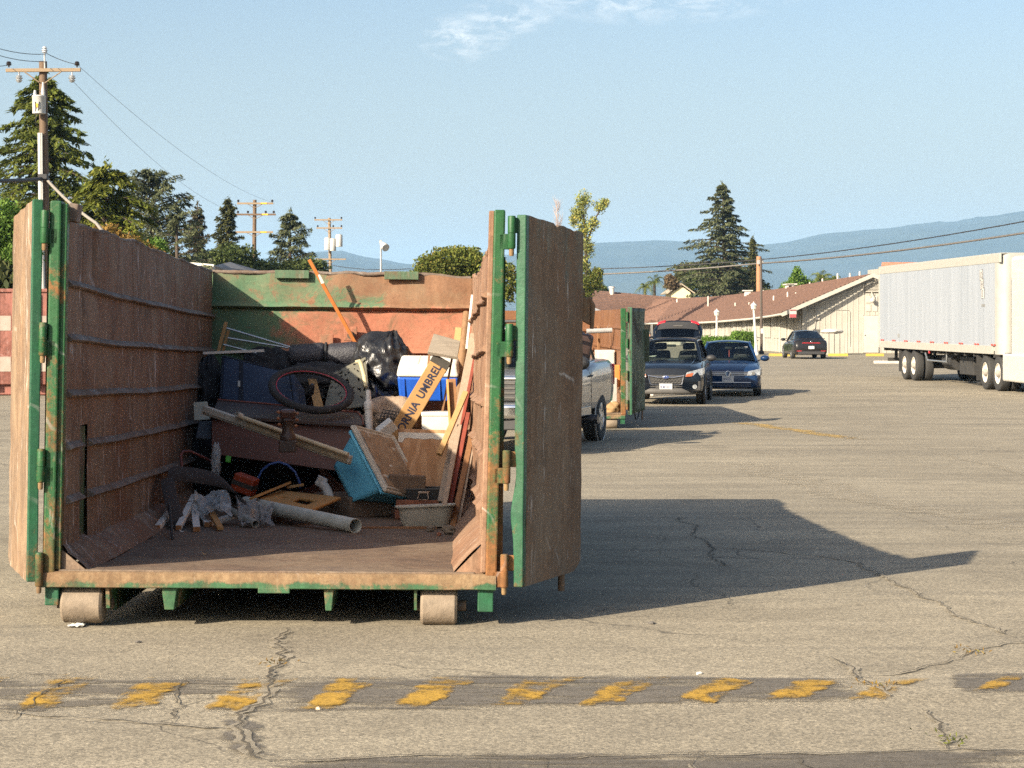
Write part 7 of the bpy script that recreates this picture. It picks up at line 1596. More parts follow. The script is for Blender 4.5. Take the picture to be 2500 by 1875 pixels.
def quads_mesh(name, C, A, B, m, parent):
    """one small leaf face per row: centre C, half axes A, B (numpy n x 3); slightly folded"""
    n = len(C); Nn = np.cross(A, B); Nn /= (np.linalg.norm(Nn, axis=1, keepdims=True) + 1e-9); sag = Nn * (np.linalg.norm(A, axis=1, keepdims=True) * .18)
    V = np.stack([C - A, C + B * .9 - sag * .3, C + A - sag, C - B * .9 - sag * .3], axis=1).reshape(-1, 3)
    me = bpy.data.meshes.new(name); me.vertices.add(4 * n); me.vertices.foreach_set('co', V.astype(np.float32).ravel())
    me.loops.add(4 * n); me.loops.foreach_set('vertex_index', np.arange(4 * n, dtype=np.int32))
    me.polygons.add(n); me.polygons.foreach_set('loop_start', np.arange(0, 4 * n, 4, dtype=np.int32)); me.polygons.foreach_set('loop_total', np.full(n, 4, dtype=np.int32))
    me.update(); me.validate(); me.materials.append(m)
    o = bpy.data.objects.new(name, me); COL.objects.link(o); adopt(o, parent); return o
def unit(v): return v / (np.linalg.norm(v, axis=-1, keepdims=True) + 1e-9)

def cedar(name, label, px, pytop, Y, prof, m, seed, zbase=0.0, nb=130, droop=.35, rise=.25, leaf=(.24, .055), fine=2.2, tw=13, ql=5, lean=0.0, tip=0.0, side=None):
    """layered conifer. prof: list of (height fraction, branch length in metres)"""
    rg = np.random.RandomState(seed); top = W(px, pytop, Y); x0 = top.x - lean; H = top.z; ql = int(ql * fine); leaf = (leaf[0] * .56, leaf[1] * .60)
    t = thing(name, label, 'tree', (x0, Y, zbase))
    pf = np.array(prof); 
    MB().tube([(x0, Y, zbase), (x0 + lean * .3, Y, H * .35), (x0 + lean * .7, Y, H * .7), (x0 + lean, Y, H * .96), (top.x, Y, H)], [.018 * H + .06, .014 * H + .04, .009 * H + .02, .02, .008], 8).obj('trunk', M_bark, t, smooth=60)
    limbs = MB(); C = []; A = []; B = []
    for i in range(nb):
        f = 1 - (1 - pf[0, 0]) * (1 - ((i + rg.rand()) / nb)) ** 1.0 if False else pf[0, 0] + (pf[-1, 0] - pf[0, 0]) * ((i + rg.rand()) / nb)
        Lb = np.interp(f, pf[:, 0], pf[:, 1]) * (.45 + .80 * rg.rand()); az = i * 2.39996 + rg.randn() * .35
        if side is not None: Lb *= 1 + side * math.cos(az)
        d = np.array([math.cos(az), math.sin(az), 0]); z0 = f * H; p0 = np.array([x0 + lean * f, Y, z0])
        n = 6; S = np.linspace(0, 1, n); ri = rise * (0.3 + f); path = [p0 + d * (Lb * s) + np.array([0, 0, Lb * (ri * s - droop * s * s)]) for s in S]
        limbs.tube(path, [max(.012, .03 * Lb * (1 - s) * .6 + .01) for s in S], 4, caps=False)
        for k in range(tw):
            s = .12 + .88 * (k + rg.rand()) / tw; base = p0 + d * (Lb * s) + np.array([0, 0, Lb * (ri * s - droop * s * s)])
            a2 = az + (1 if k % 2 else -1) * (.55 + .5 * rg.rand()); tl = (.18 + .34 * Lb * (1 - s) ** .7) * (.7 + .6 * rg.rand())
            td = np.array([math.cos(a2), math.sin(a2), -.16 - .22 * rg.rand()]); td /= np.linalg.norm(td)
            for q in range(ql):
                u = (q + rg.rand()) / ql; c = base + td * (tl * u) + rg.randn(3) * .045 - np.array([0, 0, .06 * u])
                ld = td + rg.randn(3) * .38 - np.array([0, 0, .25]); ld /= np.linalg.norm(ld)
                sd = np.cross(ld, [0, 0, 1]) + rg.randn(3) * .35; sd /= np.linalg.norm(sd)
                sc = .7 + .7 * rg.rand(); C.append(c); A.append(ld * leaf[0] * sc); B.append(sd * leaf[1] * sc * 1.4)
    # leader tuft
    for k in range(60):
        f = .90 + .11 * rg.rand(); C.append(np.array([x0 + lean * f, Y, f * H]) + rg.randn(3) * .10 * (1.15 - f) * 6); ld = rg.randn(3) * .6 + np.array([0, 0, .6]); ld /= np.linalg.norm(ld); A.append(ld * leaf[0] * .7); B.append(np.cross(ld, rg.randn(3)) * leaf[1])
    lo = limbs.obj('branches', M_bark, t); lo['kind'] = 'stuff'
    quads_mesh('crown', np.array(C), np.array(A), np.array(B), m, t)
    return t

def leafy(name, label, lobes, m, seed, n=5000, leaf=.16, trunk=None, cat='tree', shell=.55, flat=1.0, upright=0.0, base=None):
    """broad crown. lobes: list of (centre Vector, (rx, ry, rz)); trunk: list of limb polylines with radius"""
    rg = np.random.RandomState(seed)
    b0 = base or Vector((lobes[0][0].x, lobes[0][0].y, 0)); t = thing(name, label, cat, b0)
    vol = np.array([l[1][0] * l[1][1] * l[1][2] for l in lobes]) ** .67; cnt = (vol / vol.sum() * n).astype(int) + 5; C = []
    for (c, r), k in zip(lobes, cnt):
        d = unit(rg.randn(k, 3)); rad = (shell + (1 - shell) * rg.rand(k, 1)) ; lump = np.array([1 + .28 * mnoise.noise(Vector((x * 2.2 + seed, y * 2.2, z * 2.2))) + .18 * mnoise.noise(Vector((x * 5 + seed, y * 5, z * 5))) for x, y, z in d]).reshape(-1, 1)
        C.append(np.array(c) + d * rad * lump * np.array(r) + rg.randn(k, 3) * .05)
    C = np.concatenate(C); k = len(C)
    ld = rg.randn(k, 3); ld[:, 2] = ld[:, 2] * flat + upright; ld = unit(ld); sd = unit(np.cross(ld, rg.randn(k, 3))); sc = (.6 + .8 * rg.rand(k, 1)) * leaf
    if trunk:
        for pts, r0, r1 in trunk:
            nn = len(pts); MB().tube(pts, [r0 + (r1 - r0) * i / (nn - 1) for i in range(nn)], 7).obj('trunk' if pts is trunk[0][0] else 'limb', M_bark, t, smooth=60)
    else: MB().tube([b0, b0 + Vector((0, 0, max(.3, lobes[0][0].z - b0.z)))], [.06, .03], 6).obj('stem', M_bark, t, smooth=60)
    quads_mesh('foliage' if cat != 'tree' else 'crown', C, ld * sc, sd * sc * .55, m, t)
    return t

def plants():
    # left group
    cedar('cedar_tree', 'tall drooping cedar behind the utility pole with transformer', 108, 178, 86, [(.10, 5.2), (.40, 5.2), (.50, 4.0), (.58, 3.0), (.66, 2.7), (.78, 1.9), (.90, 1.2), (.98, .3)], M_cedar_a, 3, nb=170, tw=14, ql=5, leaf=(.30, .07), droop=.42, lean=.2)
    cedar('cedar_tree', 'bright green spreading cedar beside the tall cedar', 262, 398, 78, [(.12, 3.0), (.35, 3.1), (.6, 2.6), (.8, 1.8), (.97, .5)], M_cedar_b, 5, nb=120, tw=14, ql=5, leaf=(.27, .065), droop=.45, lean=.5)
    cedar('cedar_tree', 'grey green flat-topped cedar in the middle of the left trees', 372, 418, 118, [(.12, 4.0), (.35, 4.0), (.55, 3.4), (.75, 2.7), (.90, 1.8), (.99, .7)], M_cedar_c, 7, nb=120, tw=13, ql=5, leaf=(.27, .065), droop=.16, rise=.40)
    cedar('cedar_tree', 'grey green cedar bough standing right of the flat-topped cedar', 432, 495, 112, [(.10, 2.4), (.4, 2.2), (.7, 1.5), (.97, .3)], M_cedar_c, 17, nb=50, tw=10, ql=5, leaf=(.25, .06), droop=.2, rise=.35)
    cedar('slim_conifer', 'slim brownish conifer between the cedars', 482, 495, 132, [(.08, 1.0), (.4, .95), (.7, .75), (.95, .25)], M_cyp_r, 9, nb=90, tw=9, ql=6, leaf=(.22, .06), droop=.05, rise=.5)
    cedar('slim_conifer', 'dark olive conifer left of the bare utility pole', 556, 484, 132, [(.08, 2.0), (.3, 1.75), (.6, 1.15), (.85, .6), (.98, .2)], M_cyp, 10, nb=100, tw=9, ql=6, leaf=(.24, .065), droop=.10, rise=.35)
    cedar('cedar_tree', 'open layered cedar right of the bare utility pole', 708, 512, 134, [(.10, 3.2), (.35, 3.0), (.6, 2.2), (.8, 1.4), (.97, .35)], M_cedar_c, 11, nb=85, tw=12, ql=5, leaf=(.26, .06), droop=.12, rise=.30)
    # dark hedge mass behind the shed
    Y = 126; leafy('dark_shrub', 'dark evergreen shrub mass behind the white fronted building', [(W(520, 650, Y), (1.7, 1.5, 1.0)), (W(575, 640, Y), (1.5, 1.3, 1.2)), (W(470, 660, Y), (1.3, 1.2, .8)), (W(640, 665, Y), (1.3, 1.2, .8))], M_leaf_d, 21, 11000, .12, cat='shrub')
    Y = 124; leafy('dark_shrub', 'dark shrub between bare utility pole and layered cedar', [(W(745, 660, Y), (1.5, 1.3, .8)), (W(690, 668, Y), (1.2, 1.0, .6))], M_leaf_d, 22, 4500, .11, cat='shrub')
    # bushes at far left
    Y = 62; leafy('leafy_bush', 'bright green leafy bush at the left frame edge', [(W(10, 545, Y), (.75, .7, .75)), (W(45, 620, Y), (.70, .7, .80)), (W(-40, 640, Y), (.9, .8, 1.0)), (W(30, 560, Y), (.45, .45, .5))], M_leaf_b, 23, 9500, .065, cat='bush')
    Y = 58; leafy('grassy_shrub', 'dry green grassy shrub above the pink container', [(W(10, 700, Y), (.5, .5, .75)), (W(-40, 690, Y), (.6, .5, .8))], leaf_mat('grass_olive', (0.06, 0.08, 0.03), (0.15, 0.16, 0.06)), 24, 1600, .16, cat='shrub', upright=1.8)
    Y = 74; leafy('autumn_shrub', 'orange tinged shrub showing above the dumpster rim', [(W(262, 575, Y), (.55, .5, .40)), (W(310, 600, Y), (.65, .5, .42)), (W(352, 625, Y), (.6, .5, .42)), (W(390, 640, Y), (.5, .5, .4))], M_leaf_o, 25, 5200, .065, cat='shrub')
    Y = 77; leafy('leafy_bush', 'bright green bush beside the orange tinged shrub', [(W(370, 610, Y), (.65, .6, .45)), (W(335, 625, Y), (.5, .5, .4))], M_leaf_b, 26, 3500, .065, cat='bush')
    # between dumpster and door
    Y = 92; c = lambda a, b_: W(a, b_, Y)
    leafy('round_tree', 'round green tree with olive leaves above the back wall', [(c(1100, 640), (1.15, 1.2, .75)), (c(1060, 648), (.9, .9, .55)), (c(1140, 632), (.9, .9, .6)), (c(1170, 655), (.9, .9, .7)), (c(1225, 690), (.9, .9, 1.0)), (c(1040, 665), (.6, .7, .45)), (c(1110, 700), (1.6, 1.1, .9))], M_leaf, 31, 15000, .08, trunk=[([Vector((c(1120, 0).x, Y, 0)), c(1118, 760), c(1110, 680)], .22, .10), ([c(1118, 740), c(1075, 660)], .10, .04), ([c(1118, 740), c(1165, 655)], .10, .04)])
    Y = 150; c = lambda a, b_: W(a, b_, Y)
    leafy('poplar_tree', 'tall poplar with yellowing top behind the dumpster door', [(c(1425, 490), (.75, .7, .75)), (c(1412, 520), (.7, .7, .8)), (c(1425, 560), (.75, .7, 1.1)), (c(1435, 605), (.6, .6, .9)), (c(1465, 505), (.55, .5, .55)), (c(1478, 495), (.4, .4, .4)), (c(1450, 545), (.5, .5, .6)), (c(1425, 650), (.6, .6, .9)), (c(1400, 540), (.35, .4, .5))], M_leaf_y, 33, 4300, .095, trunk=[([Vector((c(1428, 0).x, Y, 0)), c(1432, 650), c(1428, 560), c(1420, 480)], .20, .04), ([c(1430, 600), c(1455, 530), c(1475, 495)], .09, .03)], shell=.2, upright=.5)
    leafy('leafy_bush', 'green sapling beneath the yellowing poplar', [(c(1445, 690), (.9, .8, .8)), (c(1425, 715), (.8, .7, .6)), (c(1458, 668), (.5, .5, .45))], M_leaf, 34, 3200, .10, cat='bush')
    leafy('dark_shrub', 'small dark shrub on the roofline right of the sapling', [(W(1462, 708, 186), (.9, .8, .5)), (W(1445, 712, 186), (.6, .6, .35))], M_leaf_d, 35, 900, .15, cat='shrub')
    # bare tree
    Y = 165; t = thing('bare_tree', 'leafless pinkish grey tree beside the yellow poplar', 'tree', (W(1362, 0, Y).x, Y, 0)); rg = random.Random(5); Mb = pm('pale_twig', (0.36, 0.29, 0.26), (0.30, 0.24, 0.22), rough=.9)
    o = W(1362, 0, Y).x; MB().tube([(o, Y, 0), W(1362, 640, Y), W(1360, 560, Y), W(1359, 490, Y)], [.16, .10, .06, .015], 6).obj('trunk', Mb, t)
    for k in range(46):
        f = rg.random(); y0 = 650 - 140 * f; s = W(1361 + rg.uniform(-2, 2), y0, Y); ln = .5 + 1.1 * (1 - f) * rg.random(); a = rg.uniform(-.55, .55)
        e = s + Vector((math.sin(a) * ln * 1.0, rg.uniform(-.3, .3), ln * 1.25)); mid = s.lerp(e, .5) + Vector((math.sin(a) * .15, 0, -.05))
        b = MB().tube([s, mid, e], [.022, .016, .006], 4, caps=False)
        for q in range(5):
            u = .3 + .65 * rg.random(); p = s.lerp(e, u); b.tube([p, p + Vector((rg.uniform(-.35, .35), rg.uniform(-.2, .2), .3 + .4 * rg.random()))], [.010, .004], 3, caps=False)
        b.obj('branch', Mb, t)
    # right group
    cedar('cedar_tree', 'tall ragged cedar rising behind the lodge roof', 1764, 448, 205, [(.12, 5.4), (.30, 5.6), (.42, 5.0), (.55, 4.6), (.66, 3.0), (.80, 1.9), (.92, .9), (.99, .25)], M_cedar_c, 41, nb=160, tw=13, ql=5, leaf=(.36, .09), droop=.22, rise=.22, side=-.15, lean=-.4)
    cedar('cypress_tree', 'narrow dark cypress right of the ragged cedar', 1838, 578, 203, [(.1, .50), (.5, .45), (.8, .34), (.97, .12)], M_cyp, 42, nb=110, tw=7, ql=5, leaf=(.22, .06), droop=-.4, rise=.8)
    Y = 212; c = lambda a, b_: W(a, b_, Y)
    leafy('dark_tree', 'dense dark green tree at the foot of the ragged cedar', [(c(1760, 685), (3.2, 2.0, 2.0)), (c(1710, 690), (2.0, 1.5, 1.6)), (c(1810, 690), (2.1, 1.5, 1.6)), (c(1850, 705), (1.4, 1.1, 1.0))], M_leaf_d, 43, 11000, .15, trunk=[([Vector((c(1760, 0).x, Y, 0)), c(1760, 720)], .25, .15)])
    Y = 220; c = lambda a, b_: W(a, b_, Y)
    leafy('olive_tree', 'olive green tree left of the ragged cedar', [(c(1680, 660), (1.6, 1.2, 1.0)), (c(1665, 690), (1.6, 1.2, 1.1)), (c(1720, 670), (1.8, 1.3, 1.2))], M_cyp, 44, 5500, .14, trunk=[([Vector((c(1690, 0).x, Y, 0)), c(1690, 715)], .2, .12)])
    leafy('red_shrub', 'small reddish tree between palm and olive tree', [(W(1636, 682, 195), (.6, .6, .5)), (W(1640, 696, 195), (.8, .7, .5))], leaf_mat('leaf_red', (0.12, 0.09, 0.05), (0.20, 0.14, 0.08)), 45, 900, .14, cat='shrub')
    # palms
    def palm(label, px, py, Y, sz, seed, n=16):
        rg = random.Random(seed); c = W(px, py, Y); t = thing('palm_tree', label, 'palm', (c.x, Y, 0), group='palms beyond the lodge roof')
        MB().tube([(c.x, Y, 0), c - Vector((0, 0, .2)), c], [.16, .12, .10], 8).obj('trunk', M_bark, t, smooth=60)
        for k in range(n):
            az = 2 * math.pi * k / n + rg.uniform(-.2, .2); el = rg.uniform(.1, 1.2); L = sz * rg.uniform(.8, 1.15); d = Vector((math.cos(az), math.sin(az), 0)); b = MB(); pts = []
            for i in range(7): s = i / 6; pts.append(c + d * (L * s * math.cos(el) * (1 - .1 * s)) + Vector((0, 0, L * (math.sin(el) * s - .75 * s * s * (.4 + math.cos(el))))))
            b.tube(pts, [.02 - .015 * i / 6 for i in range(7)], 3, caps=False)
            for i in range(1, 7):
                p = pts[i]; tn = (pts[i] - pts[i - 1]).normalized(); sd = tn.cross(Vector((0, 0, 1))).normalized()
                for q in (0, .33, .66):
                    pp = pts[i - 1].lerp(p, q)
                    for sg in (-1, 1):
                        e = pp + sd * sg * .30 * sz * (1 - .09 * i) * .8 + tn * .16 - Vector((0, 0, .14)); b.add([pp - tn * .025, pp + tn * .025, e], [(0, 1, 2)])
            b.obj('frond', M_palm, t)
    palm('palm left of the yellow gable', 1598, 690, 190, 1.9, 1); palm('palm with arching fronds over the lodge roof ridge', 2005, 685, 150, 1.9, 2, 18); palm('palm nearest the lodge gable peak', 2035, 690, 148, 1.5, 3, 14)
    leafy('feathery_bush', 'feathery bright green bush left of the roof palms', [(W(1948, 690, 150), (.85, .8, .75)), (W(1945, 670, 150), (.35, .4, .6)), (W(1925, 702, 150), (.7, .6, .45)), (W(1975, 700, 150), (.7, .7, .5))], M_leaf_b, 51, 4200, .09, cat='bush', upright=1.0)
    palm('low palm beside the far sapling', 1575, 700, 190, 1.3, 6, 12)
    # clipped hedge in front of the lodge
    t = thing('clipped_hedge', 'clipped green hedge before the lodge wall', 'hedge', W(1790, 868, 117))
    rg = np.random.RandomState(8); Y = 117
    def hedge_block(px0, px1, pyt, dep, n, nm):
        a, c2 = W(px0, pyt, Y), W(px1, pyt, Y); k = n; P = np.empty((k, 3)); u = rg.rand(k); side = rg.rand(k)
        P[:, 0] = a.x + (c2.x - a.x) * u; P[:, 1] = Y + dep * rg.rand(k); P[:, 2] = a.z * rg.rand(k)
        top = side < .42; P[top, 2] = a.z + .10 * np.abs(rg.randn(top.sum())) * (1 + 0 * u[top]); fr = (side >= .42) & (side < .85); P[fr, 1] = Y + .05 * rg.randn(fr.sum())
        ed = side >= .85; P[ed, 0] = np.where(rg.rand(ed.sum()) < .5, a.x, c2.x) + .04 * rg.randn(ed.sum())
        ld = unit(rg.randn(k, 3)); ld[:, 2] += .4; sd = unit(np.cross(ld, rg.randn(k, 3))); s = (.045 + .045 * rg.rand(k, 1)); quads_mesh(nm, P, ld * s, sd * s * .6, M_leaf_b, t)
        MB().box(((a.x + c2.x) / 2, Y + dep / 2, a.z / 2), (c2.x - a.x - .1, dep - .1, a.z - .06)).obj('hedge_core', M_leaf_d, t)
    hedge_block(1715, 1795, 832, 1.2, 5000, 'foliage'); hedge_block(1790, 1846, 820, 1.4, 5000, 'foliage')
plants()
# ------------------------------------------------------------------ utility poles, wires, man, ground marks
M_polewood = wood('pole_wood', (0.16, 0.105, 0.065), (0.085, 0.058, 0.040), axis=2)
M_armwood = wood('arm_wood', (0.27, 0.20, 0.13), (0.19, 0.14, 0.09), axis=0)
M_porc = pm('porcelain_grey', (0.42, 0.43, 0.44), (0.34, 0.35, 0.36), rough=.35); M_porc_d = pm('porcelain_dark', (0.035, 0.028, 0.026), rough=.3)
M_wire = pm('black_wire', (0.025, 0.025, 0.027), rough=.6); M_tank = pm('tank_white', (0.44, 0.435, 0.41), (0.38, 0.375, 0.35), scale=4, rough=.5)
M_galv = pm('galvanised', (0.42, 0.42, 0.41), (0.34, 0.34, 0.33), rough=.5, metal=.4); M_tag = pm('yellow_tag', (0.60, 0.36, 0.03), rough=.7)
def insulator(p, h, m, parent, up=1):
    h *= .85
    MB().lathe([(.03, 0), (.03, h * .3), (.10, h * .35), (.07, h * .5), (.11, h * .55), (.06, h * .75), (.09, h * .8), (.05, h)] if up > 0 else [(.05, -h), (.12, -h * .8), (.07, -h * .75), (.14, -h * .55), (.07, -h * .5), (.12, -h * .35), (.03, -h * .3), (.03, 0)], p, 10).obj('insulator', m, parent, smooth=40)
def big_pole():
    Y = 70; k = 1 / ppm(Y); b0 = W(113, HOR, Y); b0.z = 0; top = W(105, 150, Y)
    t = thing('utility_pole', 'weathered utility pole with a white transformer at far left', 'utility pole', b0)
    ax = lambda py: b0.lerp(top, (W(0, py, Y).z) / top.z)
    MB().tube([b0, b0.lerp(top, .5), top], [.19, .17, .14], 12).obj('pole', M_polewood, t, smooth=60)
    c = ax(172) + Vector((0, -.20, 0)); MB().box(W(109, 173, Y) + Vector((0, -.20, 0)), (2.6, .11, .12), (0, R(-.4), 0)).obj('crossarm', M_armwood, t, bevel=.01)
    for px in (25, 191): insulator(W(px, 166, Y) + Vector((0, -.2, 0)), .24, M_porc_d, t)
    for px in (50, 179): insulator(W(px, 178, Y) + Vector((0, -.2, 0)), .42, M_porc, t, -1)
    MB().tube([W(113, 176, Y) + Vector((0, -.2, 0)), W(112, 135, Y) + Vector((0, -.2, 0))], .03, 6).obj('arm_pin', M_galv, t); insulator(W(112, 138, Y) + Vector((0, -.2, 0)), .38, M_porc, t)
    for a, c2 in (((62, 176), (98, 202)), ((155, 176), (112, 204))): MB().tube([W(*a, Y) + Vector((0, -.25, 0)), W(*c2, Y) + Vector((0, -.18, 0))], .022, 5).obj('brace', M_armwood, t)
    q = W(102, 260, Y) + Vector((0, -.40, 0)); tk = MB().lathe([(.20, -.30), (.225, -.29), (.235, .28), (.25, .30), (.22, .34), (.05, .36)], q, 20).obj('transformer', M_tank, t, smooth=40)
    for dx in (-.14, .14): MB().lathe([(.07, .30), (.08, .42), (.05, .62), (.03, .80)] if dx > 0 else [(.05, .30), (.06, .40), (.04, .52)], q + Vector((dx, 0, 0)), 10).obj('bushing', M_porc if dx < 0 else M_tank, tk, smooth=50)
    MB().box(q + Vector((-.03, -.235, -.03)), (.10, .01, .14)).obj('danger_label', M_tag, tk)
    for dx in (-.08, .06): MB().tube([q + Vector((dx, -.24, .10)), q + Vector((dx * .8, -.25, -.1)), q + Vector((-.10, -.1, -.6)), q + Vector((-.03, .1, -.85))], .012, 5).obj('lead', M_wire, tk)
    MB().tube([W(101, 326, Y) + Vector((0, -.2, 0)), W(103, 500, Y) + Vector((0, -.2, 0)), W(108, 700, Y) + Vector((0, -.2, 0)), W(112, 790, Y) + Vector((0, -.2, 0))], .085, 8).obj('riser_conduit', M_tank, t, smooth=60)
    MB().tube([W(105.5, 326, Y) + Vector((0, -.24, 0)), W(108, 560, Y) + Vector((0, -.24, 0))], .03, 6).obj('riser_conduit', M_tank, t, smooth=60)
    MB().box(ax(432) + Vector((0, -.2, 0)), (.3, .2, .16)).obj('cable_clamp', M_wire, t)
big_pole()
def far_pole(px, pytop, Y, arms, lab, lean=0, m=None, tags=True):
    b0 = W(px + lean, HOR, Y); b0.z = 0; top = W(px, pytop, Y); t = thing('utility_pole', lab, 'utility pole', b0)
    MB().tube([b0, top], [.19, .13], 8).obj('pole', m or M_polewood, t, smooth=60)
    for (x0, x1, py, ins, mm) in arms:
        a, c = W(x0, py, Y), W(x1, py, Y); MB().box((a + c) / 2 + Vector((0, -.18, 0)), (c.x - a.x, .12, .13)).obj('crossarm', mm, t)
        if tags: MB().box(W(px + (x1 - px) * .5, py, Y) + Vector((0, -.25, 0)), (.45, .03, .11)).obj('yellow_tag', M_tag, t)
        for f in ins: insulator(a.lerp(c, f) + Vector((0, -.18, .05)), .26, M_porc_d, t)
        for s in (-.6, .6): MB().tube([W(px, py + 12, Y) + Vector((0, -.15, 0)), (a + c) / 2 + Vector((s, -.2, 0))], .02, 4).obj('brace', M_armwood, t)
    return t
far_pole(622, 488, 145, [(580, 668, 497, (.03, .97), M_armwood), (577, 674, 524, (.05, .30, .75, .95), M_polewood), (575, 667, 567, (), M_armwood)], 'brown utility pole with three crossarms behind the dumpster', -4)
t = far_pole(804, 532, 187, [(768, 836, 537, (.03, .97), M_armwood), (773, 836, 557, (.05, .65, .97), M_armwood), (770, 845, 633, (), M_armwood)], 'pale utility pole carrying two white transformer cans', 6, M_armwood, False)
for (px, py) in ((800, 596), (812, 598), (828, 588)):
    MB().lathe([(.30, -.55), (.32, -.5), (.32, .5), (.28, .58), (.06, .62)], W(px, py, 186.4), 14).obj('transformer', M_tank, t, smooth=40)
t = thing('floodlight_pole', 'thin pole with a single white floodlight above the back wall', 'lamp post', W(930, HOR, 110) - Vector((0, 0, EYE)))
MB().tube([W(930, HOR, 110) - Vector((0, 0, EYE)), W(930, 594, 110)], [.07, .05], 8).obj('shaft', M_galv, t, smooth=60)
MB().tube([W(931, 596, 110), W(933, 596, 109.8), W(937, 600, 109.7), W(942, 605, 109.5)], [.07, .14, .20, .22], 12).obj('lamp_head', M_tank, t, smooth=50); MB().box(W(929, 590, 110), (.12, .12, .18)).obj('photocell', M_galv, t)
t = thing('utility_pole', 'short brown utility pole behind the lodge roof', 'utility pole', W(1853, HOR, 152) - Vector((0, 0, EYE)))
MB().tube([W(1853, HOR, 152) - Vector((0, 0, EYE)), W(1853, 626, 152)], [.24, .20], 10).obj('pole', wood('redwood_pole', (0.36, 0.19, 0.10), (0.24, 0.125, 0.07), axis=2), t, smooth=60)
MB().box(W(1856, 640, 151.6), (.5, .12, .3)).obj('line_bracket', M_galv, t)
b0 = W(1859, HOR, 119.5); b0.z = 0
t = thing('dark_pole', 'slim dark metal pole standing before the lodge eave', 'pole', b0)
MB().tube([b0, W(1858, 630, 119.5)], [.085, .065], 8).obj('shaft', pm('pole_brown', (0.075, 0.055, 0.042), rough=.6), t, smooth=60); MB().box(W(1860, 808, 119.3), (.14, .05, .3)).obj('white_sticker', M_white, t); MB().lathe([(.16, 0), (.16, .15), (.09, .2)], b0, 10).obj('base', M_wire, t)

def wire(label, pts, r, sag=0, m=M_wire, n=14, name='power_line'):
    out = []
    for a, c in zip(pts, pts[1:]):
        a, c = Vector(a), Vector(c)
        for i in range(n): f = i / n; out.append(a.lerp(c, f) - Vector((0, 0, sag * 4 * f * (1 - f))))
    out.append(Vector(pts[-1])); o = MB().tube(out, r, 5, caps=False).obj(name, m, smooth=180); tag(o, label, 'power line'); return o
M_thin = pm('thin_wire', (0.16, 0.16, 0.17), rough=.5)
wire('upper black cable crossing the hills past the short brown pole', [W(1200, 656, 165), W(1853, 634, 152), W(2700, 502, 100)], .036, .3)
wire('lower thick cable crossing the hills past the short brown pole', [W(1200, 672, 165), W(1855, 643, 152), W(2700, 536, 100)], .062, .3, pm('cable_grey', (0.12, 0.11, 0.10), rough=.6))
wire('thick cable running level into the big pole from the left edge', [W(-200, 432, 60), W(108, 436, 70)], .07, .1)
wire('thick cable falling from the big pole behind the dumpster wall', [W(112, 436, 70), W(235, 545, 66), W(330, 640, 62)], .06, .1, pm('cable_pale', (0.22, 0.20, 0.17), rough=.7))
wire('thin wire from the big pole towards the pole with three crossarms', [W(191, 160, 70), W(665, 494, 145)], .007, .7, M_thin)
wire('thin lower wire from the big pole towards the slim conifers', [W(180, 200, 70), W(582, 520, 145)], .007, .8, M_thin)
wire('thin wire from the top insulator to the arm end insulator', [W(113, 130, 70), W(191, 158, 70)], .012, .05)
wire('thin wire reaching the top insulator from the left edge', [W(-150, 50, 60), W(112, 132, 70)], .012, .3)
wire('second thin wire reaching the big pole from the left edge', [W(-150, 65, 60), W(112, 150, 70)], .012, .3)
wire('thin wire reaching the arm end from the left edge', [W(-150, 128, 60), W(25, 158, 70)], .012, .2)
wire('black line sagging from the pale pole past the floodlight', [W(812, 648, 187), W(1000, 656, 150), W(1260, 664, 120)], .03, .2)
wire('thin line from the bare pole low over the back wall', [W(622, 640, 145), W(812, 655, 187)], .03, .4)

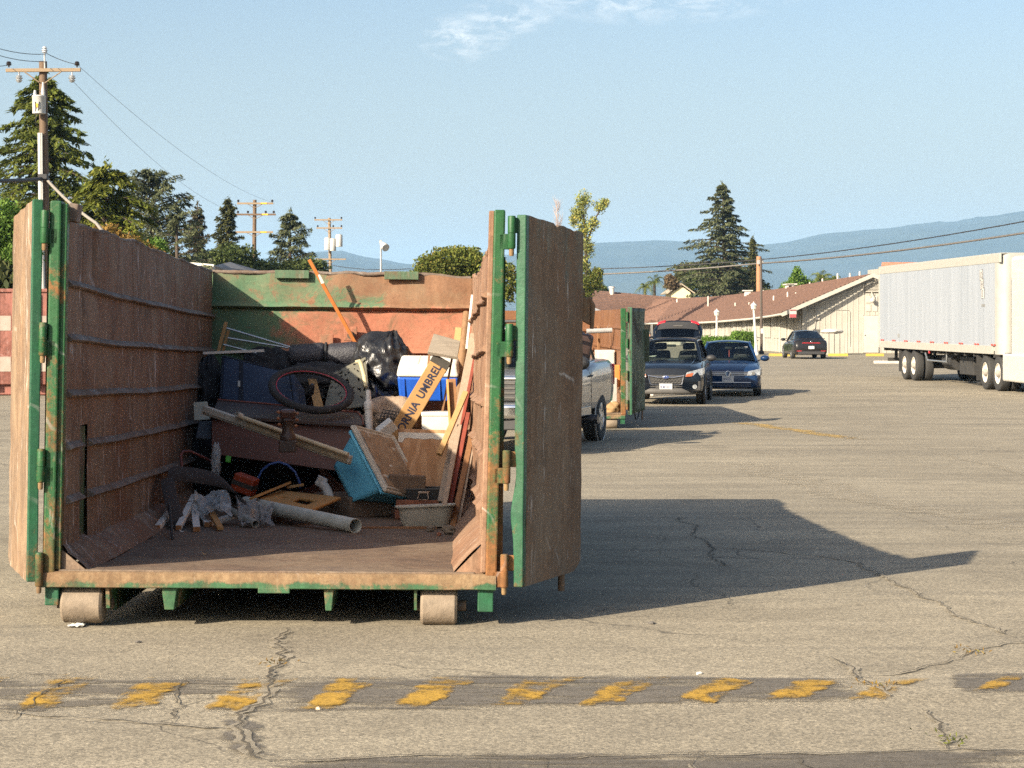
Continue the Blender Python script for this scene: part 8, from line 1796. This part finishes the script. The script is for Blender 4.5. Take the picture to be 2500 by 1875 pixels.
# ------------------------------------------------------------------ man behind the SUV
def skin_body(name, joints, edges, radii, m, parent, root=0, sub=2):
    me = bpy.data.meshes.new(name); me.from_pydata(joints, edges, []); o = bpy.data.objects.new(name, me); COL.objects.link(o); me.materials.append(m)
    md = o.modifiers.new('skin', 'SKIN'); md.use_smooth_shade = True
    for i, v in enumerate(me.skin_vertices[0].data): v.radius = radii[i] if isinstance(radii[i], tuple) else (radii[i], radii[i]); v.use_root = (i == root)
    s = o.modifiers.new('sub', 'SUBSURF'); s.levels = sub; s.render_levels = sub
    adopt(o, parent); return o
def man():
    base = Vector((3.60, 53.6, 0)); t = thing('person', 'person in a navy shirt standing behind the raised tailgate', 'person', base, (0, 0, R(20)), local=True)
    Ms = pm('skin_tone', (0.50, 0.27, 0.18), (0.44, 0.23, 0.15), rough=.55); Mn = pm('navy_shirt', (0.018, 0.024, 0.055), rough=.9); Mt = pm('dark_trousers', (0.04, 0.04, 0.045), rough=.9); Mh = pm('grey_hair', (0.16, 0.14, 0.12), (0.25, 0.22, 0.2), scale=30, rough=.9); Msh = pm('pale_shoe', (0.55, 0.50, 0.47), rough=.7)
    J = [(0, 0, .93), (0, 0, 1.12), (0, -.02, 1.32), (0, -.03, 1.43), (0, -.05, 1.50),
         (.17, -.02, 1.38), (.25, -.06, 1.12), (.20, -.26, .98), (.17, -.33, .97), (-.17, -.02, 1.38), (-.25, -.06, 1.12), (-.20, -.26, .98), (-.17, -.33, .97),
         (.10, 0, .86), (.11, -.03, .48), (.11, .02, .10), (-.10, 0, .86), (-.12, .02, .48), (-.12, .05, .10), (0, -.075, 1.60), (0, -.085, 1.66)]
    E = [(0, 1), (1, 2), (2, 3), (3, 4), (2, 5), (5, 6), (6, 7), (7, 8), (2, 9), (9, 10), (10, 11), (11, 12), (0, 13), (13, 14), (14, 15), (0, 16), (16, 17), (17, 18), (4, 19), (19, 20)]
    Rr = [(.16, .12), (.155, .12), (.15, .11), (.07, .07), (.055, .06), .06, .045, .035, .03, .06, .045, .035, .03, .085, .06, .045, .085, .06, .045, (.075, .095), (.07, .085)]
    skin_body('body', J, E, Rr, Ms, t)
    J2 = [(0, 0, .90), (0, 0, 1.12), (0, -.02, 1.31), (0, -.03, 1.41), (.175, -.02, 1.38), (.25, -.055, 1.14), (-.175, -.02, 1.38), (-.25, -.055, 1.14)]
    skin_body('shirt', J2, [(0, 1), (1, 2), (2, 3), (2, 4), (4, 5), (2, 6), (6, 7)], [(.175, .14), (.17, .14), (.165, .125), (.085, .085), .078, .062, .078, .062], Mn, t)
    J3 = [(0, 0, .93), (.10, 0, .86), (.11, -.03, .48), (.11, .02, .09), (-.10, 0, .86), (-.12, .02, .48), (-.12, .05, .09)]
    skin_body('trousers', J3, [(0, 1), (1, 2), (2, 3), (0, 4), (4, 5), (5, 6)], [(.165, .13), .10, .075, .062, .10, .075, .062], Mt, t)
    MB().blob((0, -.065, 1.66), (.088, .105, .085), 14, .04, 3, 2, n=18).obj('hair', Mh, t, smooth=180)
    MB().blob((0, -.125, 1.595), (.07, .06, .085), 12, .02, n=16).obj('face', Ms, t, smooth=180)
    for s in (-1, 1):
        MB().blob((s * .085, -.07, 1.60), (.015, .025, .035), 8, 0, n=10).obj('ear', Ms, t, smooth=180); MB().blob((s * .03, -.182, 1.615), (.012, .008, .008), 6, 0, n=8).obj('eye', Mh, t, smooth=180)
        MB().blob((s * .115, -.06 + (.03 if s < 0 else 0), .045), (.05, .14, .05), 10, .05, n=14).obj('shoe', Msh, t, smooth=180)
        for f in range(4): MB().tube([(s * (.17 + .016 * (f - 1.5)), -.345, .97), (s * (.165 + .016 * (f - 1.5)), -.385, .955), (s * (.16 + .016 * (f - 1.5)), -.41 + .006 * abs(f - 1.5), .93)], [.009, .008, .006], 6).obj('finger', Ms, t, smooth=180)
        MB().tube([(s * .145, -.33, .975), (s * .125, -.36, .965), (s * .12, -.38, .95)], [.010, .009, .007], 6).obj('thumb', Ms, t, smooth=180)
    MB().blob((0, -.190, 1.585), (.013, .022, .02), 8, 0, n=8).obj('nose', Ms, t, smooth=180); MB().blob((0, -.178, 1.548), (.025, .008, .006), 6, 0, n=10).obj('mouth', pm('lips', (0.36, 0.15, 0.12), rough=.5), t, smooth=180)
man()
t = thing('white_canopy', 'small white canopy corner above the pickup rack', 'canopy', W(1400, 900, 62))
a = W(1395, 728, 62); MB().add([a, W(1478, 762, 62), W(1395, 762, 60.5), W(1400, 762, 64)], [(0, 1, 2), (0, 3, 1), (1, 3, 2), (0, 2, 3)]).obj('cover', M_white, t); MB().tube([W(1470, 762, 62), W(1470, 762, 62) - Vector((0, 0, W(0, 762, 62).z))], .03, 6).obj('leg', M_galv, t)

# ------------------------------------------------------------------ marks on the asphalt
def mask_mat(name, col, col2, scale, lo, hi, stretch=(1, 1, 1), yfade=None, rough=.9, amax=1.0):
    """thin worn layer: noise decides where any of it is left"""
    m, nt, b, out = new_mat(name); b.inputs['Roughness'].default_value = rough; b.inputs['Specular IOR Level'].default_value = .2
    f = tex(nt, scale, 8, .72, stretch, dist=.3)
    if yfade:
        tc = nd(nt, 'ShaderNodeTexCoord'); sx = nd(nt, 'ShaderNodeSeparateXYZ'); nt.links.new(tc.outputs['Object'], sx.inputs[0]); mr = nd(nt, 'ShaderNodeMapRange')
        mr.inputs['From Min'].default_value, mr.inputs['From Max'].default_value, mr.inputs['To Min'].default_value, mr.inputs['To Max'].default_value = yfade
        nt.links.new(sx.outputs['Y'], mr.inputs[0]); ad = nd(nt, 'ShaderNodeMath', operation='ADD'); nt.links.new(f, ad.inputs[0]); nt.links.new(mr.outputs[0], ad.inputs[1]); f = ad.outputs[0]
    ct = nd(nt, 'ShaderNodeMapRange'); ct.inputs['From Min'].default_value = .30; ct.inputs['From Max'].default_value = .70; nt.links.new(f, ct.inputs[0]); f = ct.outputs[0]
    at = nd(nt, 'ShaderNodeAttribute', attribute_name='wear'); wa = nd(nt, 'ShaderNodeMath', operation='MULTIPLY_ADD'); wa.inputs[1].default_value = 0.5
    nt.links.new(at.outputs['Fac'], wa.inputs[0]); nt.links.new(f, wa.inputs[2]); f = wa.outputs[0]
    mask = ramp(nt, f, lo, hi, (0, 0, 0), (amax,) * 3)
    vo = nd(nt, 'ShaderNodeTexVoronoi'); vo.inputs['Scale'].default_value = 110; tc2 = nd(nt, 'ShaderNodeTexCoord'); nt.links.new(tc2.outputs['Object'], vo.inputs['Vector']); sp = nd(nt, 'ShaderNodeSeparateColor'); nt.links.new(vo.outputs['Color'], sp.inputs[0])
    nt.links.new(mix(nt, .6, mix(nt, ramp(nt, tex(nt, scale * 3, 5), .3, .7), col, col2), ramp(nt, sp.outputs[0], 0, 1, (.6,) * 3, (1.35,) * 3), 'MULTIPLY'), b.inputs['Base Color'])
    bump(nt, b, sp.outputs[0], .5, .006)
    t = nd(nt, 'ShaderNodeBsdfTransparent'); mx = nd(nt, 'ShaderNodeMixShader'); nt.links.new(mask, mx.inputs[0]); nt.links.new(t.outputs[0], mx.inputs[1]); nt.links.new(b.outputs[0], mx.inputs[2]); nt.links.new(mx.outputs[0], out.inputs['Surface'])
    return m
M_yel = mask_mat('worn_yellow', (0.36, 0.215, 0.034), (0.30, 0.185, 0.04), 5.5, .60, .98)
M_yel2 = mask_mat('faded_yellow', (0.42, 0.28, 0.085), (0.36, 0.25, 0.10), 5, .66, 1.05, amax=.8)
M_tar = mask_mat('tar_band', (0.120, 0.108, 0.092), (0.15, 0.135, 0.115), 3.2, .62, 1.25, (.5, 2.2, 1), amax=.85)
M_tarl = mask_mat('tar_band_thin', (0.135, 0.120, 0.098), (0.16, 0.142, 0.118), 3.2, .85, 1.4, (.5, 2.2, 1), amax=.7)
M_tar2 = mask_mat('tar_seal', (0.105, 0.094, 0.080), (0.135, 0.12, 0.10), 3.0, .62, 1.20, (.4, 2.0, 1), amax=.85)
M_pale = mask_mat('pale_dust', (0.34, 0.30, 0.23), (0.31, 0.27, 0.205), 3, .60, 1.2, amax=.65)
M_crack = pm('crack_dark', (0.042, 0.036, 0.028), (0.095, 0.078, 0.052), scale=14, rough=1.0)
def set_wear(o, vals):
    a = o.data.attributes.new('wear', 'FLOAT', 'POINT'); a.data.foreach_set('value', np.array(vals, dtype=np.float32)); return o
def flat_poly(name, m, poly, lift, nu=8, nv=4, jag=0.0, seed=0, stripe=False):
    """four-cornered sheet on the ground, given in photo pixels: near-left, near-right, far-right, far-left"""
    q = [gpt(*p) for p in poly]
    def fn(u, v):
        p = q[0].lerp(q[1], u).lerp(q[3].lerp(q[2], u), v)
        if jag and (v < .01 or v > .99): p.y += jag * mnoise.noise(Vector((u * 14, v * 3, seed))) + jag * .5 * mnoise.noise(Vector((u * 40, v, seed)))
        return (p.x, p.y, gz(p.x, p.y) + lift)
    o = structure(MB().grid(fn, nu, nv).obj(name, m, smooth=180))
    cl = lambda t: max(0.0, min(1.0, t))
    def wv(u, v):
        if stripe: return cl(min(u * 5, (1 - u) * 5)) * cl(min(v * 6, (1 - v) * 3)) * (1 - .50 * v) * (1 - .2 * u)
        return cl(min(u * 8, (1 - u) * 8)) * cl(min(v * 4, (1 - v) * 4))
    return set_wear(o, [wv(i / nu, j / nv) for i in range(nu + 1) for j in range(nv + 1)])
def marks():
    flat_poly('tar_band', M_tar, [(560, 1742), (2180, 1726), (2120, 1646), (640, 1650)], .004, 80, 8, .05, 1)
    flat_poly('tar_band', M_tarl, [(-80, 1752), (600, 1748), (660, 1648), (-80, 1640)], .0038, 40, 8, .05, 6)
    flat_poly('tar_band', M_tar, [(2330, 1690), (2540, 1700), (2540, 1640), (2300, 1640)], .004, 20, 4, .05, 2)
    flat_poly('tar_strip', M_tar2, [(640, 1900), (2560, 1890), (2560, 1832), (660, 1842)], .004, 60, 4, .05, 3)
    for k, (x, yb, yt, s) in enumerate(((20, 1738, 1650, 1), (243, 1740, 1656, 1), (474, 1744, 1660, 1), (718, 1736, 1658, .9), (940, 1730, 1656, 1), (1175, 1730, 1656, 1), (1402, 1728, 1656, .95), (1626, 1722, 1656, 1), (1845, 1718, 1656, 1.0), (2065, 1712, 1660, .8), (2375, 1690, 1650, .6), (-215, 1738, 1650, 1))):
        flat_poly('yellow_stripe', M_yel, [(x, yb), (x + 115 * s, yb), (x + 255 * s, yt), (x + 120 * s, yt)], .0075, 24, 12, .02, k, True)
    # old yellow line in the middle distance and pale drifts
    def ribbon(name, m, pts, w, lift, seed=0, jag=.3, n=10):
        g = [gpt(*p) for p in pts]; out = []
        for a, c in zip(g, g[1:]):
            for i in range(n): out.append(a.lerp(c, i / n))
        out.append(g[-1]); b = MB()
        for i, p in enumerate(out):
            d = (out[min(i + 1, len(out) - 1)] - out[max(0, i - 1)]); d.z = 0; d.normalize(); s = Vector((-d.y, d.x, 0))
            ww = w * (1 + jag * mnoise.noise(Vector((i * .37, seed, 0))) * 2); off = s * (w * jag * 2 * mnoise.noise(Vector((i * .21, seed, 9))))
            for k in (-.5, -.25, 0, .25, .5): pp = p + off + s * ww * k; b.v.append((pp.x, pp.y, gz(pp.x, pp.y) + lift))
        for i in range(len(out) - 1):
            for k in range(4): b.f.append((i * 5 + k, i * 5 + 5 + k, i * 5 + 6 + k, i * 5 + k + 1))
        return set_wear(structure(b.obj(name, m)), [w_ * min(1, i / 4, (len(out) - 1 - i) / 4) for i in range(len(out)) for w_ in (0, .75, 1, .75, 0)])
    ribbon('faded_line', M_yel2, [(1800, 1030), (1880, 1042), (1980, 1056), (2090, 1074)], .55, .004, 1, .12)
    ribbon('pale_streak', M_pale, [(2060, 1066), (2250, 1098), (2420, 1135), (2560, 1175)], .22, .004, 2, .2)
    ribbon('pale_streak', M_pale, [(1770, 1128), (1950, 1170), (2150, 1228), (2350, 1262), (2560, 1300)], .7, .004, 3, .2)
    ribbon('pale_streak', M_pale, [(1990, 948), (2200, 952), (2500, 968)], .4, .004, 4, .2); ribbon('faded_line', M_yel2, [(1440, 1056), (1530, 1049), (1620, 1046)], .14, .005, 6, .1)
    ribbon('tar_streak', M_tar, [(592, 1745), (586, 1795), (625, 1850)], .16, .0042, 5, .3)
    # cracks: dark jagged line; the widest ones with a dusty margin
    def crack(pts, w, seed, margin=0):
        rg = random.Random(seed); g = [gpt(*p) for p in pts]; out = []
        for a, c in zip(g, g[1:]):
            n = max(4, int((c - a).length / .045)); nn = Vector((-(c - a).y, (c - a).x, 0)).normalized(); L = (c - a).length
            for i in range(n): f = i / n; q = a.lerp(c, f); out.append(q + nn * (.10 * min(L, 1) * mnoise.noise(Vector((q.x * 2.2, q.y * 2.2, seed))) + .035 * mnoise.noise(Vector((q.x * 9, q.y * 9, seed))) + rg.uniform(-.009, .009)))
        out.append(g[-1])
        def strip(wd, lift, nm, m, ex):
            b = MB(); N = len(out)
            for i, p in enumerate(out):
                d = (out[min(i + 1, N - 1)] - out[max(0, i - 1)]); d.z = 0
                d = d.normalized() if d.length > 1e-6 else Vector((1, 0, 0)); s = Vector((-d.y, d.x, 0)); ww = wd * (.35 + 1.1 * abs(mnoise.noise(Vector((i * .31, seed, ex))))) * (1 if 2 < i < N - 3 else .3)
                for k in (-.5, .5): pp = p + s * (ww * k); b.v.append((pp.x, pp.y, gz(pp.x, pp.y) + lift))
            for i in range(N - 1): b.f.append((i * 2, i * 2 + 2, i * 2 + 3, i * 2 + 1))
            set_wear(structure(b.obj(nm, m)), [.75] * len(b.v))
        if margin: strip(margin, .0085, 'crack_margin', M_pale, 3)
        strip(w, .010, 'asphalt_crack', M_crack, 7)
    C = [([(695, 1535), (684, 1590), (672, 1650), (652, 1690), (640, 1720), (592, 1745), (586, 1795), (620, 1845), (655, 1862)], .026, .12), ([(655, 1862), (900, 1852), (1250, 1850), (1600, 1846), (2000, 1842), (2520, 1832)], .016, .07),
         ([(-20, 1738), (120, 1746), (400, 1772), (588, 1782)], .010, .06), ([(216, 1645), (150, 1660), (112, 1690), (60, 1730), (-10, 1772)], .012, 0), ([(478, 1643), (442, 1690), (424, 1752), (410, 1775)], .012, 0),
         ([(2022, 1604), (2100, 1652), (2175, 1702)], .020, .08), ([(2560, 1560), (2380, 1588), (2290, 1622), (2180, 1650), (2100, 1652)], .010, .05), ([(2268, 1735), (2290, 1780), (2312, 1832)], .024, .08),
         ([(1655, 1262), (1705, 1302), (1740, 1340), (1758, 1372), (1775, 1385)], .030, .0), ([(1740, 1335), (1850, 1345), (2000, 1358), (2088, 1375), (2180, 1424), (2340, 1500), (2480, 1558)], .014, .06), ([(1400, 1380), (1560, 1372), (1760, 1380), (2010, 1362)], .008, 0), ([(1560, 1332), (1520, 1350), (1420, 1362)], .008, 0), ([(1640, 1290), (1600, 1330), (1630, 1372)], .007, 0),
         ([(1700, 1400), (1690, 1430), (1760, 1455), (1780, 1485)], .010, 0), ([(400, 1640), (420, 1600), (520, 1590)], .008, 0), ([(130, 1600), (290, 1592), (330, 1575), (480, 1570)], .007, 0), ([(840, 1905), (830, 1860)], .012, 0), ([(1330, 1850), (1345, 1900)], .012, 0), ([(1690, 1850), (1680, 1900)], .012, .05), ([(1950, 1842), (1965, 1875), (2000, 1900)], .012, 0), ([(2420, 1836), (2440, 1870)], .010, 0), ([(2180, 1255), (2350, 1300), (2520, 1330)], .010, 0)]
    for k, (p, w, mg) in enumerate(C): crack(p, w * .8, k + 1, mg)
    # loose bits
    def pebble(px, py, r, m, lab, cat, nm, flat=.6):
        p = gpt(px, py); o = MB().blob(p + Vector((0, 0, r * flat * .6)), (r * 1.3, r, r * flat), 8, .35, 2.4, px, n=10).obj(nm, m, smooth=30); tag(o, lab, cat)
    Md = pm('dark_stone', (0.06, 0.055, 0.05), (0.11, 0.1, 0.09), scale=30, rough=.9)
    pebble(1590, 1524, .016, Md, 'dark pebble on the sunny asphalt below the shadow edge', 'pebble', 'pebble'); pebble(338, 1569, .012, Md, 'small dark pebble in front of the dumpster', 'pebble', 'pebble')
    pebble(778, 1733, .012, M_pale if False else pm('tan_stone', (0.5, 0.4, 0.28)), 'tan pebble by the fourth yellow stripe', 'pebble', 'pebble'); pebble(1707, 1646, .012, M_white, 'white fleck above the yellow stripes', 'litter', 'paper_fleck')
    p = gpt(186, 1531); o = MB().grid(lambda u, v: p + Vector(((u - .5) * .085, (v - .5) * .07, .012 + .016 * mnoise.noise(Vector((u * 4, v * 4, 2))))), 10, 8).obj('crumpled_paper', M_white, solid=.002); tag(o, 'crumpled white paper beside the left roller', 'litter')
    # weeds in the cracks
    rg = np.random.RandomState(4)
    for k, (px, py, lab) in enumerate(((2130, 1676, 'dry weeds in the crack right of the yellow stripes'), (2310, 1812, 'green weeds in the crack near the lower right'), (2360, 1592, 'sparse weeds along the crack at right'), (676, 1622, 'dry debris lodged in the main crack'))):
        p = gpt(px, py); n = 26; P = np.array(p) + rg.randn(n, 3) * np.array([.045, .07, 0]) + np.array([0, 0, .012]); ld = unit(rg.randn(n, 3) + np.array([0, 0, .8])); sd = unit(np.cross(ld, rg.randn(n, 3)))
        t = thing('crack_weeds', lab, 'weeds', p); quads_mesh('blades', P, ld * .014, sd * .004, M_leaf_o if k != 1 else M_leaf, t)
marks()
